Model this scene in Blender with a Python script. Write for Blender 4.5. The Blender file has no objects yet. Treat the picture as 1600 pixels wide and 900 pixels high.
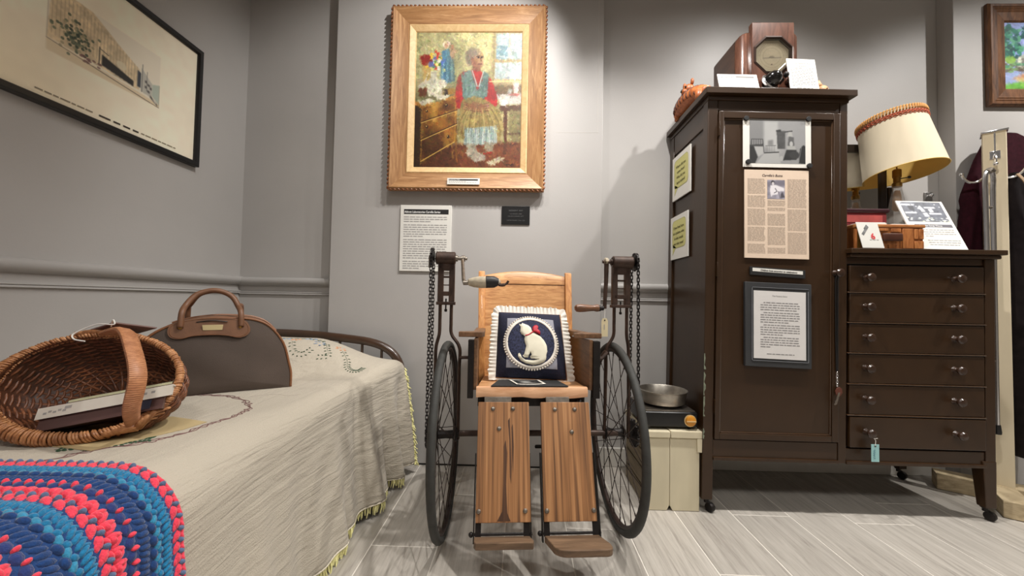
import bpy, bmesh, math, random
import numpy as np
from mathutils import Vector, Matrix

random.seed(7)
RNG = np.random.default_rng(7)
SC = bpy.context.scene
COL = SC.collection
PI = math.pi
R = math.radians

# ------------------------------------------------------------------ camera, world, lights, exposure
cam_d = bpy.data.cameras.new('camera')
cam = bpy.data.objects.new('camera', cam_d)
COL.objects.link(cam)
cam_d.sensor_fit = 'HORIZONTAL'
cam_d.sensor_width = 36.0
cam_d.lens = 600.0 / 1600.0 * 36.0
cam_d.clip_start = 0.02
cam.matrix_world = (Matrix.Translation((0, 0, .85)) @ Matrix.Rotation(R(1.5), 4, 'Z')
                    @ Matrix.Rotation(R(91.75), 4, 'X') @ Matrix.Rotation(R(1.05), 4, 'Z'))
SC.camera = cam

SC.view_settings.view_transform = 'Standard'
SC.view_settings.look = 'None'
SC.view_settings.gamma = 1.0
SC.view_settings.use_curve_mapping = False
SC.view_settings.exposure = 0.70

world = bpy.data.worlds.new('world')
SC.world = world
world.use_nodes = True
world.node_tree.nodes['Background'].inputs[0].default_value = (1, .95, .88, 1)
world.node_tree.nodes['Background'].inputs[1].default_value = .02


def spot(name, x, y, z, w, size=118, blend=.55, col=(1, .925, .80), soft=.03, aim=None):
    d = bpy.data.lights.new(name, 'SPOT')
    d.energy = w
    d.spot_size = R(size)
    d.spot_blend = blend
    d.color = col
    d.shadow_soft_size = soft
    o = bpy.data.objects.new(name, d)
    COL.objects.link(o)
    o.location = (x, y, z)
    if aim:
        v = Vector(aim) - Vector((x, y, z))
        o.rotation_euler = v.to_track_quat('-Z', 'Y').to_euler()
    return o


# recessed downlights in a row in front of the back wall, then two soft fill lights added behind the camera
LC = (1, .965, .925)
spot('downlight_or_fill', .20, 1.05, 2.72, 50, 76, .65, LC, aim=(-.55, 1.97, 1.72))
spot('downlight_or_fill', .50, 1.18, 2.72, 82, 112, .8, LC)
spot('downlight_or_fill', 1.40, 1.15, 2.72, 54, 124, .9, LC, aim=(1.0, 1.42, .9))
spot('downlight_or_fill', 2.72, 1.12, 2.72, 98, 150, .9, LC)
spot('downlight_or_fill', -.42, 1.0, 2.72, 14, 120, .9, LC, aim=(-.1, 1.5, .9))
spot('downlight_or_fill', -.25, -.55, 2.72, 82, 150, .9, LC, .25)  # added fill light, lifts the shadows
spot('downlight_or_fill', 1.4, -.75, 2.72, 112, 150, .9, LC, .25)  # second added fill, further right


# ------------------------------------------------------------------ materials
def lin(v):
    v = v / 255.0
    return v / 12.92 if v <= .04045 else ((v + .055) / 1.055) ** 2.4


def c3(r, g, b):
    return (lin(r), lin(g), lin(b), 1)


def new_mat(name):
    m = bpy.data.materials.new(name)
    m.use_nodes = True
    nt = m.node_tree
    b = nt.nodes['Principled BSDF']
    return m, nt, b


def mat(name, col, rough=.5, metal=0.0, var=.12, scale=(20, 20, 20), bump=0.0, bscale=None, spec=.5, coat=0.0, detail=4,
        alpha=1.0, trans=0.0, bdist=.002, sss=0.0, sheen=0.0):
    m, nt, b = new_mat(name)
    N, L = nt.nodes, nt.links
    tc = N.new('ShaderNodeTexCoord')
    mp = N.new('ShaderNodeMapping')
    mp.inputs['Scale'].default_value = scale
    L.new(tc.outputs['Object'], mp.inputs[0])
    no = N.new('ShaderNodeTexNoise')
    no.inputs['Scale'].default_value = 1
    no.inputs['Detail'].default_value = detail
    L.new(mp.outputs[0], no.inputs['Vector'])
    if var > 0:
        cr = N.new('ShaderNodeValToRGB')
        cr.color_ramp.elements[0].position = .3
        cr.color_ramp.elements[1].position = .7
        cr.color_ramp.elements[0].color = tuple(x * (1 - var) for x in col[:3]) + (1,)
        cr.color_ramp.elements[1].color = tuple(min(1, x * (1 + var)) for x in col[:3]) + (1,)
        L.new(no.outputs['Fac'], cr.inputs[0])
        L.new(cr.outputs[0], b.inputs['Base Color'])
    else:
        b.inputs['Base Color'].default_value = col
    b.inputs['Roughness'].default_value = rough
    b.inputs['Metallic'].default_value = metal
    b.inputs['Specular IOR Level'].default_value = spec
    b.inputs['Coat Weight'].default_value = coat
    b.inputs['Coat Roughness'].default_value = .15
    b.inputs['Alpha'].default_value = alpha
    b.inputs['Transmission Weight'].default_value = trans
    if sheen:
        b.inputs['Sheen Weight'].default_value = sheen
    if bump > 0:
        mp2 = N.new('ShaderNodeMapping')
        mp2.inputs['Scale'].default_value = bscale or scale
        L.new(tc.outputs['Object'], mp2.inputs[0])
        n2 = N.new('ShaderNodeTexNoise')
        n2.inputs['Scale'].default_value = 1
        n2.inputs['Detail'].default_value = detail
        L.new(mp2.outputs[0], n2.inputs['Vector'])
        bp = N.new('ShaderNodeBump')
        bp.inputs['Strength'].default_value = bump
        bp.inputs['Distance'].default_value = bdist
        L.new(n2.outputs['Fac'], bp.inputs['Height'])
        L.new(bp.outputs[0], b.inputs['Normal'])
    return m


def wood(name, ca, cb, grain=(60, 60, 4), rough=.45, bump=.15, cc=None, coat=0.0, distort=1.2, detail=7):
    """streaky grain, stretched along the axis with the small scale"""
    m, nt, b = new_mat(name)
    N, L = nt.nodes, nt.links
    tc = N.new('ShaderNodeTexCoord')
    mp = N.new('ShaderNodeMapping')
    mp.inputs['Scale'].default_value = grain
    oi = N.new('ShaderNodeObjectInfo')
    ad = N.new('ShaderNodeVectorMath')
    ad.operation = 'ADD'
    ml = N.new('ShaderNodeMath')
    ml.operation = 'MULTIPLY'
    ml.inputs[1].default_value = 7.0
    L.new(oi.outputs['Random'], ml.inputs[0])
    L.new(tc.outputs['Object'], ad.inputs[0])
    L.new(ml.outputs[0], ad.inputs[1])
    L.new(ad.outputs[0], mp.inputs[0])
    n1 = N.new('ShaderNodeTexNoise')
    n1.inputs['Scale'].default_value = 1
    n1.inputs['Detail'].default_value = detail
    n1.inputs['Roughness'].default_value = .65
    n1.inputs['Distortion'].default_value = distort
    L.new(mp.outputs[0], n1.inputs['Vector'])
    cr = N.new('ShaderNodeValToRGB')
    e = cr.color_ramp.elements
    e[0].position, e[1].position = .32, .66
    e[0].color, e[1].color = ca, cb
    if cc:
        k = e.new(.5)
        k.color = cc
    L.new(n1.outputs['Fac'], cr.inputs[0])
    L.new(cr.outputs[0], b.inputs['Base Color'])
    b.inputs['Roughness'].default_value = rough
    b.inputs['Coat Weight'].default_value = coat
    bp = N.new('ShaderNodeBump')
    bp.inputs['Strength'].default_value = bump
    bp.inputs['Distance'].default_value = .001
    L.new(n1.outputs['Fac'], bp.inputs['Height'])
    L.new(bp.outputs[0], b.inputs['Normal'])
    return m


def col_mat(name, rough=.6, bump=0.0, bscale=(300, 300, 300), coat=0.0, attr='Col'):
    """flat print or paint: the colour comes from the mesh's own colour attribute"""
    m, nt, b = new_mat(name)
    N, L = nt.nodes, nt.links
    a = N.new('ShaderNodeAttribute')
    a.attribute_name = attr
    L.new(a.outputs['Color'], b.inputs['Base Color'])
    b.inputs['Roughness'].default_value = rough
    b.inputs['Coat Weight'].default_value = coat
    if bump:
        tc = N.new('ShaderNodeTexCoord')
        mp = N.new('ShaderNodeMapping')
        mp.inputs['Scale'].default_value = bscale
        L.new(tc.outputs['Object'], mp.inputs[0])
        n2 = N.new('ShaderNodeTexNoise')
        n2.inputs['Scale'].default_value = 1
        L.new(mp.outputs[0], n2.inputs['Vector'])
        bp = N.new('ShaderNodeBump')
        bp.inputs['Strength'].default_value = bump
        bp.inputs['Distance'].default_value = .001
        L.new(n2.outputs['Fac'], bp.inputs['Height'])
        L.new(bp.outputs[0], b.inputs['Normal'])
    return m


# ------------------------------------------------------------------ mesh building
class MB:
    def __init__(s):
        s.v, s.f, s.c = [], [], []

    def add(s, vs, fs, col=None):
        k = len(s.v)
        s.v += [tuple(p) for p in vs]
        s.f += [tuple(i + k for i in f) for f in fs]
        if col is not None:
            s.c += [col] * len(vs) if not isinstance(col, list) else col
        return s

    def box(s, x0, x1, y0, y1, z0, z1, M=None, col=None):
        vs = [Vector((x, y, z)) for z in (z0, z1) for y in (y0, y1) for x in (x0, x1)]
        if M is not None:
            vs = [M @ p for p in vs]
        return s.add(vs, [(0, 2, 3, 1), (4, 5, 7, 6), (0, 1, 5, 4), (2, 6, 7, 3), (0, 4, 6, 2), (1, 3, 7, 5)], col)

    def beam(s, a, b, w, h, up=(0, 0, 1)):
        """box from a to b, w wide across, h along up"""
        a, b = Vector(a), Vector(b)
        d = (b - a)
        n = d.cross(Vector(up)).normalized()
        u = n.cross(d).normalized()
        vs = []
        for p in (a, b):
            for i, j in ((-1, -1), (1, -1), (1, 1), (-1, 1)):
                vs.append(p + n * (w / 2 * i) + u * (h / 2 * j))
        return s.add(vs, [(3, 2, 1, 0), (4, 5, 6, 7), (0, 1, 5, 4), (1, 2, 6, 5), (2, 3, 7, 6), (3, 0, 4, 7)])

    def tube(s, path, r, n=8, closed=False, sx=1.0, col=None):
        P = [Vector(p) for p in path]
        m = len(P)
        rr = r if isinstance(r, (list, tuple)) else [r] * m
        vs, fs = [], []
        prev = None
        for i in range(m):
            if closed:
                t = P[(i + 1) % m] - P[i - 1]
            else:
                t = P[min(i + 1, m - 1)] - P[max(i - 1, 0)]
            if t.length < 1e-9:
                t = Vector((0, 0, 1))
            t.normalize()
            if prev is None:
                a = Vector((0, 0, 1)) if abs(t.z) < .9 else Vector((1, 0, 0))
                u = t.cross(a).normalized()
            else:
                u = (prev - t * prev.dot(t))
                u = u.normalized() if u.length > 1e-6 else t.orthogonal().normalized()
            prev = u
            w = t.cross(u)
            for k in range(n):
                an = 2 * PI * k / n
                vs.append(P[i] + u * (rr[i] * math.cos(an)) + w * (rr[i] * sx * math.sin(an)))
        for i in range(m if closed else m - 1):
            for k in range(n):
                a = i * n + k
                b = i * n + (k + 1) % n
                c = ((i + 1) % m) * n + (k + 1) % n
                d = ((i + 1) % m) * n + k
                fs.append((a, d, c, b))
        if not closed:
            fs.append(tuple(range(n)))
            fs.append(tuple((m - 1) * n + k for k in reversed(range(n))))
        return s.add(vs, fs, col)

    def lathe(s, prof, M=None, n=24, col=None):
        """prof: (radius, height) pairs round local z"""
        vs, fs = [], []
        m = len(prof)
        for (r, z) in prof:
            for k in range(n):
                a = 2 * PI * k / n
                vs.append(Vector((max(r, 1e-5) * math.cos(a), max(r, 1e-5) * math.sin(a), z)))
        for i in range(m - 1):
            for k in range(n):
                fs.append((i * n + k, i * n + (k + 1) % n, (i + 1) * n + (k + 1) % n, (i + 1) * n + k))
        fs.append(tuple(reversed(range(n))))
        fs.append(tuple((m - 1) * n + k for k in range(n)))
        if M is not None:
            vs = [M @ p for p in vs]
        return s.add(vs, fs, col)

    def prism(s, poly, d0, d1, fn=None):
        """poly of (u,v), thickness d0..d1, fn(u,v,d)->point"""
        fn = fn or (lambda u, v, d: (u, d, v))
        n = len(poly)
        vs = [fn(u, v, d0) for u, v in poly] + [fn(u, v, d1) for u, v in poly]
        fs = [tuple(range(n)), tuple(reversed(range(n, 2 * n)))]
        fs += [(i, n + i, n + (i + 1) % n, (i + 1) % n) for i in range(n)]
        return s.add(vs, fs)

    def ball(s, c, r, n=10, m=7, M=None, col=None):
        r = r if isinstance(r, (tuple, list)) else (r, r, r)
        vs, fs = [], []
        for i in range(m + 1):
            th = PI * i / m
            for k in range(n):
                a = 2 * PI * k / n
                p = Vector((r[0] * math.sin(th) * math.cos(a), r[1] * math.sin(th) * math.sin(a), r[2] * math.cos(th)))
                if M is not None:
                    p = M @ p
                vs.append(p + Vector(c))
        for i in range(m):
            for k in range(n):
                fs.append((i * n + k, (i + 1) * n + k, (i + 1) * n + (k + 1) % n, i * n + (k + 1) % n))
        return s.add(vs, fs, col)

    def grid(s, pts, closed_u=False, flip=False):
        """pts[i][j] points"""
        a, b = len(pts), len(pts[0])
        vs = [p for row in pts for p in row]
        fs = []
        for i in range(a if closed_u else a - 1):
            for j in range(b - 1):
                q = (i * b + j, i * b + j + 1, ((i + 1) % a) * b + j + 1, ((i + 1) % a) * b + j)
                fs.append(tuple(reversed(q)) if flip else q)
        return s.add(vs, fs)

    def map(s, fn):
        s.v = [tuple(fn(Vector(p))) for p in s.v]
        return s


def rootloc(o):
    while o.parent:
        o = o.parent
    return Vector(o.location), o.get('_local', 0)


LOCAL = set()


def build(name, mb, m, parent=None, smooth=35, bevel=0.0, label=None, kind=None, merge=False, fixn=True, seg=2, org=None):
    me = bpy.data.meshes.new(name)
    vs = mb.v
    off = Vector((0, 0, 0))
    if parent is not None:
        rt = parent
        while rt.parent:
            rt = rt.parent
        if rt.name not in LOCAL:
            off = Vector(rt.location)
    elif org is not None:
        off = Vector(org)
    if off.length:
        vs = [(p[0] - off.x, p[1] - off.y, p[2] - off.z) for p in vs]
    me.from_pydata(vs, [], mb.f)
    if mb.c:
        at = me.color_attributes.new('Col', 'FLOAT_COLOR', 'POINT')
        at.data.foreach_set('color', np.array([(c[0], c[1], c[2], 1) for c in mb.c], dtype=np.float32).ravel())
    if bevel > 0 or merge or fixn:
        bm = bmesh.new()
        bm.from_mesh(me)
        if merge:
            bmesh.ops.remove_doubles(bm, verts=bm.verts, dist=1e-5)
        if fixn:
            bmesh.ops.recalc_face_normals(bm, faces=bm.faces)
        if bevel > 0:
            es = [e for e in bm.edges if len(e.link_faces) == 2 and e.calc_face_angle(0) > R(30)]
            bmesh.ops.bevel(bm, geom=es, offset=bevel, segments=seg, profile=.5, affect='EDGES', clamp_overlap=True)
        bm.to_mesh(me)
        bm.free()
    if smooth:
        me.shade_smooth()
        me.set_sharp_from_angle(angle=R(min(smooth, 20) if bevel > 0 and seg < 4 else smooth))
    me.materials.append(m)
    o = bpy.data.objects.new(name, me)
    COL.objects.link(o)
    if parent is not None:
        o.parent = parent
    elif org is not None:
        o.location = off
    if label:
        o['label'] = label
    if kind:
        o['kind'] = kind
    return o


def thing(name, label, cat, loc, rot=0.0, group=None, local=False):
    o = bpy.data.objects.new(name, None)
    o.empty_display_size = .05
    COL.objects.link(o)
    o.location = loc
    o.rotation_euler = (0, 0, rot)
    o['label'] = label
    o['category'] = cat
    if group:
        o['group'] = group
    if local:
        LOCAL.add(o.name)
    return o


def single(name, mb, m, label, cat, group=None, **k):
    a = np.array(mb.v)
    org = ((a[:, 0].min() + a[:, 0].max()) / 2, (a[:, 1].min() + a[:, 1].max()) / 2, a[:, 2].min())
    o = build(name, mb, m, None, org=org, **k)
    o['label'] = label
    o['category'] = cat
    if group:
        o['group'] = group
    return o


def struct(name, mb, m, **k):
    o = build(name, mb, m, None, **k)
    o['kind'] = 'structure'
    return o


def dup(o, dx=0, dy=0, dz=0, parent=None):
    c = o.copy()
    COL.objects.link(c)
    c.location = Vector(o.location) + Vector((dx, dy, dz))
    if parent is not None:
        c.parent = parent
    return c


def axisM(p, d, roll=0.0):
    """matrix placing local z along d at p"""
    return Matrix.Translation(Vector(p)) @ Vector(d).to_track_quat('Z', 'Y').to_matrix().to_4x4() @ Matrix.Rotation(roll, 4, 'Z')


def S(t):
    t = min(1, max(0, t))
    return t * t * (3 - 2 * t)


def cat_rom(P, n=8, closed=False):
    P = [Vector(p) for p in P]
    out = []
    m = len(P)
    for i in range(m if closed else m - 1):
        if closed:
            a, b, c, d = P[i - 1], P[i], P[(i + 1) % m], P[(i + 2) % m]
        else:
            a, b, c, d = P[max(i - 1, 0)], P[i], P[i + 1], P[min(i + 2, m - 1)]
        for k in range(n):
            t = k / n
            out.append(.5 * ((2 * b) + (c - a) * t + (2 * a - 5 * b + 4 * c - d) * t * t + (3 * b - a - 3 * c + d) * t ** 3))
    if not closed:
        out.append(P[-1])
    return out


# ------------------------------------------------------------------ flat print: sheets, lettering, painted canvases
class Plane:
    """sheet frame: o is the top-left corner, ux to the right, up upwards, n towards the reader"""

    def __init__(s, o, ux=(1, 0, 0), up=(0, 0, 1)):
        s.o, s.ux, s.up = Vector(o), Vector(ux).normalized(), Vector(up).normalized()
        s.n = s.ux.cross(s.up).normalized()

    def pt(s, u, v, d=0.0):
        return s.o + s.ux * u - s.up * v + s.n * d

    def slab(s, mb, u0, u1, v0, v1, d0, d1):
        vs = [s.pt(u, v, d) for d in (d0, d1) for v in (v0, v1) for u in (u0, u1)]
        return mb.add(vs, [(0, 1, 3, 2), (4, 6, 7, 5), (0, 4, 5, 1), (2, 3, 7, 6), (0, 2, 6, 4), (1, 5, 7, 3)])

    def prism(s, mb, poly, d0, d1):
        return mb.prism(poly, d0, d1, lambda u, v, d: s.pt(u, v, d))


def lettering(name, body, size, pl, u, v, m, parent, d=.0012, align='LEFT', label=None, bold=0.0, italic=0.0, spacing=1.0, sx=1.0):
    cu = bpy.data.curves.new(name, 'FONT')
    cu.body = body
    cu.size = size
    cu.align_x = align
    cu.align_y = 'TOP'
    cu.space_line = spacing
    cu.shear = italic
    cu.offset = bold
    cu.resolution_u = 3
    t = bpy.data.objects.new(name, cu)
    COL.objects.link(t)
    bpy.context.view_layer.update()
    me = bpy.data.meshes.new_from_object(t.evaluated_get(bpy.context.evaluated_depsgraph_get()))
    vs = [pl.pt(u + p.co.x * sx, v - p.co.y, d) for p in me.vertices]
    fs = [tuple(p.vertices) for p in me.polygons]
    bpy.data.objects.remove(t)
    bpy.data.curves.remove(cu)
    bpy.data.meshes.remove(me)
    mb = MB().add(vs, fs)
    return build(name, mb, m, parent, smooth=0, fixn=False, label=label)


def print_rows(mb, pl, u0, u1, v0, rows, pitch, h, rnd, d=.0008, indent=0.0, last=.6, wmin=.01, wmax=.03, gap=.004):
    """rows of word-long marks for text too small to read in the photograph"""
    for r in range(rows):
        u = u0 + (indent if r == 0 else 0)
        end = u1 if r < rows - 1 else u0 + (u1 - u0) * last
        v = v0 + r * pitch
        while u < end - wmin * .5:
            w = min(rnd.uniform(wmin, wmax), end - u)
            mb.add([pl.pt(u, v + h, d), pl.pt(u + w, v + h, d), pl.pt(u + w, v, d), pl.pt(u, v, d)], [(0, 1, 2, 3)])
            u += w + gap
    return v0 + rows * pitch


def boxblur(a, k):
    if k < 1:
        return a
    for ax in (0, 1):
        p = np.concatenate([np.repeat(a.take([0], ax), k, ax), a, np.repeat(a.take([-1], ax), k, ax)], ax)
        cs = np.cumsum(p, ax)
        z = np.zeros_like(cs.take([0], ax))
        cs = np.concatenate([z, cs], ax)
        n = a.shape[ax]
        a = (cs.take(range(2 * k + 1, 2 * k + 1 + n), ax) - cs.take(range(0, n), ax)) / (2 * k + 1)
    return a


def vnoise(h, w, cell, rng):
    gh, gw = int(h / cell) + 3, int(w / cell) + 3
    g = rng.random((gh, gw))
    y = np.arange(h) / cell
    x = np.arange(w) / cell
    yi, xi = y.astype(int), x.astype(int)
    fy, fx = (y - yi)[:, None], (x - xi)[None]
    fy, fx = fy * fy * (3 - 2 * fy), fx * fx * (3 - 2 * fx)
    a = g[yi][:, xi]
    b = g[yi][:, xi + 1]
    c = g[yi + 1][:, xi]
    d = g[yi + 1][:, xi + 1]
    return (a * (1 - fx) + b * fx) * (1 - fy) + (c * (1 - fx) + d * fx) * fy


class Canvas:
    """a small painted picture; coordinates 0..1 right and down, colours 0..255"""

    def __init__(s, w, h, bg, seed=1):
        s.w, s.h = w, h
        s.a = np.ones((h, w, 3)) * np.array(bg, float)
        s.X, s.Y = np.meshgrid((np.arange(w) + .5) / w, (np.arange(h) + .5) / h)
        s.rng = np.random.default_rng(seed)

    def put(s, mask, col, op=1.0):
        m = (mask * op)[..., None]
        s.a = s.a * (1 - m) + np.array(col, float) * m

    def polymask(s, pts, soft=1):
        x, y = s.X, s.Y
        ins = np.zeros(x.shape, bool)
        n = len(pts)
        for i in range(n):
            x0, y0 = pts[i]
            x1, y1 = pts[(i + 1) % n]
            if y0 == y1:
                continue
            c = ((y0 > y) != (y1 > y)) & (x < (x1 - x0) * (y - y0) / (y1 - y0) + x0)
            ins ^= c
        return boxblur(ins.astype(float), soft)

    def poly(s, pts, col, op=1.0, soft=1, mott=0.0):
        m = s.polymask(pts, soft)
        s.put(m, col, op)
        if mott:
            s.mottle(mott, m)

    def ellmask(s, cx, cy, rx, ry, rot=0, soft=.15):
        ca, sa = math.cos(rot), math.sin(rot)
        asp = s.h / s.w
        dx, dy = s.X - cx, (s.Y - cy) * asp
        u = (dx * ca + dy * sa) / rx
        v = (-dx * sa + dy * ca) / (ry * asp)
        d = np.sqrt(u * u + v * v)
        return np.clip((1 + soft / 2 - d) / soft, 0, 1)

    def ell(s, cx, cy, rx, ry, col, op=1.0, rot=0, soft=.3):
        s.put(s.ellmask(cx, cy, rx, ry, rot, soft), col, op)

    def line(s, pts, wd, col, op=1.0):
        m = np.zeros((s.h, s.w))
        asp = s.h / s.w
        for (x0, y0), (x1, y1) in zip(pts[:-1], pts[1:]):
            dx, dy = x1 - x0, (y1 - y0) * asp
            L2 = dx * dx + dy * dy + 1e-12
            t = np.clip(((s.X - x0) * dx + (s.Y - y0) * asp * dy) / L2, 0, 1)
            d = np.sqrt((s.X - x0 - t * dx) ** 2 + ((s.Y - y0) * asp - t * dy) ** 2)
            m = np.maximum(m, np.clip((wd / 2 - d) * s.w + .5, 0, 1))
        s.put(m, col, op)

    def strokes(s, n, ln, wd, jit, flow=None):
        """short brush strokes picked from the picture's own colours"""
        for _ in range(n):
            x, y = s.rng.uniform(0, s.w), s.rng.uniform(0, s.h)
            c = s.a[min(int(y), s.h - 1), min(int(x), s.w - 1)] * (1 + s.rng.normal(0, jit)) + s.rng.normal(0, 5, 3)
            an = (flow if flow is not None else PI / 2) + s.rng.normal(0, .7)
            L_ = ln * s.rng.uniform(.5, 1.4)
            dx, dy = math.cos(an), math.sin(an)
            r = int(L_ / 2 + wd + 2)
            x0, x1 = max(0, int(x) - r), min(s.w, int(x) + r + 1)
            y0, y1 = max(0, int(y) - r), min(s.h, int(y) + r + 1)
            if x1 <= x0 or y1 <= y0:
                continue
            X, Y = np.meshgrid(np.arange(x0, x1) - x, np.arange(y0, y1) - y)
            t = np.clip(X * dx + Y * dy, -L_ / 2, L_ / 2)
            d = np.sqrt((X - t * dx) ** 2 + (Y - t * dy) ** 2)
            m = (np.clip(wd / 2 - d + .5, 0, 1) * .75)[..., None]
            s.a[y0:y1, x0:x1] = s.a[y0:y1, x0:x1] * (1 - m) + c * m

    def mottle(s, amt, mask=None, cells=(24, 9, 4)):
        n = sum(vnoise(s.h, s.w, c, s.rng) - .5 for c in cells) / len(cells) * 2
        if mask is not None:
            n = n * mask
        s.a = np.clip(s.a * (1 + amt * n[..., None]), 0, 255)

    def lincols(s):
        v = np.clip(s.a, 0, 255) / 255
        return np.where(v <= .04045, v / 12.92, ((v + .055) / 1.055) ** 2.4)


def painted(name, cv, pl, u0, u1, v0, v1, d, m, parent, thick=0.0, label=None):
    """a flat painted or printed picture on plane pl"""
    h, w = cv.h, cv.w
    lc = cv.lincols()
    us = np.linspace(u0, u1, w)
    vs_ = np.linspace(v0, v1, h)
    P = (np.array(pl.o)[None, None] + np.array(pl.ux)[None, None] * us[None, :, None]
         - np.array(pl.up)[None, None] * vs_[:, None, None] + np.array(pl.n)[None, None] * d)
    if parent is not None:
        rt = parent
        while rt.parent:
            rt = rt.parent
        if rt.name not in LOCAL:
            P = P - np.array(rt.location)
    idx = np.arange(h * w).reshape(h, w)
    q = np.stack([idx[1:, :-1], idx[1:, 1:], idx[:-1, 1:], idx[:-1, :-1]], -1).reshape(-1, 4)
    me = bpy.data.meshes.new(name)
    me.from_pydata(P.reshape(-1, 3).tolist(), [], q.tolist())
    at = me.color_attributes.new('Col', 'FLOAT_COLOR', 'POINT')
    at.data.foreach_set('color', np.concatenate([lc, np.ones((h, w, 1))], -1).astype(np.float32).ravel())
    me.materials.append(m)
    o = bpy.data.objects.new(name, me)
    COL.objects.link(o)
    if parent is not None:
        o.parent = parent
    if label:
        o['label'] = label
    return o


# common materials
M_black = mat('black_plastic', c3(16, 16, 17), .35, var=.1)
M_blackmatte = mat('black_matte', c3(20, 20, 20), .75, var=.15)
M_white = mat('white_paper', c3(226, 223, 215), .7, var=.02)
M_card = mat('white_card', c3(226, 224, 217), .6, var=.02)
M_ink = mat('black_ink', c3(24, 23, 24), .7, var=0)
M_greyink = mat('grey_ink', c3(158, 156, 154), .8, var=0)
M_lightink = mat('pale_ink', c3(168, 165, 160), .8, var=0)
M_whiteink = mat('white_ink', c3(240, 240, 238), .7, var=0)
M_chrome = mat('chrome', c3(232, 232, 234), .2, metal=1, var=.03)
M_paint = col_mat('oil_paint', .45, bump=.25, bscale=(220, 220, 220))
M_print = col_mat('printed_paper', .6)

# ================================================================== the room
M_wall = mat('grey_wall_paint', c3(180, 177, 174), .42, var=.03, scale=(3, 3, 3), bump=.22, bscale=(160, 160, 160), bdist=.001)
M_trim = mat('grey_trim_paint', c3(172, 169, 166), .32, var=.03, scale=(6, 6, 6))
M_ceil = mat('ceiling_paint', c3(170, 168, 164), .8, var=.02)
M_front = mat('dim_wall_paint', c3(150, 145, 138), .7, var=.02)
M_baseb = mat('white_baseboard_paint', c3(206, 202, 194), .4, var=.03)
M_grout = mat('pale_grout', c3(222, 216, 206), .8, var=.05)

XW, YB, YP = -1.5226, 2.03, 1.97
struct('wall_left', MB().box(XW - .1, XW, -1.6, YB + .1, 0, 2.75), M_wall)
struct('wall_back', MB().box(XW, 4.1, YB, YB + .1, 0, 2.75), M_wall)
struct('wall_center', MB().box(-1.0035, .403, YP, YB, .009, 2.75), M_wall, bevel=.003)
struct('wall_recess', MB().box(2.1485, 4.1, 1.95, YB, 0, 2.75), M_wall, bevel=.003)
struct('wall_right', MB().box(4.0, 4.1, -1.6, 1.95, 0, 2.75), M_front)
struct('wall_front', MB().box(XW, 4.0, -1.7, -1.6, 0, 2.75), M_front)
struct('ceiling', MB().box(XW - .1, 4.1, -1.7, YB + .1, 2.75, 2.85), M_ceil)
floor = struct('floor', MB().box(XW - .1, 4.1, -1.7, YB + .1, -.06, -.0012), M_grout)
struct('gap_shade_center', MB().box(-1.0035, .403, YP + .006, YB, 0, .009), M_black)  # black strip painting the shade in the gap under the projecting wall
struct('baseboard_back', MB().box(.403, 2.1485, YB - .014, YB, 0, .095), M_baseb, bevel=.003)
# thin access panel seam lines on the projecting wall
struct('trim_1', MB().box(.3750, .3770, YP - .0004, YP, 1.72, 2.75).box(.16, .3770, YP - .0004, YP, 1.7205, 1.7225), mat('seam_paint', c3(190, 186, 180), .5, var=.02))

# chair rails: a rounded upper rail and a narrow double bead under it
up_prof = [(0, .945), (.014, .9455), (.024, .940), (.028, .930), (.027, .919), (.021, .909), (.012, .902), (0, .900)]
lo_prof = [(0, .870), (.009, .870), (.010, .866), (.006, .8635), (.010, .861), (.010, .8565), (0, .8555)]


def rail(nm, prof, a, b, axis):
    vs, fs = [], []
    n = len(prof)
    for t in (a, b):
        for d, z in prof:
            vs.append((XW + d, t, z + .004) if axis == 'y' else (t, YB - d, z))
    fs = [(i, i + 1, n + i + 1, n + i) for i in range(n - 1)] + [tuple(range(n)), tuple(reversed(range(n, 2 * n)))]
    return struct(nm, MB().add(vs, fs), M_trim, smooth=60)


rail('trim_2', up_prof, -1.6, YB, 'y')
rail('trim_3', lo_prof, -1.6, YB, 'y')
rail('trim_4', up_prof, XW + .001, -1.006, 'x')
rail('trim_5', lo_prof, XW + .001, -1.006, 'x')
rail('trim_6', up_prof, .404, 2.148, 'x')
rail('trim_7', lo_prof, .404, 2.148, 'x')


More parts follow.
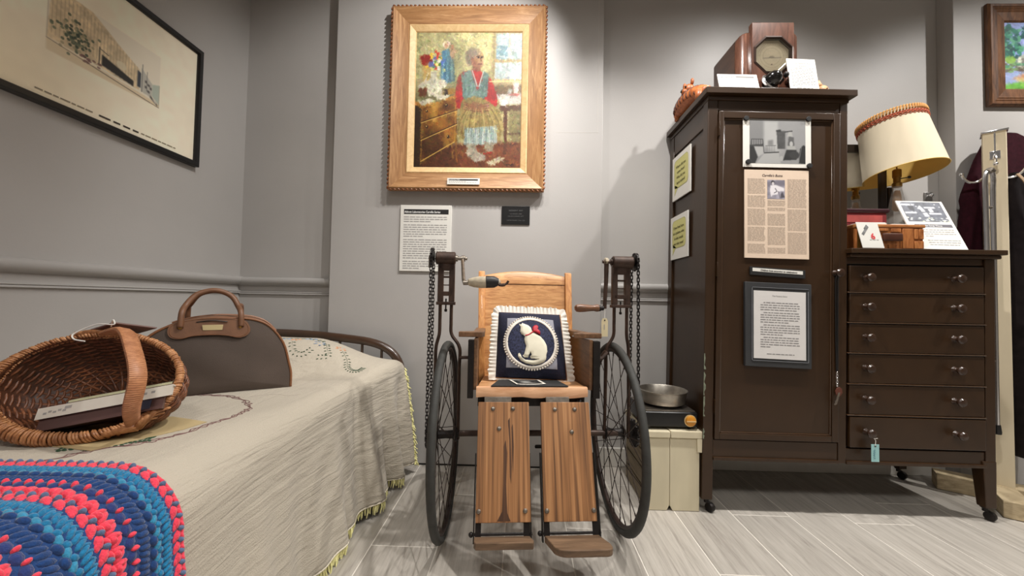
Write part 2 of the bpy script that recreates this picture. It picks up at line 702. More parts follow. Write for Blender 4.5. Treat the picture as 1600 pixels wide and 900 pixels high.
# floor planks: wood-look tiles, each a piece of its own
def plank_mat():
    m, nt, b = new_mat('grey_wood_look_tile')
    N, L = nt.nodes, nt.links
    tc = N.new('ShaderNodeTexCoord')
    oi = N.new('ShaderNodeObjectInfo')
    ml = N.new('ShaderNodeMath')
    ml.operation = 'MULTIPLY'
    ml.inputs[1].default_value = 13.0
    L.new(oi.outputs['Random'], ml.inputs[0])
    ad = N.new('ShaderNodeVectorMath')
    ad.operation = 'ADD'
    L.new(tc.outputs['Object'], ad.inputs[0])
    L.new(ml.outputs[0], ad.inputs[1])
    mp = N.new('ShaderNodeMapping')
    mp.inputs['Scale'].default_value = (55, 3.2, 20)
    L.new(ad.outputs[0], mp.inputs[0])
    n1 = N.new('ShaderNodeTexNoise')
    n1.inputs['Scale'].default_value = 1
    n1.inputs['Detail'].default_value = 8
    n1.inputs['Roughness'].default_value = .7
    n1.inputs['Distortion'].default_value = .8
    L.new(mp.outputs[0], n1.inputs['Vector'])
    cr = N.new('ShaderNodeValToRGB')
    e = cr.color_ramp.elements
    e[0].position, e[1].position = .28, .62
    e[0].color, e[1].color = c3(138, 131, 124), c3(186, 180, 171)
    k = e.new(.45)
    k.color = c3(170, 164, 155)
    L.new(n1.outputs['Fac'], cr.inputs[0])
    hs = N.new('ShaderNodeHueSaturation')
    mr = N.new('ShaderNodeMapRange')
    mr.inputs[3].default_value = .90
    mr.inputs[4].default_value = 1.08
    L.new(oi.outputs['Random'], mr.inputs[0])
    L.new(mr.outputs[0], hs.inputs['Value'])
    L.new(cr.outputs[0], hs.inputs['Color'])
    L.new(hs.outputs[0], b.inputs['Base Color'])
    b.inputs['Roughness'].default_value = .36
    bp = N.new('ShaderNodeBump')
    bp.inputs['Strength'].default_value = .3
    bp.inputs['Distance'].default_value = .001
    L.new(n1.outputs['Fac'], bp.inputs['Height'])
    L.new(bp.outputs[0], b.inputs['Normal'])
    return m


M_plank = plank_mat()
PW, PL_ = .228, .92
pm = MB().box(-PW / 2 + .0018, PW / 2 - .0018, -PL_ / 2 + .0018, PL_ / 2 - .0018, -.012, 0)
p0 = build('floor_plank', pm, M_plank, floor, bevel=.0008, seg=1)
first = True
offs = {}
for i in range(-7, 18):
    cx = -.047 + PW * (i + .5)
    if cx - PW / 2 > 4.05 or cx + PW / 2 < XW - .05:
        continue
    # joint positions read off two columns, the rest staggered by thirds
    if i == 6:
        j0 = 1.567
    elif i == -2:
        j0 = 1.332
    else:
        j0 = (.35 * i * 1.0 + .2) % PL_
    j0 = j0 % PL_
    y = j0 - 3 * PL_
    while y < YB:
        if y + PL_ > -1.7:
            o = p0 if first else dup(p0)
            first = False
            o.location = (cx, y + PL_ / 2, random.uniform(-.0003, 0))
        y += PL_

# ================================================================== bed with its cover
M_tube = mat('brown_enamel_tube', c3(62, 42, 28), .3, var=.15, coat=.4)
M_matt = mat('mattress_ticking', c3(200, 195, 185), .8, var=.05)

bed = thing('bed', 'low single bed with curved brown metal tube headboard against the back wall', 'bed', (-1.08, .85, 0))
build('mattress', MB().box(-1.5, -.71, -.25, 1.82, .27, .492), M_matt, bed, bevel=.06, seg=4)
hb = cat_rom([(-1.495, 1.895, .05), (-1.495, 1.895, .40), (-1.485, 1.895, .58), (-1.44, 1.895, .64), (-1.36, 1.895, .661), (-1.1, 1.895, .660),
              (-.86, 1.895, .642), (-.72, 1.895, .620), (-.635, 1.895, .575), (-.592, 1.895, .50), (-.585, 1.895, .40), (-.585, 1.895, .05)], 6)
build('headboard_tube', MB().tube(hb, .0205, 12), M_tube, bed)
for x in (-1.36, -1.245, -1.13, -1.015, -.9, -.788, -.69):
    build('spindle', MB().tube([(x, 1.895, .30), (x, 1.895, .625 if x > -.75 else .645)], .007, 8), M_tube, bed)
build('side_rail', MB().tube([(-.70, -.25, .25), (-.70, 1.88, .25)], .015, 8), M_tube, bed)
build('side_rail', MB().tube([(-1.48, -.25, .25), (-1.48, 1.88, .25)], .015, 8), M_tube, bed)
for x, y in ((-1.48, -.25), (-.70, -.25)):
    build('leg', MB().tube([(x, y, 0), (x, y, .3)], .016, 8), M_tube, bed)
for x in (-1.495, -.585):
    build('caster', MB().lathe([(.008, 0), (.02, .004), (.02, .03), (.012, .05), (.012, .07)], Matrix.Translation((x, 1.895, 0)), 12), M_black, bed)

# ---- bedspread
M_spread = None


def spread_mat():
    m, nt, b = new_mat('cream_crinkled_cotton')
    N, L = nt.nodes, nt.links
    tc = N.new('ShaderNodeTexCoord')
    b.inputs['Base Color'].default_value = c3(180, 171, 155)
    b.inputs['Roughness'].default_value = .9
    b.inputs['Sheen Weight'].default_value = .15
    hs = []
    for sc, det, w in (((26, 5, 60), 3, 1.0), ((330, 330, 330), 2, .25), ((9, 7, 9), 3, 1.2)):
        mp = N.new('ShaderNodeMapping')
        mp.inputs['Scale'].default_value = sc
        L.new(tc.outputs['Object'], mp.inputs[0])
        n = N.new('ShaderNodeTexNoise')
        n.inputs['Scale'].default_value = 1
        n.inputs['Detail'].default_value = det
        n.inputs['Distortion'].default_value = .5
        L.new(mp.outputs[0], n.inputs['Vector'])
        k = N.new('ShaderNodeMath')
        k.operation = 'MULTIPLY'
        k.inputs[1].default_value = w
        L.new(n.outputs['Fac'], k.inputs[0])
        hs.append(k)
    a1 = N.new('ShaderNodeMath')
    a2 = N.new('ShaderNodeMath')
    L.new(hs[0].outputs[0], a1.inputs[0])
    L.new(hs[1].outputs[0], a1.inputs[1])
    L.new(a1.outputs[0], a2.inputs[0])
    L.new(hs[2].outputs[0], a2.inputs[1])
    bp = N.new('ShaderNodeBump')
    bp.inputs['Strength'].default_value = .75
    bp.inputs['Distance'].default_value = .008
    L.new(a2.outputs[0], bp.inputs['Height'])
    L.new(bp.outputs[0], b.inputs['Normal'])
    return m


M_spread = spread_mat()
M_fringe = mat('pale_yellow_fringe', c3(236, 230, 166), .9, var=.2, scale=(200, 200, 200))
M_trimline = mat('white_hem', c3(225, 216, 196), .9, var=.04)


def edge_x(y):
    return -.66 + .02 * y + .05 * S((y - 1.45) / .3) + .022 * S((1.0 - y) / .3)


def top_z(x, y):
    p = .132 * S((y - 1.47 - .05 * math.sin(x * 6)) / .20) * (1 - .78 * S((x + .98) / .36))
    p *= 1 - .35 * S((y - 1.80) / .1)
    return .52 + p + .0022 * math.sin(9 * x + 4 * y) + .0018 * math.sin(17 * y - 5 * x)




def RBf(y):
    return .105 - .055 * S((y - .8) / .6)


def spread_pt(x_or_s, y, off=0.0):
    """arc coordinate s: 0 near the bed's edge, negative onto the top, positive down the side"""
    s = x_or_s
    ex = edge_x(y)
    RB = RBf(y)
    zt = top_z(min(ex, ex - RB + min(0, s + RB)), y)
    if s < -RB:
        return Vector((ex + s, y, top_z(ex + s, y) + off))
    if s < RB * .57:
        a = (s + RB) / (RB * 1.57) * PI / 2
        a = min(a, PI / 2)
        return Vector((ex - RB + (RB + off) * math.sin(a), y, zt - RB + (RB + off) * math.cos(a)))
    dn = s - RB * .57
    f = min(1.15, dn / .47)
    flare = (.065 - .025 * S((y - 1.5) / .3)) * f ** 1.3
    rip = .016 * f * math.sin(y * 2 * PI / .31 + .6 + 1.5 * f) + .008 * f * math.sin(y * 2 * PI / .117 + 2 + f)
    g = S((y - 1.38) / .2)
    rip += g * (.030 * (f + .15) * math.sin((y - 1.5) * 2 * PI / .19 + 1.1 - .8 * f) + .012 * f * math.sin((y - 1.4) * 2 * PI / .09))
    k0 = min(1, dn / .05)
    dy = .02 * f * math.sin(y * 2 * PI / .4 + 1)
    return Vector((ex + flare + rip * k0 + off, y + dy, zt - RB - dn))


def hem_len(y):
    RB = RBf(y)
    zt = top_z(edge_x(y) - RB, y)
    gap = .048 + .010 * math.sin(y * 9) + .02 * S((y - 1.7) / .2)
    return zt - RB - gap + RB * .57


ys = np.linspace(-.28, 1.885, 190)
rows = []
for y in ys:
    W = edge_x(y) + 1.505
    hl = hem_len(y)
    RB = RBf(y)
    ss = list(np.linspace(-W, -RB, 34)) + list(np.linspace(-RB, RB * .57, 12)[1:]) + list(np.linspace(RB * .57, hl, 48)[1:])
    rows.append([spread_pt(s, y) for s in ss])
spread = thing('bedspread', 'cream embroidered cotton bedspread with yellow fringe hanging to the floor', 'bedspread', (-1.0, .8, .02))
cl = build('cloth', MB().grid(rows), M_spread, spread, smooth=180)
sol = cl.modifiers.new('thickness', 'SOLIDIFY')
sol.thickness = .004
sol.offset = 1
# end flap hanging behind the head corner
flap = []
for i in range(14):
    t = i / 13
    y = 1.885 + .012 * math.sin(t * 5)
    flap.append([spread_pt(s, 1.885) + Vector((.004 + .006 * t, .004 + .012 * t, 0)) for s in np.linspace(.02, hem_len(1.885), 30)])
# fringe strands
fr = MB()
rnd = random.Random(3)


def strand(p, d, ln, r):
    q = p + d * ln + Vector((rnd.uniform(-.006, .006), rnd.uniform(-.006, .006), 0))
    mid = (p + q) / 2 + Vector((rnd.uniform(-.004, .004), rnd.uniform(-.004, .004), 0))
    fr.tube([p, mid, q], [r, r * 1.2, r * .6], 4)


y = .1
while y < 1.80:
    p = spread_pt(hem_len(y), y)
    strand(p + Vector((-.003, 0, .006)), Vector((rnd.uniform(-.15, .05), rnd.uniform(-.2, .2), -1)), rnd.uniform(.035, .05), .0029)
    y += .0042
s = .0
while s < hem_len(1.885):
    p = spread_pt(s, 1.885)
    strand(p + Vector((-.004, 0, 0)), Vector((.55 + rnd.uniform(-.15, .15), .10, -.75)), rnd.uniform(.022, .034), .0028)
    s += .0026
build('fringe', fr, M_fringe, spread, kind='stuff')
hemrow = [spread_pt(hem_len(y), y, .001) for y in np.linspace(-.28, 1.885, 160)]
build('hem', MB().tube(hemrow, .0042, 6), M_trimline, spread)

# embroidery lying on the cloth
M_brown = mat('mauve_brown_thread', c3(112, 82, 78), .8, var=.2, scale=(300, 300, 300))
M_green = mat('green_thread', c3(44, 72, 48), .8, var=.2, scale=(300, 300, 300))
M_blueth = mat('pale_blue_thread', c3(135, 152, 176), .8, var=.2, scale=(300, 300, 300))
M_orangeth = mat('peach_thread', c3(212, 150, 110), .8, var=.2, scale=(300, 300, 300))


def onto(x, y, h=.0035):
    return Vector((x, y, top_z(x, y) + h))


ring = cat_rom([(-1.02, .60, 0), (-.93, .70, 0), (-.872, .78, 0), (-.80, .845, 0), (-.772, .95, 0), (-.769, 1.06, 0), (-.812, 1.14, 0), (-.893, 1.2, 0),
                (-.968, 1.216, 0), (-1.06, 1.20, 0), (-1.15, 1.14, 0), (-1.21, 1.05, 0), (-1.24, .92, 0), (-1.24, .75, 0)], 14)
br = MB()
n = len(ring)
for ph, amp in ((0, .008), (PI, .008), (PI / 2, .0035)):
    br.tube([onto(p.x + amp * math.sin(i * .9 + ph), p.y + amp * math.cos(i * .45 + ph)) for i, p in enumerate(ring)], .0017, 5)
br.tube([onto(p.x, p.y) for p in cat_rom([(-.885, 1.195, 0), (-.85, 1.24, 0), (-.80, 1.26, 0), (-.765, 1.25, 0), (-.73, 1.27, 0)], 6)], .0008, 5)
build('embroidered_ring', br, M_brown, spread)


def spray(mb, pts, leaf=.011, every=2, two=True):
    P = cat_rom([(a, b, 0) for a, b in pts], 6)
    mb.tube([onto(p.x, p.y) for p in P], .0014, 5)
    for i in range(1, len(P) - 1, every):
        t = (P[i + 1] - P[i - 1]).normalized()
        for sd in ((1, -1) if two else (1,)):
            nn = Vector((-t.y, t.x, 0)) * sd
            c = P[i] + nn * leaf * .7 + t * leaf * .3
            ang = math.atan2((nn + t * .7).y, (nn + t * .7).x)
            mb.ball(onto(c.x, c.y), (leaf * .75, leaf * .34, .002), 8, 4, Matrix.Rotation(ang, 4, 'Z'))


gm = MB()
spray(gm, [(-.955, .775), (-.905, .80), (-.86, .825), (-.82, .845)], .013, 1)
spray(gm, [(-.90, .775), (-.88, .80), (-.85, .815)], .012, 2)
spray(gm, [(-.80, 1.71), (-.755, 1.66), (-.735, 1.62), (-.705, 1.60), (-.68, 1.605), (-.672, 1.63)], .011, 2)
spray(gm, [(-.88, 1.72), (-.855, 1.68), (-.835, 1.65), (-.87, 1.63)], .011, 2)
spray(gm, [(-1.00, 1.66), (-.97, 1.62), (-.93, 1.62), (-.91, 1.65)], .011, 2)
spray(gm, [(-1.12, 1.72), (-1.04, 1.73), (-.96, 1.735), (-.90, 1.74)], .011, 2)
build('leaf_embroidery', gm, M_green, spread, kind='stuff')
fb, fo = MB(), MB()
for (x, y, mb_, r) in ((-.96, 1.74, fb, .02), (-.90, 1.70, fb, .018), (-1.06, 1.70, fb, .02), (-.82, 1.73, fo, .018), (-1.00, 1.69, fo, .015)):
    for k in range(6):
        a = k * PI / 3
        mb_.ball(onto(x + r * math.cos(a), y + r * math.sin(a)), (r * .6, r * .35, .002), 8, 4, Matrix.Rotation(a, 4, 'Z'))
build('blue_flower_embroidery', fb, M_blueth, spread, kind='stuff')
build('peach_flower_embroidery', fo, M_orangeth, spread, kind='stuff')

# ---- crochet blanket over the foot of the bed
M_navybase = mat('navy_yarn', c3(8, 54, 108), .95, var=.25, scale=(250, 250, 250), bump=.5, bscale=(500, 500, 500), sheen=.3)
M_teal = mat('teal_yarn', c3(14, 112, 156), .95, var=.25, scale=(220, 220, 220), bump=.6, bscale=(500, 500, 500), sheen=.3)
M_teal2 = mat('light_teal_yarn', c3(46, 132, 168), .95, var=.2, scale=(220, 220, 220), bump=.6, bscale=(500, 500, 500), sheen=.3)
M_coral = mat('coral_yarn', c3(232, 62, 84), .95, var=.18, scale=(220, 220, 220), bump=.6, bscale=(500, 500, 500), sheen=.3)
M_slate = mat('slate_blue_yarn', c3(86, 104, 136), .95, var=.2, scale=(220, 220, 220), bump=.6, bscale=(500, 500, 500), sheen=.3)
M_indigo = mat('indigo_yarn', c3(30, 50, 108), .95, var=.2, scale=(220, 220, 220), bump=.6, bscale=(500, 500, 500), sheen=.3)

FAR = .695
S0, S1 = -.70, .40
blk = thing('crochet_blanket', 'coral, teal and navy striped crochet blanket folded over the foot of the bed', 'blanket', (-.9, .4, .2))


def blk_pt(s, y, off):
    yy = y - .03 * S((s + .02) / .1) * 0
    return spread_pt(s, yy, off)


rows = [[blk_pt(s, y, .008) for s in np.linspace(S0, S1, 60)] for y in np.linspace(-.1, FAR, 50)]
b_ = build('blanket_base', MB().grid(rows), M_navybase, blk, smooth=180)
sol = b_.modifiers.new('thickness', 'SOLIDIFY')
sol.thickness = .005
sol.offset = 1
mbs = {k: MB() for k in ('coral', 'teal', 'light', 'navy', 'slate', 'indigo')}
rb = random.Random(5)


def stitch(kind, s, y, ls, ly, h, rot=0.0, up=.012, nn=8, mm=5):
    p = blk_pt(s, y, up)
    ps = (blk_pt(s + .004, y, up) - blk_pt(s - .004, y, up)).normalized()
    nrm = (blk_pt(s, y, up + .01) - p).normalized()
    py = nrm.cross(ps).normalized()
    c, sn = math.cos(rot), math.sin(rot)
    a = ps * c + py * sn
    b = -ps * sn + py * c
    Mx = Matrix((a, b, nrm)).transposed().to_4x4()
    mbs[kind].ball(p, (ls, ly, h), nn, mm, Mx)


PITCH = .0192
row = 0
y = FAR - .008
while y > .08:
    k = row % 6
    j = 0
    st = .0192
    s = S0 + rb.uniform(0, st)
    fine = y > .30
    while s < S1:
        jx = rb.uniform(-.0015, .0015)
        jy = rb.uniform(-.001, .001)
        if k == 0:      # coral puffs with slate dots between
            stitch('coral', s, y + jy, .0122, .0074, .0066, -.42 + rb.uniform(-.1, .1), .0105)
            stitch('coral', s + .004, y - .004, .0100, .0050, .0056, -.30, .0100)
            if fine:
                stitch('coral', s + .005, y + .0085, .0085, .0038, .006, .2)
                stitch('slate', s + st * .5, y + .0058, .0052, .0050, .0068, .4, .0135)
        elif k == 1:    # teal fuzzy rib
            for q in range(2):
                stitch('teal', s + q * st / 2, y + jy, .0052, .0120, .0066, .55 + rb.uniform(-.2, .2), .0105)
                stitch('teal', s + q * st / 2 + .003, y + .004, .0040, .0100, .0056, -.35 + rb.uniform(-.2, .2), .010)
        elif k == 2:    # light teal puffs over navy
            stitch('light', s, y + .002, .0105, .0060, .0060, -.38, .0115)
            stitch('teal', s + st * .5, y + .006, .0070, .0060, .0060, .3)
            stitch('navy', s + st * .5, y - .004, .0100, .0065, .0066, .2)
        elif k == 3:    # navy
            for q in range(2):
                stitch('navy', s + q * st / 2, y, .0060, .0122, .0058, -.35 + rb.uniform(-.2, .2), .0105)
        elif k == 4:    # indigo with small coral dots
            stitch('indigo', s, y - .001, .0110, .0084, .0064, -.3, .0110)
            if fine:
                stitch('coral', s + st * .5, y + .003, .0040, .0058, .0074, .15, .0135)
        else:           # bright coral zigzag rib
            for q in range(2):
                stitch('coral', s + q * st / 2, y + jy, .0056, .0124, .0072, (.6 if q else -.25) + rb.uniform(-.15, .15), .0110)
            if fine:
                stitch('coral', s + st * .25, y - .004, .008, .0045, .0080, .1, .013)
        s += st
        j += 1
    y -= PITCH
    row += 1
# edge cord along the near side hem and the far border
mbs['coral'].tube([blk_pt(s, FAR + .003, .010) for s in np.linspace(S0, S1, 120)], .0042, 6)
for nm, k, m in (('coral_stitches', 'coral', M_coral), ('teal_stitches', 'teal', M_teal), ('light_teal_stitches', 'light', M_teal2),
                 ('navy_stitches', 'navy', M_navybase), ('slate_stitches', 'slate', M_slate), ('indigo_stitches', 'indigo', M_indigo)):
    build(nm, mbs[k], m, blk, smooth=180, kind='stuff', fixn=False)

# ================================================================== things on the walls
M_bframe = mat('black_frame_paint', c3(20, 19, 19), .35, var=.1)
M_goldwood = wood('golden_frame_wood', c3(146, 104, 66), c3(200, 156, 108), (30, 30, 30), .45, .2, c3(172, 126, 80))
M_goldh = wood('golden_frame_wood_across', c3(146, 104, 66), c3(200, 156, 110), (5, 60, 60), .45, .2, c3(172, 126, 82))
M_goldv = wood('golden_frame_wood_up', c3(144, 102, 64), c3(198, 154, 106), (60, 60, 5), .45, .2, c3(170, 124, 80))
M_liner = wood('pale_liner_wood', c3(218, 180, 126), c3(238, 204, 152), (30, 30, 30), .45, .05)
M_rope = mat('red_brown_rope_edge', c3(140, 90, 60), .22, var=.25, scale=(60, 60, 60))
M_brownframe = wood('brown_frame_wood', c3(66, 42, 27), c3(118, 80, 52), (50, 50, 8), .4, .2)


def frame_bar(mb, pl, w, h, fw, prof, side):
    """mitred moulding: prof is (inset, depth) pairs from the outer edge inward"""
    c = {'top': [(0, 0), (w, 0)], 'bottom': [(w, h), (0, h)], 'left': [(0, h), (0, 0)], 'right': [(w, 0), (w, h)]}[side]
    inn = {'top': (1, 1, -1, 1), 'bottom': (-1, -1, 1, -1), 'left': (1, -1, 1, 1), 'right': (-1, 1, -1, -1)}[side]
    vs = []
    for k, (u, v) in enumerate(c):
        su, sv = inn[2 * k], inn[2 * k + 1]
        for i, d in prof:
            vs.append(pl.pt(u + su * i, v + sv * i, d))
    n = len(prof)
    fs = [(i, i + 1, n + i + 1, n + i) for i in range(n - 1)] + [(n - 1, 0, n, 2 * n - 1)]
    fs += [tuple(range(n)), tuple(reversed(range(n, 2 * n)))]
    mb.add(vs, fs)


# ---- framed print on the left wall (its near end runs out of the picture)
pl = Plane((XW + .004, .945, 1.972), (0, 1, 0), (0, 0, 1))
W, H = .768, .540
fp = thing('framed_print', 'black framed pale architectural print hanging on the left wall above the bed', 'framed print', (XW, 1.33, 1.43))
for sd in ('top', 'bottom', 'left', 'right'):
    mb = MB()
    frame_bar(mb, pl, W, H, .024, [(0, 0), (0, .022), (.004, .026), (.020, .026), (.0245, .018), (.0245, 0)], sd)
    build('frame_bar', mb, M_bframe, fp, smooth=0)
cv = Canvas(360, 256, (226, 216, 194), 4)
cv.mottle(.05, None, (90, 40, 15))
cv.ell(.0, 1.0, .35, .35, (214, 196, 160), .5, soft=1.4)
fw0 = .0245
du0, du1, dv0, dv1 = (1.1307 - .945) / W, (1.5292 - .945) / W, (1.972 - 1.8327) / H, (1.972 - 1.602) / H


def dm(x, y):
    return (du0 + (du1 - du0) * x, dv0 + (dv1 - dv0) * y)


def dp(pts):
    return [dm(*p) for p in pts]


cv.poly(dp([(0, 0), (1, 0), (1, 1), (0, 1)]), (214, 206, 188), .8)
cv.poly(dp([(.02, -.02), (.33, 0), (.60, .30), (.78, .48), (.78, .86), (.0, .80)]), (196, 178, 146), 1, 1, .2)
for k in range(26):
    x = .03 + k * .029
    cv.line(dp([(x, .04 + max(0, x - .3) * .9), (x, .72)]), .0035, (150, 130, 100), .45)
cv.poly(dp([(.0, .80), (.35, .86), (.78, .90), (1, .93), (1, 1), (0, 1)]), (208, 192, 162), 1)
rr = random.Random(2)
for k in range(110):
    x, y = min(.4, max(.03, rr.gauss(.2, .06))), rr.gauss(.56, .12)
    cv.ell(*dm(x, y), .007, .010, rr.choice([(70, 82, 66), (48, 60, 50), (96, 104, 84), (150, 140, 110)]), .8, rr.random() * 3)
for k in range(14):
    cv.ell(*dm(rr.uniform(.25, .42), rr.uniform(.78, .88)), .008, .008, (104, 72, 70), .7)
cv.poly(dp([(.42, .60), (.72, .75), (.72, .85), (.42, .78)]), (36, 36, 36), .95)
cv.line(dp([(.40, .5), (.40, .78)]), .005, (70, 66, 60), .9)
cv.line(dp([(.40, .52), (.48, .56)]), .004, (70, 66, 60), .9)
cv.ell(*dm(.60, .6), .025, .03, (206, 196, 170), .8)
cv.poly(dp([(.76, .50), (.80, .53), (.80, .80), (.76, .80)]), (56, 62, 72), 1)
cv.poly(dp([(.80, .42), (.92, .62), (.92, .88), (.80, .86)]), (176, 174, 164), 1)
for (x, y) in ((.85, .64), (.88, .68), (.85, .74), (.88, .80), (.905, .72)):
    cv.poly(dp([(x - .012, y - .03), (x + .012, y - .02), (x + .012, y + .02), (x - .012, y + .015)]), (64, 62, 62), .9)
cv.line(dp([(.81, .35), (.81, .86)]), .004, (90, 90, 88), .8)
cv.line(dp([(.86, .44), (.86, .80)]), .003, (90, 90, 88), .8)
cv.poly(dp([(.92, .62), (1, .56), (1, .95), (.92, .84)]), (160, 172, 160), .9)
cv.poly(dp([(.90, .84), (.985, .95), (.985, .99), (.9, .89)]), (74, 70, 64), .9)
cv.poly(dp([(.93, .87), (.97, .93), (.97, .965), (.93, .9)]), (200, 196, 184), .9)
cv.line(dp([(.35, .885), (1, 1.0)]), .004, (96, 84, 70), .8)
cv.line(dp([(0, .82), (.4, .90), (.9, .99)]), .003, (120, 104, 86), .8)
cv.line(dp([(0, 0), (0, .82), (1, 1.0), (1, .57)]), .0025, (130, 120, 104), .6)

cv.a = np.clip((cv.a - 200) * 1.1 + 228, 0, 255)  # whole print brightened, standing in for extra light on it
painted('print', cv, pl, fw0, W - fw0, fw0, H - fw0, .012, M_print, fp)
build('backing', MB().box(XW + .001, XW + .012, .95, 1.705, 1.44, 1.965), M_black, fp)
pm = MB()
v = 1.972 - 1.478
rr = random.Random(9)
print_rows(pm, pl, 1.12 - .945, 1.28 - .945, v, 1, .01, .0045, rr, .0135, 0, 1, .012, .03, .004)
print_rows(pm, pl, 1.45 - .945, 1.60 - .945, v, 1, .01, .0045, rr, .0135, 0, 1, .012, .03, .004)
build('caption_print', pm, mat('faded_ink', c3(150, 138, 118), .8, var=0), fp, smooth=0, fixn=False, kind='stuff')
pm = MB()
print_rows(pm, pl, 1.30 - .945, 1.44 - .945, v, 1, .01, .0062, rr, .0135, 0, 1, .02, .045, .01)
build('caption_print', pm, mat('dark_caption_ink', c3(70, 62, 56), .8, var=0), fp, smooth=0, fixn=False, kind='stuff')

# ---- the big painting in its carved golden frame
pl = Plane((-.700, YP - .016, 2.362), (1, 0, 0), (0, -.004, 1))
W, H = .806, .964
bp_ = thing('painting', 'oil painting of a seated elderly person in a golden frame above the wheelchair', 'painting', (-.30, YP, 1.398))
for sd in ('top', 'bottom', 'left', 'right'):
    mb = MB()
    frame_bar(mb, pl, W, H, .1, [(.004, 0), (.004, .030), (.014, .040), (.024, .036), (.060, .026), (.092, .022), (.094, .006), (.094, 0)], sd)
    fb_ = build('frame_bar', mb, M_goldh if sd in ('top', 'bottom') else M_goldv, bp_, smooth=25)
    mb = MB()
    frame_bar(mb, pl, W, H, .1, [(.093, 0), (.093, .020), (.098, .023), (.110, .018), (.124, .012), (.128, .007), (.128, 0)], sd)
    build('liner_bar', mb, M_liner, bp_, smooth=25)
rp = MB()


def rope_side(a, b):
    a, b = Vector(a), Vector(b)
    L_ = (b - a).length
    n = int(L_ / .022)
    for i in range(n):
        t = (i + .5) / n
        p = a.lerp(b, t)
        d = (b - a).normalized()
        ang = math.atan2(-d.z, d.x)
        Mx = Matrix.Rotation(ang + .55, 4, 'Y')
        rp.ball(p, (.0125, .0075, .0060), 8, 5, Mx)


c0, c1, c2, c3_ = pl.pt(.006, .006, .030), pl.pt(W - .006, .006, .030), pl.pt(W - .006, H - .006, .030), pl.pt(.006, H - .006, .030)
rope_side(c0, c1)
rope_side(c1, c2)
rope_side(c2, c3_)
rope_side(c3_, c0)
build('rope_edge', rp, M_rope, bp_, smooth=180, fixn=False, kind='stuff')
build('backing', MB().box(-.68, .086, YP - .018, YP - .001, 1.42, 2.34), M_black, bp_)

cv = Canvas(260, 322, (168, 158, 116), 11)
cv.poly([(0, 0), (.38, 0), (.38, .4), (0, .5)], (176, 170, 128), 1, 6)
cv.poly([(.36, 0), (.72, 0), (.70, .40), (.36, .42)], (196, 188, 140), 1, 8)
cv.poly([(0, .42), (.4, .4), (.4, .8), (0, .8)], (110, 104, 76), .7, 12)
cv.mottle(.22)
cv.poly([(0, .84), (1, .80), (1, 1), (0, 1)], (112, 68, 44), 1, 5, .3)
cv.poly([(.36, .86), (1, .84), (1, .92), (.5, .95)], (136, 84, 56), .7, 5, .3)
# window
cv.poly([(.72, 0), (1, 0), (1, .42), (.70, .42)], (178, 164, 126), 1, 1)
cv.poly([(.755, .01), (1, .01), (1, .20), (.755, .20)], (176, 190, 190), 1, 1, .25)
cv.poly([(.745, .225), (1, .225), (1, .345), (.745, .345)], (182, 194, 192), 1, 1, .25)
cv.poly([(.76, .10), (.86, .10), (.86, .20), (.76, .20)], (120, 150, 160), .8, 1, .2)
cv.line([(.88, 0), (.88, .2)], .012, (196, 186, 152), .8)
for k in range(40):
    cv.ell(cv.rng.uniform(.76, 1), cv.rng.uniform(.02, .34), .02, .008, (222, 226, 218), .5, cv.rng.uniform(0, 3))
cv.line([(.71, .36), (1, .36)], .022, (204, 186, 134), 1)
cv.line([(.71, .21), (1, .21)], .014, (176, 158, 116), .9)
cv.line([(.735, 0), (.73, .4)], .018, (150, 138, 100), .8)
cv.poly([(.70, .39), (1, .39), (1, .47), (.72, .47)], (120, 100, 74), .9, 2)
# table at the right
cv.poly([(.76, .46), (1, .45), (1, .53), (.80, .53)], (196, 192, 184), 1, 1, .15)
cv.poly([(.79, .50), (.87, .50), (.85, .56), (.82, .555)], (222, 220, 212), 1, 1, .1)
cv.poly([(.80, .545), (1, .535), (1, .58), (.80, .58)], (96, 66, 44), 1, 1)
cv.poly([(.835, .56), (.87, .56), (.87, .90), (.84, .90)], (98, 62, 40), 1, 1)
cv.poly([(.89, .57), (1, .57), (1, .8), (.89, .8)], (126, 116, 78), .9, 2, .2)
cv.line([(.88, .75), (1, .745)], .012, (92, 60, 40), 1)
cv.poly([(.92, .37), (.975, .37), (.965, .46), (.925, .46)], (222, 206, 200), .9, 1)
cv.ell(.93, .46, .05, .01, (170, 60, 50), .6)
cv.ell(.89, .435, .02, .02, (190, 196, 190), .8)
# red chair
cv.poly([(.03, .18), (.17, .155), (.18, .22), (.07, .26)], (138, 46, 34), 1, 1, .2)
cv.poly([(.06, .25), (.14, .22), (.15, .38), (.08, .40)], (186, 160, 100), .9, 2)
# figurine in blue
cv.poly([(.245, .14), (.31, .12), (.355, .20), (.375, .36), (.30, .38), (.235, .34)], (86, 128, 150), 1, 1, .2)
for k in range(6):
    cv.line([(.265 + k * .018, .2), (.25 + k * .024, .36)], .008, (60, 98, 124) if k % 2 else (150, 186, 196), .7)
cv.ell(.285, .09, .032, .028, (214, 198, 178), 1)
cv.ell(.285, .098, .018, .020, (206, 160, 132), 1)
cv.ell(.345, .15, .024, .045, (216, 170, 140), 1)
cv.ell(.34, .105, .018, .016, (206, 150, 116), 1)
cv.line([(.355, .15), (.395, .135)], .012, (214, 166, 138), .9)
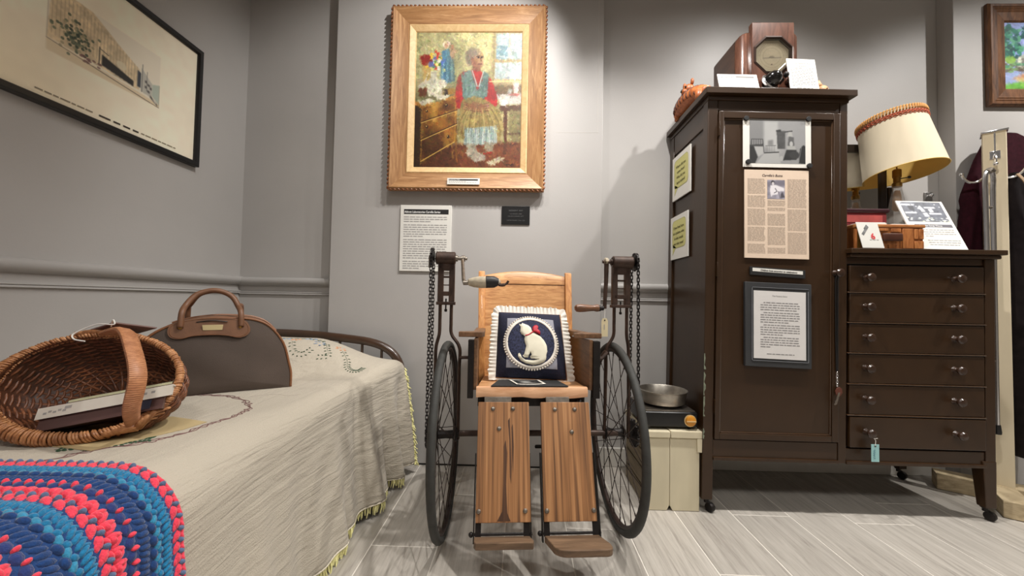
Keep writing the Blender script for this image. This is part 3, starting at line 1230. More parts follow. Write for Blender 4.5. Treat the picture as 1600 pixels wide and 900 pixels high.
# flowers and jug
for k in range(46):
    cv.ell(.185 + cv.rng.normal(0, .038), .215 + cv.rng.normal(0, .034), .014, .012,
           [(226, 190, 70), (236, 222, 130), (86, 110, 176), (226, 226, 220), (200, 70, 46), (78, 130, 62)][k % 6], .9)
cv.ell(.145, .24, .025, .022, (84, 104, 176), .8)
cv.poly([(.14, .29), (.205, .29), (.20, .33), (.225, .38), (.20, .42), (.12, .42), (.105, .37), (.145, .33)], (196, 192, 172), 1, 1, .2)
cv.line([(.12, .30), (.095, .36), (.12, .40)], .01, (206, 200, 180), 1)
# letters and papers
cv.poly([(.02, .40), (.10, .35), (.12, .38), (.05, .44)], (196, 190, 170), .9)
cv.poly([(.03, .42), (.11, .41), (.11, .47), (.04, .48)], (104, 62, 40), .9)
for q in ([(.105, .41), (.17, .405), (.19, .46), (.13, .475)], [(.20, .355), (.275, .35), (.295, .40), (.24, .42)], [(.175, .385), (.235, .385), (.25, .44), (.20, .44)],
          [(.17, .44), (.25, .425), (.26, .47), (.18, .48)], [(.2, .465), (.32, .46), (.315, .50), (.21, .50)]):
    cv.poly(q, (214, 208, 186), 1, 1, .12)
    x0, y0 = q[0]
    cv.line([(x0 + .02, y0 + .018), (x0 + .055, y0 + .016)], .005, (150, 146, 126), .7)
cv.poly([(.29, .42), (.38, .415), (.38, .455), (.31, .465)], (170, 130, 66), 1)
cv.poly([(.27, .425), (.31, .42), (.31, .46), (.28, .465)], (74, 60, 48), 1)
# chest of drawers
cv.poly([(.0, .52), (.06, .55), (.06, 1), (.0, 1)], (62, 44, 26), 1, 1, .2)
cv.poly([(.06, .55), (.40, .48), (.40, .80), (.06, .98)], (150, 104, 46), 1, 1)
m_ = cv.polymask([(.06, .55), (.40, .48), (.40, .80), (.06, .98)])
cv.put(m_ * np.clip(vnoise(cv.h, cv.w, 22, cv.rng) * 1.8 - .7, 0, 1), (78, 46, 22), .9)
cv.put(m_ * np.clip(vnoise(cv.h, cv.w, 16, cv.rng) * 2.2 - 1.2, 0, 1), (206, 162, 84), .8)
cv.put(cv.polymask([(.06, .80), (.2, .73), (.3, .86), (.06, .98)], 4), (74, 44, 24), .6)
for (a, b) in (((.065, .665), (.40, .575)), ((.065, .795), (.40, .675))):
    cv.line([a, b], .009, (84, 54, 26), .9)
    cv.line([(a[0], a[1] + .008), (b[0], b[1] + .008)], .006, (204, 166, 90), .8)
cv.line([(.07, .55), (.07, .97)], .012, (190, 150, 80), .7)
cv.line([(.385, .50), (.385, .78)], .010, (184, 142, 74), .7)
cv.line([(.07, .955), (.38, .81)], .012, (186, 146, 78), .8)
for (x, y) in ((.115, .585), (.12, .70), (.32, .77), (.30, .54)):
    cv.ell(x, y, .012, .010, (60, 36, 20), .9)
    cv.ell(x - .004, y - .004, .005, .004, (226, 190, 110), .9)
cv.poly([(.0, .51), (.22, .52), (.40, .45), (.43, .465), (.43, .475), (.06, .56), (.0, .535)], (186, 136, 70), 1, 1, .1)
cv.poly([(.02, .505), (.14, .49), (.20, .51), (.07, .545)], (206, 200, 176), 1, 1, .1)
cv.line([(.355, .82), (.37, .93)], .012, (170, 124, 66), 1)
cv.line([(.395, .80), (.405, .94)], .012, (148, 104, 54), 1)
# the sitter
cv.ell(.535, .180, .070, .060, (122, 108, 92), 1, 0, .4)
cv.ell(.575, .195, .062, .070, (168, 122, 92), 1, -.15, .25)
cv.ell(.545, .158, .064, .036, (150, 138, 122), .9, -.3, .6)
cv.ell(.505, .200, .026, .050, (132, 118, 102), .9, 0, .5)
cv.ell(.535, .205, .012, .020, (150, 104, 78), .9)
cv.ell(.598, .205, .030, .040, (188, 142, 108), .7, 0, .9)
cv.line([(.575, .180), (.600, .176)], .010, (88, 58, 42), .8)
cv.line([(.613, .177), (.632, .180)], .008, (88, 58, 42), .8)
cv.ell(.590, .188, .010, .006, (50, 34, 26), .9)
cv.ell(.620, .188, .008, .006, (50, 34, 26), .9)
cv.line([(.608, .185), (.618, .212), (.606, .216)], .008, (120, 80, 58), .9)
cv.line([(.590, .235), (.622, .233)], .008, (112, 62, 52), .9)
cv.ell(.605, .255, .026, .012, (150, 104, 78), .8, 0, .8)
cv.ell(.560, .225, .022, .026, (140, 98, 74), .6, 0, .9)
cv.poly([(.535, .25), (.61, .258), (.62, .31), (.53, .31)], (146, 102, 76), 1, 1)
cv.poly([(.40, .33), (.45, .29), (.56, .28), (.64, .30), (.71, .34), (.77, .47), (.775, .55), (.70, .56), (.45, .57), (.39, .56), (.38, .44)], (172, 48, 44), 1, 1, .25)
cv.poly([(.43, .31), (.52, .275), (.56, .36), (.585, .44), (.62, .36), (.64, .285), (.69, .31), (.68, .47), (.58, .52), (.45, .49)], (112, 136, 128), 1, 1, .25)
for k in range(10):
    cv.line([(.46 + k * .022, .34), (.47 + k * .020, .47)], .006, (150, 172, 162) if k % 2 else (82, 106, 100), .55)
cv.poly([(.545, .29), (.615, .29), (.585, .40)], (186, 56, 48), 1, 1, .1)
cv.poly([(.44, .50), (.56, .47), (.68, .50), (.80, .58), (.84, .70), (.80, .80), (.70, .74), (.50, .74), (.44, .80), (.40, .72)], (150, 132, 84), 1, 1, .3)
for k in range(16):
    x = .42 + k * .026
    cv.line([(.60 + (x - .6) * .55, .54), (x, .66), (x + (x - .6) * .12, .77)], .008, (190, 174, 118) if k % 2 else (112, 98, 62), .42)
for k in range(7):
    a0 = .50 + k * .008
    cv.line([(.46, .52 + k * .008), (.58, .55 + k * .006), (.70, .52 + k * .01)], .012, (176, 134, 96) if k % 2 else (122, 82, 58), .8)
cv.ell(.585, .545, .07, .028, (150, 104, 74), .7, 0, .5)
cv.poly([(.475, .71), (.77, .69), (.78, .82), (.60, .83), (.47, .83)], (158, 170, 162), 1, 1)
for k in range(12):
    x = .485 + k * .024
    cv.line([(x, .71), (x - .004, .83)], .009, (200, 206, 196) if k % 2 else (112, 132, 132), .6)
cv.poly([(.49, .82), (.56, .82), (.60, .88), (.67, .90), (.67, .94), (.58, .955), (.50, .91)], (166, 158, 140), 1, 1, .25)
cv.poly([(.66, .81), (.75, .81), (.74, .88), (.67, .88)], (156, 144, 122), 1, 1, .2)
cv.line([(.655, .895), (.73, .885)], .016, (156, 56, 40), 1)
cv.poly([(.68, .955), (.80, .915), (.86, .925), (.72, .985)], (186, 178, 150), 1, 1, .2)
cv.line([(.85, .975), (.93, .97)], .008, (44, 26, 18), .9)
dark = cv.polymask([(.0, .5), (.07, .54), (.2, .75), (.4, .86), (.4, 1), (0, 1)], 14)
cv.put(dark, (58, 40, 24), .35)
cv.put(cv.polymask([(.30, .1), (.45, .05), (.46, .3), (.40, .45), (.34, .42)], 10), (112, 112, 78), .45)
cv.put(cv.polymask([(.55, .02), (.72, .02), (.70, .3), (.64, .26)], 12), (222, 212, 160), .5)
cv.strokes(4200, 6, 2.2, .07)
cv.strokes(2200, 5, 1.6, .10, .4)
# accents on top of the brushwork
for (x0, y0, x1, y1, w_, c_) in ((.575, .181, .602, .177, .009, (84, 54, 40)), (.614, .178, .633, .181, .008, (84, 54, 40)), (.590, .236, .622, .234, .008, (104, 58, 48)),
                                (.608, .188, .619, .213, .007, (118, 78, 56)), (.535, .285, .585, .40, .010, (196, 208, 200)), (.64, .29, .60, .40, .010, (196, 208, 200)),
                                (.07, .955, .38, .81, .008, (206, 168, 96)), (.065, .672, .40, .582, .006, (222, 186, 110)), (.065, .802, .40, .682, .006, (222, 186, 110)),
                                (.065, .664, .40, .574, .006, (74, 46, 22)), (.065, .794, .40, .674, .006, (74, 46, 22)), (.70, .365, 1, .362, .010, (224, 208, 158))):
    cv.line([(x0, y0), (x1, y1)], w_, c_, .8)
for (x, y) in ((.115, .585), (.12, .70), (.32, .77), (.30, .54)):
    cv.ell(x, y, .012, .010, (56, 34, 18), .9)
    cv.ell(x - .004, y - .003, .005, .004, (230, 196, 120), .9)
for (x, y) in ((.590, .189), (.621, .189)):
    cv.ell(x, y, .009, .005, (40, 28, 22), .9)
for k in range(9):
    x = .495 + k * .031
    cv.line([(x, .72), (x - .004 + .006 * math.sin(k), .825)], .006, (222, 224, 214) if k % 2 else (104, 124, 124), .6)
for k in range(9):
    a0 = .43 + k * .045
    cv.line([(.60 + (a0 - .6) * .6, .56), (a0, .66), (a0 + (a0 - .6) * .1, .74)], .006, (206, 190, 132) if k % 2 else (104, 90, 54), .6)
cv.mottle(.06)
cv.a = np.clip((cv.a - 118) * 1.12 + 108, 0, 255)
painted('canvas', cv, pl, .127, W - .127, .127, H - .127, .006, M_paint, bp_)

npm = thing('name_plate', 'small white caption plate on the bottom rail of the golden painting frame', 'label', (-.306, YP - .04, 1.425))
pn = Plane((-.3885, YP - .0495, 1.4610), (1, 0, 0), (0, .16, 1))
mb = MB()
pn.slab(mb, 0, .165, 0, .034, -.003, .001)
build('plate', mb, M_card, npm, bevel=.0006)
mb = MB()
pn.slab(mb, .008, .156, .006, .0135, .001, .0015)
build('title_bar', mb, M_ink, npm)
lettering('lettering', 'Resident Ray (1945)', .0066, pn, .010, .0072, M_whiteink, npm, .0018)
pm = MB()
rr = random.Random(4)
print_rows(pm, pn, .008, .10, .0175, 1, .006, .0022, rr, .0015, 0, 1, .006, .012, .003)
print_rows(pm, pn, .008, .15, .0240, 1, .006, .0022, rr, .0015, 0, 1, .006, .012, .003)
build('small_print', pm, M_lightink, npm, smooth=0, fixn=False, kind='stuff')

# ---- text panel and black plate under the painting
pn = Plane((-.636, YP - .009, 1.331), (1, 0, 0), (-.009 / .34 * 0 + .0, 0, 1))
tp = thing('text_panel', 'white printed text panel on the wall under the golden framed painting', 'text panel', (-.50, YP, .988))
mb = MB()
pn.slab(mb, 0, .266, 0, .343, -.009, 0)
build('board', mb, M_card, tp, bevel=.0012)
mb = MB()
pn.slab(mb, .018, .250, .022, .047, 0, .0006)
build('title_bar', mb, M_ink, tp)
lettering('lettering', 'Abbott Laboratories Carville Series', .0158, pn, .021, .0285, M_whiteink, tp, .0011, bold=.00025, sx=.82)
pm = MB()
rr = random.Random(6)
v = .060
for n_, last in ((3, .62), (6, .48), (9, .8), (4, .38)):
    v = print_rows(pm, pn, .018, .243, v, n_, .0118, .0042, rr, .0006, 0, last, .010, .032, .004) + .006
build('paragraph_print', pm, M_greyink, tp, smooth=0, fixn=False, kind='stuff')

pn = Plane((-.1118, YP - .006, 1.332), (1, 0, 0), (0, 0, 1))
bpz = thing('black_plate', 'small black engraved plate on the wall right of the white text panel', 'label', (-.04, YP, 1.237))
mb = MB()
pn.slab(mb, 0, .145, 0, .095, -.006, 0)
build('plate', mb, M_black, bpz, bevel=.0008)
M_engr = mat('engraved_grey', c3(92, 92, 92), .6, var=0)
lettering('lettering', 'RESIDENT  RAY', .0105, pn, .073, .018, M_engr, bpz, .0006, 'CENTER')
lettering('lettering', 'CA STACK, 1945', .0085, pn, .073, .0365, M_engr, bpz, .0006, 'CENTER')
lettering('lettering', 'OIL ON CANVAS, GIFT', .0080, pn, .073, .0485, M_engr, bpz, .0006, 'CENTER')
lettering('lettering', 'CATALOGUED  2 No. 12.8', .0080, pn, .073, .0700, M_engr, bpz, .0006, 'CENTER')

# ---- landscape in a brown frame at the far right
pl = Plane((2.296, 1.947, 2.372), (1, 0, 0), (0, 0, 1))
W, H = .72, .519
lp = thing('landscape_painting', 'brown framed landscape painting of a grey house and trees at the right edge', 'painting', (2.62, 1.95, 1.837))
for sd in ('top', 'bottom', 'left', 'right'):
    mb = MB()
    frame_bar(mb, pl, W, H, .1, [(0, 0), (0, .014), (.008, .022), (.018, .022), (.022, .018), (.028, .021), (.034, .017), (.040, .020), (.046, .016), (.084, .012), (.091, .005), (.091, 0)], sd)
    build('frame_bar', mb, M_brownframe, lp, smooth=25)
cv = Canvas(180, 110, (140, 156, 196), 21)
cv.poly([(0, 0), (1, 0), (1, .5), (0, .5)], (136, 152, 200), 1, 3, .12)
cv.poly([(.25, .25), (.6, .2), (1, .3), (1, .5), (.25, .5)], (190, 196, 214), .8, 8)
for k in range(90):
    x = abs(cv.rng.normal(.03, .09))
    cv.ell(x, cv.rng.uniform(.06, .55), .03, .028, [(24, 84, 76), (44, 116, 92), (86, 150, 118), (20, 64, 66)][k % 4], .9, cv.rng.uniform(0, 3))
cv.poly([(.10, .60), (.24, .42), (.62, .40), (.66, .62), (.66, .72), (.10, .72)], (112, 112, 104), 1, 1, .1)
cv.poly([(.08, .58), (.25, .40), (.64, .36), (.70, .56), (.28, .46)], (168, 168, 160), 1, 1)
cv.poly([(.12, .52), (.155, .52), (.155, .66), (.12, .66)], (206, 206, 190), 1, 1)
cv.poly([(.26, .52), (.32, .52), (.32, .70), (.26, .70)], (70, 72, 70), 1, 1)
cv.ell(.06, .56, .05, .06, (128, 170, 66), .9)
for k in range(30):
    cv.ell(cv.rng.uniform(0, .25), cv.rng.uniform(.62, .74), .03, .02, [(70, 130, 100), (110, 150, 90), (90, 80, 70)][k % 3], .8)
cv.poly([(.05, .85), (.25, .70), (1, .68), (1, .85)], (170, 124, 92), 1, 2, .15)
cv.poly([(.1, .84), (1, .78), (1, .90), (.15, .90)], (206, 178, 96), .9, 3)
cv.poly([(0, .92), (.25, .86), (1, .86), (1, 1), (0, 1)], (98, 158, 62), 1, 2, .2)
cv.strokes(1200, 5, 1.8, .07, .3)
cv.mottle(.10)
painted('canvas', cv, pl, .089, W - .089, .089, H - .089, .004, M_paint, lp)

# small metal fitting on the back wall beside the corner
fit = thing('wall_fitting', 'small grey metal fitting with two shiny knobs on the wall behind the lamp', 'fitting', (2.09, YB, 1.36))
build('plate', MB().box(2.073, 2.113, YB - .006, YB, 1.362, 1.445), mat('fitting_metal', c3(150, 148, 146), .35, metal=.8), fit, bevel=.002)
for z in (1.425, 1.382):
    build('knob', MB().lathe([(.004, 0), (.005, .008), (.009, .012), (.009, .018), (.004, .022)], axisM((2.093, YB - .006, z), (0, -1, 0)), 12), M_chrome, fit)

# ================================================================== wheelchair (local frame: x right, y to the back, z up)
M_iron = mat('rusty_brown_iron', c3(62, 45, 36), .5, metal=.35, var=.35, scale=(40, 40, 40), bump=.3, bscale=(200, 200, 200))
M_irondark = mat('dark_iron', c3(30, 25, 23), .5, metal=.4, var=.3, scale=(50, 50, 50), bump=.2, bscale=(200, 200, 200))
M_steel = mat('worn_steel', c3(140, 132, 122), .35, metal=.9, var=.25, scale=(60, 60, 60))
M_tire = mat('worn_grey_rubber', c3(50, 50, 47), .7, var=.2, scale=(40, 40, 40), bump=.2, bscale=(150, 150, 150))
M_rim = mat('dark_wood_rim', c3(44, 30, 24), .5, var=.3, scale=(30, 30, 30))
M_spoke = mat('rusty_spoke', c3(52, 42, 36), .5, metal=.5, var=.2)
M_oak = wood('honey_oak', c3(158, 102, 56), c3(216, 164, 108), (6, 30, 42), .38, .12, c3(194, 140, 86), coat=.3, distort=2.6)
M_oakpost = wood('honey_oak_post', c3(170, 106, 54), c3(218, 158, 94), (60, 60, 5), .4, .12, coat=.2)
M_oakside = wood('brown_oak_panel', c3(84, 58, 38), c3(134, 98, 68), (40, 5, 40), .45, .15)
M_oakleg = wood('weathered_oak', c3(98, 66, 42), c3(178, 130, 86), (110, 2.0, 1.6), .5, .10, c3(150, 104, 64), distort=.12, detail=2.2)
M_seat = wood('worn_seat_wood', c3(172, 118, 74), c3(222, 172, 122), (5, 40, 40), .45, .15)
M_pale = wood('pale_seat_edge', c3(206, 152, 112), c3(238, 192, 152), (5, 30, 30), .4, .1)
M_foot = wood('grey_brown_footrest', c3(84, 64, 46), c3(128, 102, 78), (6, 40, 40), .55, .2)
M_tape = mat('grimy_white_tape', c3(176, 164, 142), .7, var=.2, scale=(60, 20, 60), bump=.4, bscale=(30, 200, 200))
M_btape = mat('black_tape', c3(26, 24, 24), .5, var=.2)

wc = thing('wheelchair', 'antique hand-cranked wooden wheelchair with spoked wheels in front of the painting', 'wheelchair',
           (.047, 1.475, 0), R(5), local=True)


def wheel(cx, cy, yaw, camb, side):
    Mx = (Matrix.Translation((cx, cy, .3455)) @ Matrix.Rotation(yaw, 4, 'Z') @ Matrix.Rotation(camb, 4, 'Y') @ Matrix.Rotation(PI / 2, 4, 'Y'))
    # local z of Mx is the axle
    tr = []
    RT = .3315
    for k in range(72):
        a = 2 * PI * k / 72
        tr.append(Mx @ Vector((RT * math.cos(a), RT * math.sin(a), 0)))
    w = build('wheel', MB().tube(tr, .0138, 10, closed=True), M_tire, wc, smooth=180, label='grey rubber tyre')
    rim = []
    for k in range(72):
        a = 2 * PI * k / 72
        rim.append(Mx @ Vector((.3165 * math.cos(a), .3165 * math.sin(a), 0)))
    build('rim', MB().tube(rim, .0095, 8, closed=True, sx=1.0), M_rim, w, smooth=180)
    build('hub', MB().lathe([(.010, -.045), (.012, -.04), (.024, -.038), (.026, -.034), (.016, -.030), (.014, 0), (.016, .030), (.026, .034), (.024, .038), (.012, .04), (.010, .045)], Mx, 16),
          M_irondark, w)
    ns = 28
    for k in range(ns):
        a = 2 * PI * k / ns
        sgn = 1 if k % 2 else -1
        tw = .62 if (k // 2) % 2 else -.62
        p = Mx @ Vector((.024 * math.cos(a + tw * 2), .024 * math.sin(a + tw * 2), .034 * sgn))
        q = Mx @ Vector((.310 * math.cos(a), .310 * math.sin(a), 0))
        mb = MB().tube([p, q], .0016, 5)
        q2 = p.lerp(q, .945)
        mb.tube([q2, q], .0026, 5)
        build('spoke', mb, M_spoke, w, fixn=False)
    return w


wheel(-.3207, -.010, R(-1.7), R(-.85), -1)
wheel(.3196, .007, R(-1.7), R(-.85), 1)


def chain(name, x, y0, z0, r0, z1, r1):
    """roller chain loop round two sprockets in the plane x"""
    path = []
    for k in range(13):
        a = PI * k / 12
        path.append((y0 + r0 * math.cos(a), z0 + r0 * math.sin(a)))
    for k in range(1, 22):
        t = k / 22
        path.append((y0 - r0 + (r0 - r1) * t, z0 + (z1 - z0) * t))
    for k in range(13):
        a = PI + PI * k / 12
        path.append((y0 + r1 * math.cos(a), z1 + r1 * math.sin(a)))
    for k in range(1, 22):
        t = k / 22
        path.append((y0 + r1 + (r0 - r1) * t, z1 + (z0 - z1) * t))
    P = np.array(path + [path[0]])
    seg = np.sqrt((np.diff(P, axis=0) ** 2).sum(1))
    cs = np.concatenate([[0], np.cumsum(seg)])
    tot = cs[-1]
    n = int(tot / .0127)
    n -= n % 2
    mb = MB()

    def at_(d):
        d = d % tot
        return (np.interp(d, cs, P[:, 0]), np.interp(d, cs, P[:, 1]))
    for i in range(n):
        a, b = at_(i * tot / n), at_((i + 1) * tot / n)
        dy, dz = b[0] - a[0], b[1] - a[1]
        a2 = (a[0] - dy * .12, a[1] - dz * .12)
        b2 = (b[0] + dy * .12, b[1] + dz * .12)
        offs_ = (-.0042, .0042) if i % 2 else (-.0018, .0018)
        for o in offs_:
            mb.beam((x + o, *a2), (x + o, *b2), .0022, .0066, up=(0, dz, -dy) if abs(dz) + abs(dy) > 0 else (0, 0, 1))
        mb.tube([(x - .005, *a), (x + .005, *a)], .0029, 6)
    return build(name, mb, M_irondark, wc, smooth=0, fixn=False)


def sprocket(x, y, z, r, nt, w=.0035):
    poly = []
    for k in range(nt * 4):
        a = 2 * PI * k / (nt * 4)
        rr_ = r * (1.10 if k % 4 in (1, 2) else .92)
        poly.append((y + rr_ * math.cos(a), z + rr_ * math.sin(a)))
    mb = MB().prism(poly, x - w, x + w, lambda u, v, d: (d, u, v))
    mb.lathe([(.012, -.008), (.012, .008)], axisM((x, y, z), (1, 0, 0)), 12)
    return build('sprocket', mb, M_irondark, wc, smooth=30)


def tower(sd, xs_out, xs_in, xh0, xh1, ysh, zt=1.003):
    """crank tower straddling a wheel: xs_* are (top, bend, low) x of the outer and inner strut"""
    y = ysh
    b = MB()
    x0, x1 = xh0, xh1
    b.lathe([(.008, 0), (.020, 0), (.024, .004), (.0245, x1 - x0 - .004), (.020, x1 - x0), (.008, x1 - x0)], axisM((x0, y, zt), (1, 0, 0)), 20)
    build('gear_housing', b, M_iron, wc)
    mid = (xs_out[0] + xs_in[0]) / 2
    b = MB()
    for xx in (xs_out[0], xs_in[0]):
        b.box(xx - .0105, xx + .0105, y - .010, y + .010, .838, zt - .015)
    w0, w1 = min(xs_out[0], xs_in[0]) - .0085, max(xs_out[0], xs_in[0]) + .0085
    b.box(w0, w1, y - .010, y + .010, .955, zt - .012)
    b.box(w0 + .01, w1 - .01, y - .006, y + .006, .928, .935)
    b.box(w0 + .01, w1 - .01, y - .006, y + .006, .899, .903)
    b.box(w0 + .005, w1 - .005, y - .010, y + .010, .860, .877)
    b.box(w0 - .006, w1 + .006, y - .013, y + .013, .826, .838)
    build('fork_plate', b, M_iron, wc, bevel=.0025)
    build('bolt', MB().lathe([(.0028, .85), (.0028, .81), (.0055, .81), (.0055, .802), (.003, .800)], Matrix.Translation((mid, y, 0)), 8), M_irondark, wc)
    for (a_, b__, c_) in (xs_out, xs_in):
        pth = cat_rom([(a_, y, .84), (a_, y, .76), (a_ + (b__ - a_) * .1, y, .715), (b__, y, .665), ((b__ * .7 + c_ * .3), y, .58), (c_, y, .36), (c_, y, .325)], 6)
        build('strut', MB().tube(pth, .0085, 8, sx=.75), M_iron, wc)
    return mid


tower(-1, (-.356, -.368, -.372), (-.314, -.280, -.279), -.376, -.302, 0)
tower(1, (.363, .371, .374), (.313, .285, .279), .303, .386, 0)
for x in (-.389, .394):
    sprocket(x, 0, 1.005, .033, 11)
    sprocket(x, 0, .3455, .048, 16)
    chain('chain', x, 0, 1.005, .033, .3455, .048)
build('bracket', MB().box(-.402, -.397, -.012, .014, .965, 1.012), M_steel, wc, bevel=.001, label='small steel plate')
# cranks
ck = MB()
ck.lathe([(.012, 0), (.012, .008), (.007, .009), (.007, .022), (.0115, .022), (.0115, .036), (.006, .037), (.006, .044)], axisM((-.302, 0, 1.003), (1, 0, 0)), 14)
ck.tube([(-.276, -.003, 1.000), (-.270, -.06, .968), (-.262, -.13, .916), (-.257, -.148, .905)], [.0065, .006, .0065, .0075], 8)
ck.lathe([(.0085, 0), (.0085, .02)], axisM((-.262, -.15, .905), (1, 0, .03)), 10)
c1_ = build('crank', ck, M_steel, wc, smooth=40)
gr = MB().lathe([(.006, 0), (.012, .004), (.0175, .022), (.0205, .045), (.020, .070), (.0175, .092), (.011, .108), (.006, .112)], axisM((-.247, -.15, .907), (1, 0, .02)), 18)
build('handle_grip', gr, M_tape, c1_, label='handle wrapped in grimy white tape')
gr = MB().lathe([(.0165, 0), (.0212, .003), (.0200, .030), (.0165, .038), (.012, .046), (.008, .047)], axisM((-.187, -.15, .909), (1, 0, .02)), 18)
build('tape_band', gr, M_btape, c1_, label='black tape band')
hk = cat_rom([(-.147, -.155, .906), (-.136, -.157, .900), (-.124, -.158, .900), (-.114, -.158, .905), (-.108, -.158, .914)], 5)
build('hook', MB().tube(hk, [.0055] * 12 + [.004] * (len(hk) - 12), 8), M_iron, c1_)
ck = MB()
ck.lathe([(.012, 0), (.012, .006), (.007, .007), (.007, .016), (.0125, .017), (.0125, .030), (.006, .031), (.006, .038)], axisM((.303, 0, 1.004), (-1, 0, 0)), 14)
ck.tube([(.281, 0, 1.000), (.279, -.004, .93), (.274, -.006, .845), (.274, -.006, .822)], [.0095, .0085, .0075, .0075], 8)
c2_ = build('crank', ck, M_iron, wc, smooth=40)
build('nut', MB().lathe([(.012, 0), (.014, .004), (.014, .012), (.008, .016)], axisM((.287, 0, 1.006), (-1, 0, 0)), 8), M_tape, c2_, label='pale painted nut')
build('handle_ferrule', MB().lathe([(.007, 0), (.009, .002), (.009, .012), (.012, .013), (.012, .020), (.008, .021)], axisM((.270, -.006, .824), (-1, 0, -.02)), 12), M_irondark, c2_)
M_handle = wood('turned_handle_wood', c3(72, 44, 26), c3(132, 88, 56), (5, 40, 40), .35, .1, coat=.3)
build('handle_grip', MB().lathe([(.008, 0), (.0135, .002), (.0145, .010), (.0115, .022), (.0125, .038), (.0150, .060), (.0155, .078), (.0135, .090), (.006, .096)],
                               axisM((.252, -.006, .824), (-1, 0, -.02)), 18), M_handle, c2_, label='turned brown wooden handle')
# axle and under-frame
build('axle', MB().tube([(-.33, 0, .3455), (.33, 0, .3455)], .011, 10), M_iron, wc)
fb2 = MB()
for x in (-.17, .15):
    fb2.tube([(x, -.12, .50), (x, 0, .36), (x, .20, .22), (x * .4, .33, .17)], .009, 6)
    fb2.tube([(x, 0, .35), (x, .1, .50)], .008, 6)
fb2.tube([(-.20, .05, .505), (.18, .05, .505)], .008, 6)
build('under_frame', fb2, M_irondark, wc)
cs = build('caster', MB().lathe([(.01, -.014), (.058, -.012), (.066, -.006), (.066, .006), (.058, .012), (.01, .014)], axisM((-.01, .36, .066), (1, 0, 0)), 20), M_tire, wc)
build('caster_fork', MB().tube([(-.01, .33, .19), (-.032, .35, .15), (-.032, .36, .066), (.012, .36, .066), (.012, .35, .15), (-.01, .33, .19)], .006, 6), M_irondark, wc)
# seat
build('seat', MB().add([(-.208, -.118, .522), (.175, -.118, .524), (.172, .24, .497), (-.186, .24, .495), (-.208, -.118, .5445), (.175, -.118, .5465), (.172, .24, .519), (-.186, .24, .517)],
                       [(3, 2, 1, 0), (4, 5, 6, 7), (0, 1, 5, 4), (1, 2, 6, 5), (2, 3, 7, 6), (3, 0, 4, 7)]), M_seat, wc, bevel=.002)
mb = MB()
n = 12
v0 = []
for k in range(n + 1):
    x = -.2105 + .388 * k / n
    v0.append([Vector((x, -.134, .513 + .003 * math.sin(k * 1.7))), Vector((x, -.137, .530)), Vector((x, -.132, .5465)), Vector((x, -.114, .5475)), Vector((x, -.114, .513))])
build('seat_edge', MB().grid(v0, flip=True), M_pale, wc, smooth=50, label='pale worn wooden front edge')
build('seat_rail', MB().box(-.205, .172, -.112, -.10, .478, .512).box(-.205, -.195, -.11, .23, .478, .5).box(.162, .172, -.11, .23, .478, .5), M_irondark, wc)
# side panels with iron corner straps
for x, sx in ((-.2155, -1), (.1925, 1)):
    poly = [(-.118, .535), (-.118, .712), (.28, .690), (.26, .500)]
    build('side_panel', MB().prism(poly, x - .006, x + .006, lambda u, v, d: (d, u, v)), M_oakside, wc, bevel=.0015)
    build('corner_strap', MB().box(min(x + sx * .006, x + sx * (.026 if sx < 0 else .030)), max(x + sx * .006, x + sx * (.026 if sx < 0 else .030)), -.128, -.100, .508, .708), M_irondark, wc, bevel=.0015)
    xi, xo = (x + .022, x - .062) if sx < 0 else (x - .060, x + .044)
    xi2, xo2 = (x + .030, x - .012) if sx < 0 else (x - .024, x + .016)
    poly = [(xo, -.098), (xi, -.098), (xi2, -.06), (xi2, .30), (xo2, .30), (xo2, -.03), (xo, -.066)]
    if sx > 0:
        poly = list(reversed(poly))
    build('armrest', MB().prism(poly, 0, 1, lambda u, v, d: (u, v, .7155 + d * .019 - (v + .1) * .035)), M_oakside, wc, bevel=.003)
build('side_bracket', MB().tube([(-.279, 0, .628), (-.262, -.005, .63), (-.226, -.02, .632)], .009, 8, sx=.7), M_iron, wc)
build('side_bracket', MB().tube([(.285, 0, .655), (.262, -.005, .632), (.203, -.02, .628)], [.014, .012, .010], 8, sx=.8), M_iron, wc)
# back
def bk(x, t, d=0.0):
    """t: 0 seat .. 1 top, d towards the front"""
    return Vector((x, .225 + .118 * t - d, .505 + .478 * t - d * .2))


for xa, xb in ((-.198, -.208), (.186, .198)):
    vs = []
    for t, x in ((-.05, xa), (1.0, xb)):
        for dx, dd in ((-.0145, 0), (.0145, 0), (.0145, .026), (-.0145, .026)):
            vs.append(bk(x + dx, t, dd))
    build('back_post', MB().add(vs, [(3, 2, 1, 0), (4, 5, 6, 7), (0, 1, 5, 4), (1, 2, 6, 5), (2, 3, 7, 6), (3, 0, 4, 7)]), M_oakpost, wc, bevel=.003)
g = []
for k in range(21):
    u = k / 20
    x = -.192 + .375 * u
    top = .948 + .052 * (1 - (2 * u - 1) ** 2)
    g.append([bk(x, 0, .006), bk(x, .89, .006)])
mb = MB()
mb.grid(g)
mb.grid([[p + Vector((0, .010, 0)) for p in row] for row in g], flip=True)
build('back_panel', mb, M_oak, wc, smooth=0)
g = []
for k in range(25):
    u = k / 24
    x = -.195 + .382 * u
    top = .955 + .048 * (1 - (2 * u - 1) ** 2)
    g.append([bk(x, .880, .005), bk(x, .882, .010), bk(x, top - .006, .011), bk(x, top, .008), bk(x, top, -.006), bk(x, .880, -.006)])
build('top_rail', MB().grid(g), M_oak, wc, smooth=40)


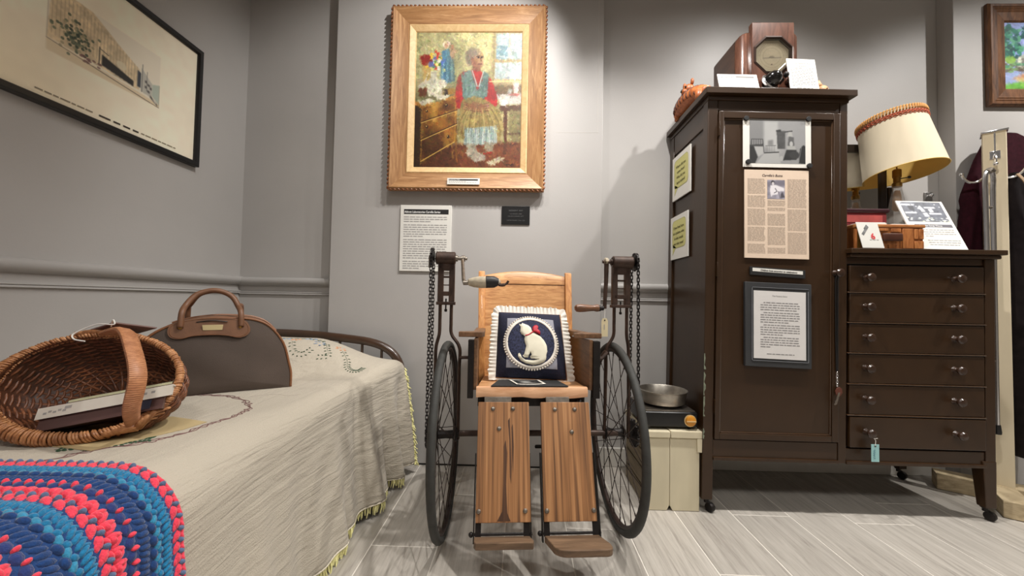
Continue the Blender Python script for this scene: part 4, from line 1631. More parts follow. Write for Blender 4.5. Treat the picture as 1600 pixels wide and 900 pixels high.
# leg boards, their straps and footrests
def legb(x0, x1, bolts, fx, depth, rise, twist):
    e = (Vector((0, -.27, .167)) - Vector((0, -.15, .502))).normalized()
    nn = Vector((0, -e.z * -1, 0))
    up = -e
    nrm = Vector((1, 0, 0)).cross(up).normalized()
    if nrm.y > 0:
        nrm = -nrm
    pl_ = Plane((x0, -.15, .502), (1, 0, 0), up)
    if pl_.n.y > 0:
        pl_.n = -pl_.n
    L_ = .356
    w = x1 - x0
    vs = []
    mb = MB()
    for d in (-.018, 0):
        for (u, v) in ((0, L_), (w + twist, L_), (w + twist, 0), (0, 0)):
            vs.append(pl_.pt(u - twist * (.5 if v else 0) * 0, v, d))
    mb.add(vs, [(3, 2, 1, 0), (4, 5, 6, 7), (0, 1, 5, 4), (1, 2, 6, 5), (2, 3, 7, 6), (3, 0, 4, 7)])
    lb = build('leg_board', mb, M_oakleg, wc, bevel=.002)
    for (bx, bv) in bolts:
        p = pl_.pt(bx - x0, bv, 0)
        build('bolt', MB().lathe([(.0075, -.002), (.0075, .001), (.0055, .0035), (.002, .0045)], axisM(p, pl_.n), 12), M_steel, lb)
    h = MB()
    pl_.slab(h, .02, w - .055 if fx < 0 else w - .07, -.018, .006, -.022, -.008)
    build('hinge', h, M_steel, lb, bevel=.001)
    for u in (-.004, w + .004):
        st = MB()
        pl_.slab(st, u - .002, u + .002, .16, L_ + .055, -.026, -.004)
        build('strap', st, M_irondark, lb)
    st = MB()
    pl_.slab(st, 0, .018, L_ - .01, L_ + .04, -.014, -.008)
    pl_.slab(st, w - .018, w, L_ - .01, L_ + .04, -.014, -.008)
    build('strap', st, M_irondark, lb)
    p, q = pl_.pt(-.012, L_ + .032, -.012), pl_.pt(w + .008, L_ + .032, -.012)
    build('hinge_rod', MB().tube([p, q], .0042, 8).ball(p, .008, 8, 6), M_irondark, lb)
    # footrest
    zf = .140
    y0 = -.292
    rc = .03
    pts = []
    if depth > .08:
        pts = [(x0 - .002, y0), (x1 - .006, y0), (x1 + .012, y0 - depth * .62)]
        for k in range(5):
            a = k / 4 * PI / 2
            pts.append((x1 + .012 - .022 + .022 * math.cos(a), y0 - depth + .022 - .022 * math.sin(a)))
        for k in range(6):
            a = k / 5 * PI / 2
            pts.append((x0 + .012 + .04 - .04 * math.sin(a), y0 - depth + .04 - .04 * math.cos(a)))
    else:
        pts = [(x0 - .002, y0), (x1 - .002, y0), (x1 + .006, y0 - depth * .7), (x1 + .003, y0 - depth), (x0 + .004, y0 - depth), (x0 - .002, y0 - depth * .7)]
    fr_ = MB().prism(pts, 0, .021, lambda u, v, d: (u, v, zf - .021 + d + (y0 - v) * rise))
    build('footrest', fr_, M_foot, wc, bevel=.003)
    return lb


legb(-.2015, -.0345, [(-.152, .022), (-.085, .022), (-.131, .085), (-.192, .325), (-.048, .325)], -1, .058, .28, .004)
lb2 = legb(.010, .181, [(.058, .024), (.126, .024), (.112, .096), (.020, .326), (.168, .326)], 1, .098, .17, -.004)
# dark water stains on the left board
pl_ = Plane((-.2015, -.15, .502), (1, 0, 0), (Vector((0, -.15, .502)) - Vector((0, -.27, .167))).normalized())
M_stain = wood('dark_stained_oak', c3(52, 34, 24), c3(96, 64, 42), (90, 2, 2), .5, .1)
lb1 = [o for o in bpy.data.objects if o.name.startswith('leg_board')][0]
for (pts) in ([(.086, .14), (.092, .12), (.098, .16), (.094, .25), (.098, .33), (.108, .352), (.066, .352), (.082, .325), (.086, .25)],
              [(.100, .06), (.106, .05), (.109, .12), (.112, .20), (.110, .25), (.106, .23), (.104, .12)],
              [(.112, .08), (.116, .07), (.119, .14), (.116, .22), (.113, .16)]):
    mb = MB()
    mb.prism(pts, .0002, .0005, lambda u, v, d: pl_.pt(u, v, d if pl_.n.y < 0 else -d))
    build('stain', mb, M_stain, lb1, label='dark stain running down the board')

# ---- things on the wheelchair
TH = R(5)


def wcw(p):
    p = Vector(p)
    return Vector((.047 + p.x * math.cos(TH) - p.y * math.sin(TH), 1.475 + p.x * math.sin(TH) + p.y * math.cos(TH), p.z))


# paper tag on the right-hand crank
tg = thing('paper_tag', 'cream paper tag hanging on a string from the right crank of the wheelchair', 'tag', (*wcw((.27, -.02, 0)).xy, .716), R(5), local=True)
M_tag = mat('cream_tag_card', c3(214, 200, 162), .7, var=.06)
poly = [(-.0125, 0), (.0125, 0), (.0125, .060), (.007, .070), (-.007, .070), (-.0125, .060)]
build('card', MB().prism(poly, -.0006, .0006, lambda u, v, d: (u, d, v)), M_tag, tg)
build('string', MB().tube([(0, 0, .062), (.002, .006, .090), (.003, .012, .112)], .0008, 5), M_white, tg)
build('eyelet', MB().lathe([(.0015, 0), (.0028, 0), (.0028, .0008)], axisM((0, -.0006, .062), (0, -1, 0)), 10), M_ink, tg)
pm = MB()
pt_ = Plane((-.0125, -.0007, .07), (1, 0, 0), (0, 0, 1))
pt_.slab(pm, .0095, .0125, .024, .044, 0, .0003)
build('small_print', pm, M_greyink, tg)

# dark board lying on the seat, photograph on it
def seat_z(y):
    return .5455 - (y + .118) * .077


bd = thing('dark_board', 'charcoal card lying on the wooden wheelchair seat under the photograph', 'card', wcw((-.02, -.06, .545)), R(5), local=True)
vs = []
for dz in (.0005, .0035):
    for (x, y) in ((-.160, -.128), (.110, -.128), (.098, .035), (-.128, .035)):
        vs.append((x + .02, y + .06, seat_z(y) + .0025 + dz - .545 + (0 if y < 0 else 0)))
build('card', MB().add(vs, [(3, 2, 1, 0), (4, 5, 6, 7), (0, 1, 5, 4), (1, 2, 6, 5), (2, 3, 7, 6), (3, 0, 4, 7)]), mat('charcoal_card', c3(44, 44, 44), .75, var=.06), bd)
phz = thing('photograph', 'small black-and-white photograph with white border lying on the charcoal card', 'photograph', wcw((-.02, -.06, .551)), R(5), local=True)
a, b, c_, d_ = Vector((-.092, .018)), Vector((.024, .018)), Vector((.036, -.098)), Vector((-.070, -.112))
cv = Canvas(60, 40, (30, 30, 30), 3)
cv.ell(.5, .5, .28, .3, (150, 150, 146), .8, 0, 1.0)
cv.ell(.42, .45, .16, .14, (190, 190, 184), .8, .3, .8)
cv.ell(.5, .8, .4, .1, (90, 88, 84), .7)
cv.ell(.72, .35, .08, .2, (12, 12, 12), .8)
cv.mottle(.2)
bw = np.ones((60 // 1, 1))
full = Canvas(72, 52, (226, 222, 210), 1)
full.a[6:46, 6:66] = cv.a
lc = full.lincols()
mb = MB()
cols = []
for j in range(52):
    for i in range(72):
        u, v = i / 71, j / 51
        p = (a * (1 - u) + b * u) * (1 - v) + (d_ * (1 - u) + c_ * u) * v
        mb.v.append((p.x + .02, p.y + .06, seat_z(p.y) + .0072 - .551 + .002 * abs(2 * u - 1) ** 2))
        cols.append(tuple(lc[j, i]))
mb.c = cols
for j in range(51):
    for i in range(71):
        mb.f.append((j * 72 + i + 72, j * 72 + i + 73, j * 72 + i + 1, j * 72 + i))
build('print', mb, M_print, phz, smooth=180, fixn=False)

# ---- cushion with the white cat
M_navy = mat('navy_print_cotton', c3(28, 30, 52), .85, var=.35, scale=(160, 160, 160), bump=.3, bscale=(400, 400, 400))
M_navy2 = mat('navy_sprig_cotton', c3(42, 46, 72), .85, var=.8, scale=(170, 170, 170), bump=.2, bscale=(400, 400, 400))
M_greyf = mat('grey_cotton', c3(150, 150, 160), .85, var=.08, scale=(50, 50, 50))
M_lace = mat('white_lace', c3(236, 228, 216), .8, var=.08, scale=(120, 120, 120))
M_cream = mat('cream_padded_cotton', c3(232, 226, 204), .85, var=.04, scale=(30, 30, 30), bump=.3, bscale=(25, 25, 60))
M_red = mat('red_ribbon', c3(190, 28, 48), .5, var=.15)
NG = 250
HW = .132
gx, gy = np.meshgrid(np.linspace(-1, 1, NG), np.linspace(1, -1, NG))
puff = .055 * np.power(np.clip(1 - np.abs(gx) ** 2.6, 0, 1), .55) * np.power(np.clip(1 - np.abs(gy) ** 2.6, 0, 1), .55)
puff += .0022 * (vnoise(NG, NG, 42, RNG) - .5) - .0012 * np.exp(-((gx * 5.2 - np.round(gx * 5.2)) / .12) ** 2) * 0
pin = 1 - .05 * (1 - gy ** 2) * 0
cush = thing('cat_cushion', 'navy cushion with padded white cat, red bow and white lace ruffle on the wheelchair', 'cushion', wcw((-.002, .06, .537)), R(5), local=True)
LEAN = R(20)
cl_, sl_ = math.cos(LEAN), math.sin(LEAN)
rollc = R(2.0)


def cpt(u, v, d):
    """cushion plane: u,v in -1..1, d towards the viewer"""
    x, z = u * HW * 1.02 * (1 + .045 * (-v) * 1.0), (v + 1) * HW * 1.02
    x, z = x * math.cos(rollc) + (z - HW) * math.sin(rollc) * -.2, z - x * math.sin(rollc) * .9
    y = -d
    return Vector((x, y * cl_ + z * sl_ - .030, -y * sl_ * -1 * 0 + z * cl_ + d * sl_ * .9 + .004))


def csheet(hgt):
    return [[cpt(gx[j, i], gy[j, i], hgt[j, i]) for i in range(0, NG)] for j in range(0, NG)]


def cregion(mask, h0, hp, blur=7):
    """raised appliqué: the part of the cushion front inside mask"""
    mb = MB()
    bl = boxblur(mask.astype(float), blur)
    hh = puff + h0 + hp * np.clip(bl * 2 - 1, 0, 1) ** .5
    idx = -np.ones((NG, NG), int)
    cell = mask[:-1, :-1] & mask[1:, :-1] & mask[:-1, 1:] & mask[1:, 1:]
    edge = {}
    for j, i in np.argwhere(cell):
        q = []
        for jj, ii in ((j + 1, i), (j + 1, i + 1), (j, i + 1), (j, i)):
            if idx[jj, ii] < 0:
                idx[jj, ii] = len(mb.v)
                mb.v.append(tuple(cpt(gx[jj, ii], gy[jj, ii], hh[jj, ii])))
            q.append(int(idx[jj, ii]))
        mb.f.append(tuple(q))
        for k in range(4):
            e = (q[k], q[(k + 1) % 4])
            edge[e] = edge.get(e, 0) + 1
    # skirt down to the cloth
    back = {}
    inv = {}
    for jj, ii in np.argwhere(idx >= 0):
        inv[int(idx[jj, ii])] = (jj, ii)
    for (a_, b_) in list(edge):
        if (b_, a_) not in edge:
            r_ = []
            for w in (a_, b_):
                if w not in back:
                    jj, ii = inv[w]
                    back[w] = len(mb.v)
                    mb.v.append(tuple(cpt(gx[jj, ii], gy[jj, ii], puff[jj, ii] - .0006)))
                r_.append(back[w])
            mb.f.append((b_, a_, r_[0], r_[1]))
    return mb


mb = MB()
mb.grid([row[::5] for row in csheet(puff)[::5]], flip=True)
mb.grid([row[::5] for row in csheet(-puff * .9)[::5]])
build('cover', mb, M_navy, cush, smooth=180, merge=True)
mk = Canvas(NG, NG, (0, 0, 0))
uu, vv = (gx + 1) / 2, (1 - gy) / 2


def pmask(pts, soft=0):
    return mk.polymask(pts, 0) > .5


sq = (np.abs(gx + .01) < .72) & (gy < .76) & (gy > -.72)
build('grey_panel', cregion(sq, .0010, 0), M_greyf, cush, smooth=180)
cxr, cyr, rr0 = -.02, .02, .755
rd = np.sqrt((gx - cxr) ** 2 + ((gy - cyr) * 1.0) ** 2)
build('medallion', cregion(rd < .70, .0022, 0), M_navy2, cush, smooth=180)
ringm = (rd < .765) & (rd > .675)
build('ring_braid', cregion(ringm, .003, .003, 5), M_lace, cush, smooth=180)
tr_ = MB()
for k in range(64):
    a = 2 * PI * k / 64
    u, v = cxr + .785 * math.cos(a), cyr + .785 * math.sin(a)
    jj, ii = int((1 - v) / 2 * (NG - 1)), int((u + 1) / 2 * (NG - 1))
    tr_.ball(cpt(u, v, puff[jj, ii] + .003), (.0042, .0025, .0042), 8, 5)
build('lace_loops', tr_, M_lace, cush, smooth=180, fixn=False, kind='stuff')


def P2(pts):
    """cat outline given in the close-up's pixels -> cushion u,v (0..1)"""
    return [((x - 207 + (y - 100) * .045) / 650.0 * .985 + .0, (y - 92) / 610.0 * 1.0) for x, y in pts]


body = [(405, 225), (428, 232), (440, 213), (465, 228), (500, 238), (524, 262), (530, 290), (560, 312), (605, 335), (640, 370), (662, 420), (662, 470),
        (648, 500), (645, 535), (625, 562), (580, 580), (520, 590), (455, 580), (405, 555), (382, 520), (384, 498), (400, 490), (412, 505), (418, 528), (450, 548),
        (520, 552), (580, 540), (500, 535), (492, 520), (510, 505), (500, 480), (482, 515), (478, 530), (440, 528), (425, 515), (440, 500), (450, 470),
        (462, 430), (452, 400), (448, 370), (455, 342), (425, 325), (412, 300), (420, 262)]
catm = pmask(P2(body))
build('cat', cregion(catm, .0035, .0075, 9), M_cream, cush, smooth=180, label='padded cream cat seated in profile')
bow = [(532, 285), (538, 255), (560, 238), (585, 236), (598, 256), (585, 275), (606, 290), (608, 322), (575, 312), (545, 300)]
bowm = pmask(P2(bow)) | pmask(P2([(455, 333), (490, 326), (528, 300), (545, 288), (550, 300), (530, 314), (492, 338), (462, 344)]))
build('bow', cregion(bowm, .0115, .004, 4), M_red, cush, smooth=180, label='red ribbon bow')
# ruffle round the edge
ruf = []
npts = 420
for k in range(npts):
    t = 4.0 * k / npts
    sd_, f = int(t), t - int(t)
    u, v = [(-1 + 2 * f, 1), (1, 1 - 2 * f), (1 - 2 * f, -1), (-1, -1 + 2 * f)][sd_]
    ou, ov = [(0, 1), (1, 0), (0, -1), (-1, 0)][sd_]
    cf = max(0, 1 - min(f, 1 - f) * 14)
    if cf > 0:
        nxt = [(0, 1), (1, 0), (0, -1), (-1, 0)][(sd_ + (1 if f > .5 else -1)) % 4]
        ou, ov = ou + nxt[0] * cf * .9, ov + nxt[1] * cf * .9
        ln = math.hypot(ou, ov)
        ou, ov = ou / ln, ov / ln
    wv = math.sin(k * 2 * PI / 5.9 + 1.3 * math.sin(k * .11)) * (.75 + .25 * math.sin(k * .53))
    row = []
    for q in range(5):
        e = q / 4
        lw = .19 + .03 * abs(math.sin(k * 2 * PI / 15.4)) + .012 * math.sin(k * .37)
        low = (.55 if ov < -.7 else 1)
        row.append(cpt(u + ou * e * lw * low, max(v + ov * e * lw * low, -1.05), wv * .0055 * e + .002))
    jit = rnd.uniform(-.35, .35)
    row = [p + (p - row[0]) * (.16 * jit) for p in row]
    ruf.append(row)
build('ruffle', MB().grid(ruf, closed_u=True), M_lace, cush, smooth=180)

# ================================================================== wardrobe with drawers
M_dark = mat('dark_brown_gloss_paint', c3(52, 34, 18), .36, var=.10, scale=(9, 9, 9), bump=.08, bscale=(60, 60, 20), bdist=.001, spec=.4, coat=.08)
M_bead = mat('dark_brown_edge_highlight', c3(66, 46, 30), .16, var=.08, coat=.6)  # paint lightened and glossed to put in the edge highlights
M_knob = mat('brown_turned_knob', c3(54, 36, 25), .3, var=.15, coat=.25)
M_chip = mat('chipped_pale_paint', c3(116, 122, 104), .7, var=.3, scale=(60, 60, 60))


def sh(p):
    return Vector((p.x + .013 * p.z, p.y, p.z))


def shw(p):
    """wardrobe part sags slightly to the right at the top"""
    q = sh(p)
    k = min(1, max(0, (p.z - 1.2) / .5))
    return Vector((q.x, q.y, q.z - .018 * k * (p.x - .742)))


ward = thing('wardrobe', 'dark brown painted wardrobe with six drawers beside its tall door', 'wardrobe', (1.32, 1.8, 0))
YF = 1.600


def wb(name, boxes, parent=ward, m=M_dark, bev=.003, fn=shw, **k):
    mb = MB()
    for b in boxes:
        mb.box(*b)
    mb.map(fn)
    return build(name, mb, m, parent, bevel=bev, **k)


wb('front_stile', [(.742, .783, YF, YF + .045, .235, 1.70)])
wb('center_stile', [(1.280, 1.312, YF - .001, YF + .04, .215, 1.70)])
wb('top_rail', [(.783, 1.280, YF + .001, YF + .04, 1.655, 1.70)])
wb('bottom_rail', [(.783, 1.280, YF + .002, YF + .03, .215, .297)])
wb('bottom_bead', [(.783, 1.280, YF - .006, YF + .01, .215, .228)], bev=.002)
# side, framed
wb('side_panel', [(.752, .764, YF + .04, 2.0, .235, 1.70)])
wb('side_stile', [(.743, .757, 1.965, 2.012, .10, 1.70)])
wb('side_rail', [(.746, .755, YF + .045, 1.965, 1.60, 1.70)])
wb('side_rail', [(.746, .755, YF + .045, 1.965, .235, .33)])
wb('right_side', [(1.300, 1.312, YF + .04, 2.0, 1.06, 1.70)])
wb('back_panel', [(.76, 1.31, 1.99, 2.0, .23, 1.70), (1.31, 1.87, 1.99, 2.0, .23, 1.05)])
wb('bottom_board', [(.75, 1.87, YF + .03, 2.0, .225, .24)])
wb('wardrobe_top', [(.724, 1.333, YF - .024, 2.018, 1.718, 1.744)], bev=.002)
wb('wardrobe_top', [(.740, 1.314, YF - .004, 2.006, 1.698, 1.717)], bev=.002)
# door: frame members and a recessed panel
door = wb('door', [(.786, .806, YF - .006, YF + .016, .300, 1.652), (1.252, 1.278, YF - .006, YF + .016, .300, 1.652),
                   (.806, 1.252, YF - .006, YF + .016, 1.622, 1.652), (.806, 1.252, YF - .006, YF + .016, .300, .325)], bev=.0025)
wb('door_panel', [(.806, 1.252, YF + .004, YF + .012, .325, 1.622)], door, bev=0)
wb('panel_bead', [(.806, .811, YF - .001, YF + .006, .325, 1.622), (1.247, 1.252, YF - .001, YF + .006, .325, 1.622),
                  (.811, 1.247, YF - .001, YF + .006, .325, .330), (.811, 1.247, YF - .001, YF + .006, 1.617, 1.622)], door, m=M_bead, bev=.0022)
for z in (.40, .96, 1.545):
    wb('hinge', [(.783, .788, YF - .012, YF + .004, z, z + .06)], door, bev=.002)


def knob(p, parent, L_=.034, rr_=.0165, fn=sh):
    M_ = axisM(fn(Vector(p)), (0, -1, 0))
    return build('knob', MB().lathe([(.013, 0), (.011, .004), (.008, .012), (.010, .018), (rr_, .024), (rr_ * 1.02, .029), (rr_ * .8, L_), (.004, L_ + .002)], M_, 18), M_knob, parent)


knob((1.2605, YF - .006, .982), door, fn=sh)
# drawers
wb('right_stile', [(1.858, 1.898, YF, YF + .04, .235, 1.050)], fn=sh)
wb('frieze', [(1.312, 1.858, YF + .006, YF + .03, 1.022, 1.050)], fn=sh)
wb('right_panel', [(1.884, 1.896, YF + .04, 2.0, .235, 1.050)], fn=sh)
wb('drawer_rail', [(1.312, 1.858, YF + .004, YF + .03, .215, .275)], fn=sh)
wb('bottom_bead', [(1.312, 1.858, YF - .004, YF + .01, .213, .226)], bev=.002, fn=sh)
wb('drawer_top', [(1.306, 1.915, YF - .030, 2.010, 1.063, 1.083)], bev=.003, fn=sh)
wb('drawer_top', [(1.312, 1.905, YF - .018, 2.005, 1.048, 1.063)], bev=.004, fn=sh)
zs = [(1.016, .909), (.902, .786), (.778, .663), (.655, .539), (.531, .414), (.404, .282)]
for i, (z1, z0) in enumerate(zs):
    fp_ = -.004 if i == 5 else 0
    d = wb('drawer', [(1.322, 1.853, YF - .002 + fp_, YF + .02, z0, z1)], bev=.003, fn=sh)
    for x in (1.385, 1.735):
        knob((x, YF - .002 + fp_, (z0 + z1) / 2 + .004), d)
    if i < 5:
        wb('divider_bead', [(1.312, 1.858, YF - .006, YF + .006, z0 - .0062, z0 - .0006)], m=M_bead, bev=.0026, fn=sh)
wb('shadow_gap', [(1.312, 1.858, YF + .020, YF + .024, .275, 1.022)], m=M_blackmatte, bev=0, fn=sh)


def leg(x0, x1, y0, y1, zt, taper_in, front=True):
    mb = MB()
    z0 = .055
    xa, xb, ya, yb = x0, x1, y0, y1
    tx = .012 * taper_in
    vs = []
    for z, t in ((z0, 1), (zt, 0)):
        a0, a1 = (xa + (tx if tx > 0 else 0) * t, xb + (tx if tx < 0 else 0) * t)
        for (xx, yy) in ((a0, ya), (a1, ya), (a1, yb - .012 * t), (a0, yb - .012 * t)):
            vs.append((xx, yy, z))
    mb.add(vs, [(3, 2, 1, 0), (4, 5, 6, 7), (0, 1, 5, 4), (1, 2, 6, 5), (2, 3, 7, 6), (3, 0, 4, 7)])
    mb.map(sh)
    lg = build('leg', mb, M_dark, ward, bevel=.003)
    cx, cy = (x0 + x1) / 2 + .012, (y0 + y1) / 2
    cs_ = MB()
    cs_.lathe([(.014, .062), (.014, .050), (.008, .046), (.008, .036)], Matrix.Translation((cx - .006, cy, 0)), 12)
    cs_.lathe([(.004, -.011), (.017, -.010), (.0185, -.005), (.0185, .005), (.017, .010), (.004, .011)], axisM((cx + .008, cy - .006, .0185), (.9, .45, 0)), 16)
    cs_.tube([(cx - .006, cy, .042), (cx + .006, cy - .004, .034), (cx + .008, cy - .006, .0185)], .007, 8)
    build('caster', cs_, M_irondark, lg)
    return lg


leg(.742, .785, YF, YF + .045, .24, 0)
leg(.744, .79, 1.962, 2.010, .24, 0)
leg(1.845, 1.898, YF - .002, YF + .045, .24, 1)
leg(1.850, 1.898, 1.955, 2.005, .24, 1)
mb = MB()
rr = random.Random(12)
for (z0, z1) in ((.39, .47), (.475, .57), (.58, .645), (.30, .34)):
    poly = []
    for k in range(8):
        poly.append((.7405 + rr.uniform(0, .0008), z0 + (z1 - z0) * k / 7))
    pts = [(YF - .0009, z) for _, z in poly]
    left = [(.7415, z) for _, z in poly]
    right = [(.7415 + rr.uniform(.001, .009), z) for _, z in reversed(poly)]
    mb.prism(left + right, YF - .0012, YF - .0002)
mb.map(sh)
build('paint_chip', mb, M_chip, ward, label='pale chips where the brown paint is worn off', kind='stuff')

# ---- papers on the door
M_pphoto = col_mat('matte_photo_print', .55)
yd = YF + .004
pn = Plane((.9055, yd - .006, 1.634), (1, 0, -.011), (0, 0, 1))
ph = thing('room_photograph', 'black-and-white photograph of a bedroom held by four magnets on the wardrobe door', 'photograph', (1.04, yd, 1.416))
mb = MB()
pn.slab(mb, 0, .277, 0, .216, -.0012, 0)
build('sheet', mb, M_white, ph)
cv = Canvas(130, 104, (196, 196, 196), 31)
cv.mottle(.08, None, (40, 20, 6))
cv.poly([(0, 0), (.25, 0), (.25, .55), (0, .6)], (176, 176, 176), 1, 4)
cv.poly([(.26, .05), (.52, .05), (.50, .70), (.26, .62)], (232, 232, 230), 1, 3)
cv.ell(.45, .5, .14, .25, (240, 240, 238), .8, 0, 1)
cv.poly([(.52, .04), (1, .02), (1, .7), (.52, .6)], (200, 200, 200), .8, 5)
cv.poly([(.485, .26), (.64, .26), (.64, .66), (.5, .66)], (110, 110, 110), 1, 1, .2)
cv.poly([(.48, .24), (.565, .23), (.565, .28), (.48, .28)], (70, 70, 70), 1)
cv.line([(.64, .28), (.76, .26)], .02, (60, 60, 60), .9)
cv.poly([(.67, .38), (.70, .28), (.75, .28), (.775, .38)], (226, 226, 222), 1)
cv.poly([(.70, .38), (.79, .40), (.80, .60), (.68, .6)], (120, 120, 120), .9)
cv.ell(.745, .55, .03, .06, (236, 236, 234), 1)
cv.poly([(.66, .60), (.81, .60), (.83, .68), (.68, .68)], (220, 220, 216), 1)
cv.poly([(.66, .68), (.84, .68), (.84, .9), (.60, .92)], (58, 58, 58), 1, 1, .2)
cv.ell(.80, .80, .09, .09, (78, 78, 78), 1)
cv.poly([(.90, .66), (.96, .57), (1, .60), (1, 1), (.88, .98)], (46, 46, 46), 1)
cv.line([(.88, .95), (.93, .6)], .012, (160, 160, 160), .8)
for k in range(6):
    cv.line([(.04 + k * .04, .46), (.04 + k * .04, .58)], .010, (90, 90, 90), .8)
cv.line([(.03, .56), (.04, .45), (.24, .45), (.26, .74)], .012, (86, 86, 86), .9)
cv.poly([(0, .58), (.25, .56), (.25, .64), (0, .65)], (80, 80, 80), .9)
cv.poly([(.08, .62), (.25, .62), (.25, .78), (.15, .85)], (228, 228, 226), 1)
cv.poly([(0, .62), (.08, .62), (.15, .85), (.10, 1), (0, 1)], (64, 64, 64), 1, 1)
for k in range(6):
    cv.line([(.30 + k * .03, .60), (.30 + k * .03, .73)], .008, (130, 130, 130), .8)
cv.line([(.29, .60), (.47, .59)], .012, (120, 120, 120), .8)
cv.poly([(.33, .48), (.42, .46), (.42, .6), (.33, .6)], (160, 160, 160), .8, 2)
cv.poly([(.27, .76), (.52, .74), (.56, 1), (.12, 1)], (224, 224, 222), 1, 1)
cv.line([(.27, .76), (.52, .74)], .02, (70, 70, 70), .9)
cv.ell(.57, .88, .03, .06, (226, 226, 224), .9)
cv.a = np.clip((cv.a - 40) * .80 + 14, 0, 255)
painted('print', cv, pn, .027, .254, .016, .200, .0004, M_pphoto, ph)
for i, (u, v, lb) in enumerate(((.012, .014, 'upper left'), (.265, .013, 'upper right'), (.020, .196, 'lower left'), (.268, .208, 'lower right'))):
    p = pn.pt(u, v, 0)
    single('magnet', MB().lathe([(.0095, 0), (.0105, .001), (.0105, .006), (.009, .0075), (.003, .0078)], axisM(p, (0, -1, 0)), 16), M_blackmatte,
           'round black magnet at the %s corner of the bedroom photograph' % lb, 'magnet', 'magnets on the wardrobe door')

pn = Plane((.9118, yd - .007, 1.4065), (1, 0, -.014), (0, 0, 1))
M_news = mat('aged_newsprint', c3(222, 200, 178), .8, var=.05, scale=(8, 8, 8))
nc = thing('newspaper_clipping', 'mounted yellowed newspaper clipping in three columns on the wardrobe door', 'clipping', (1.04, yd, 1.04))
mb = MB()
pn.slab(mb, 0, .260, 0, .366, -.0045, 0)
build('board', mb, M_news, nc, bevel=.0006)
M_newsink = mat('newsprint_ink', c3(202, 183, 164), .85, var=0)
lettering('lettering', "Carville's Bums", .0135, pn, .070, .0165, mat('headline_ink', c3(98, 84, 78), .8, var=0), nc, .0006, bold=.0003, italic=.25)
pm = MB()
rr = random.Random(8)
for (u0, u1, v0, v1, gaps) in ((.012, .083, .036, .345, (.10, .155, .232, .300)), (.093, .164, .125, .345, (.15, .172, .232, .314)), (.174, .250, .036, .345, (.155, .252))):
    v = v0
    while v < v1:
        if any(abs(v - g) < .0035 for g in gaps):
            v += .0052
            continue
        print_rows(pm, pn, u0, u1, v, 1, .005, .0030, rr, .0005, 0, 1, .006, .02, .002)
        v += .0050
build('column_print', pm, M_newsink, nc, smooth=0, fixn=False, kind='stuff')
cv = Canvas(44, 48, (150, 146, 158), 5)
cv.mottle(.2)
cv.poly([(0, .1), (1, 0), (1, .3), (0, .35)], (110, 106, 118), .8, 2)
cv.ell(.32, .14, .10, .10, (60, 56, 62), 1)
cv.ell(.33, .2, .07, .08, (206, 200, 204), 1)
cv.poly([(.18, .3), (.45, .26), (.95, .42), (.96, .58), (.62, .6), (.6, .75), (.3, .8), (.22, .9), (.16, .6)], (226, 222, 226), 1, 1)
cv.line([(.45, .45), (.55, .6), (.4, .68)], .05, (80, 76, 84), .8)
cv.poly([(.75, .75), (.85, .62), (1, .9), (.75, .95)], (70, 66, 74), .9)
cv.line([(.62, .6), (.72, .95)], .04, (96, 92, 100), .8)
painted('picture', cv, pn, .092, .163, .041, .120, .0005, M_pphoto, nc)

pn = Plane((.9330, yd - .010, 1.0045), (1, 0, -.06), (0, 0, 1))
st = thing('strip_label', 'white printed strip on a narrow black holder under the newspaper clipping', 'label', (1.04, yd, .975))
mb = MB()
pn.slab(mb, 0, .222, 0, .034, -.008, 0)
build('holder', mb, M_blackmatte, st, bevel=.001)
mb = MB()
pn.slab(mb, .009, .211, .0045, .0185, 0, .0008)
build('strip', mb, M_card, st)
lettering('lettering', 'Children boat excursion to celebrations', .0098, pn, .040, .0075, M_ink, st, .0012, bold=.0003, italic=.2, sx=.93)

pn = Plane((.9090, yd - .016, .9415), (1, 0, -.030), (0, 0, 1))
nt_ = thing('framed_notice', 'typed white notice in a plastic sleeve on a charcoal board on the wardrobe door', 'notice', (1.04, yd, .59))
mb = MB()
pn.slab(mb, 0, .265, 0, .342, -.014, 0)
build('board', mb, mat('charcoal_board', c3(46, 47, 49), .6, var=.1), nt_, bevel=.002)
mb = MB()
pn.slab(mb, .033, .241, .034, .308, .0012, .0016)
M_page = mat('typed_page', c3(214, 211, 208), .7, var=.02)
build('page', mb, M_page, nt_)
pm = MB()
rr = random.Random(14)
v = .080
for n_, last in ((4, .95), (5, .75), (5, .6), (5, .25)):
    v = print_rows(pm, pn, .060, .216, v, n_, .0096, .0032, rr, .0020, .012, last, .006, .022, .003) + .002
print_rows(pm, pn, .085, .195, .287, 1, .01, .003, rr, .0020, 0, 1, .01, .02, .003)
build('paragraph_print', pm, mat('typed_ink', c3(128, 126, 126), .8, var=0), nt_, smooth=0, fixn=False, kind='stuff')
lettering('lettering', 'The Patients Story', .0080, pn, .107, .050, mat('title_ink', c3(90, 88, 88), .8, var=0), nt_, .0020)
sl = MB()
for (u0, u1, v0, v1) in ((.026, .252, .020, .022), (.026, .028, .020, .318), (.250, .252, .030, .318), (.026, .252, .316, .318)):
    pn.slab(sl, u0, u1, v0, v1, 0, .0022)
build('sleeve_edge', sl, mat('clear_plastic_edge', c3(120, 122, 126), .2, var=.1), nt_)

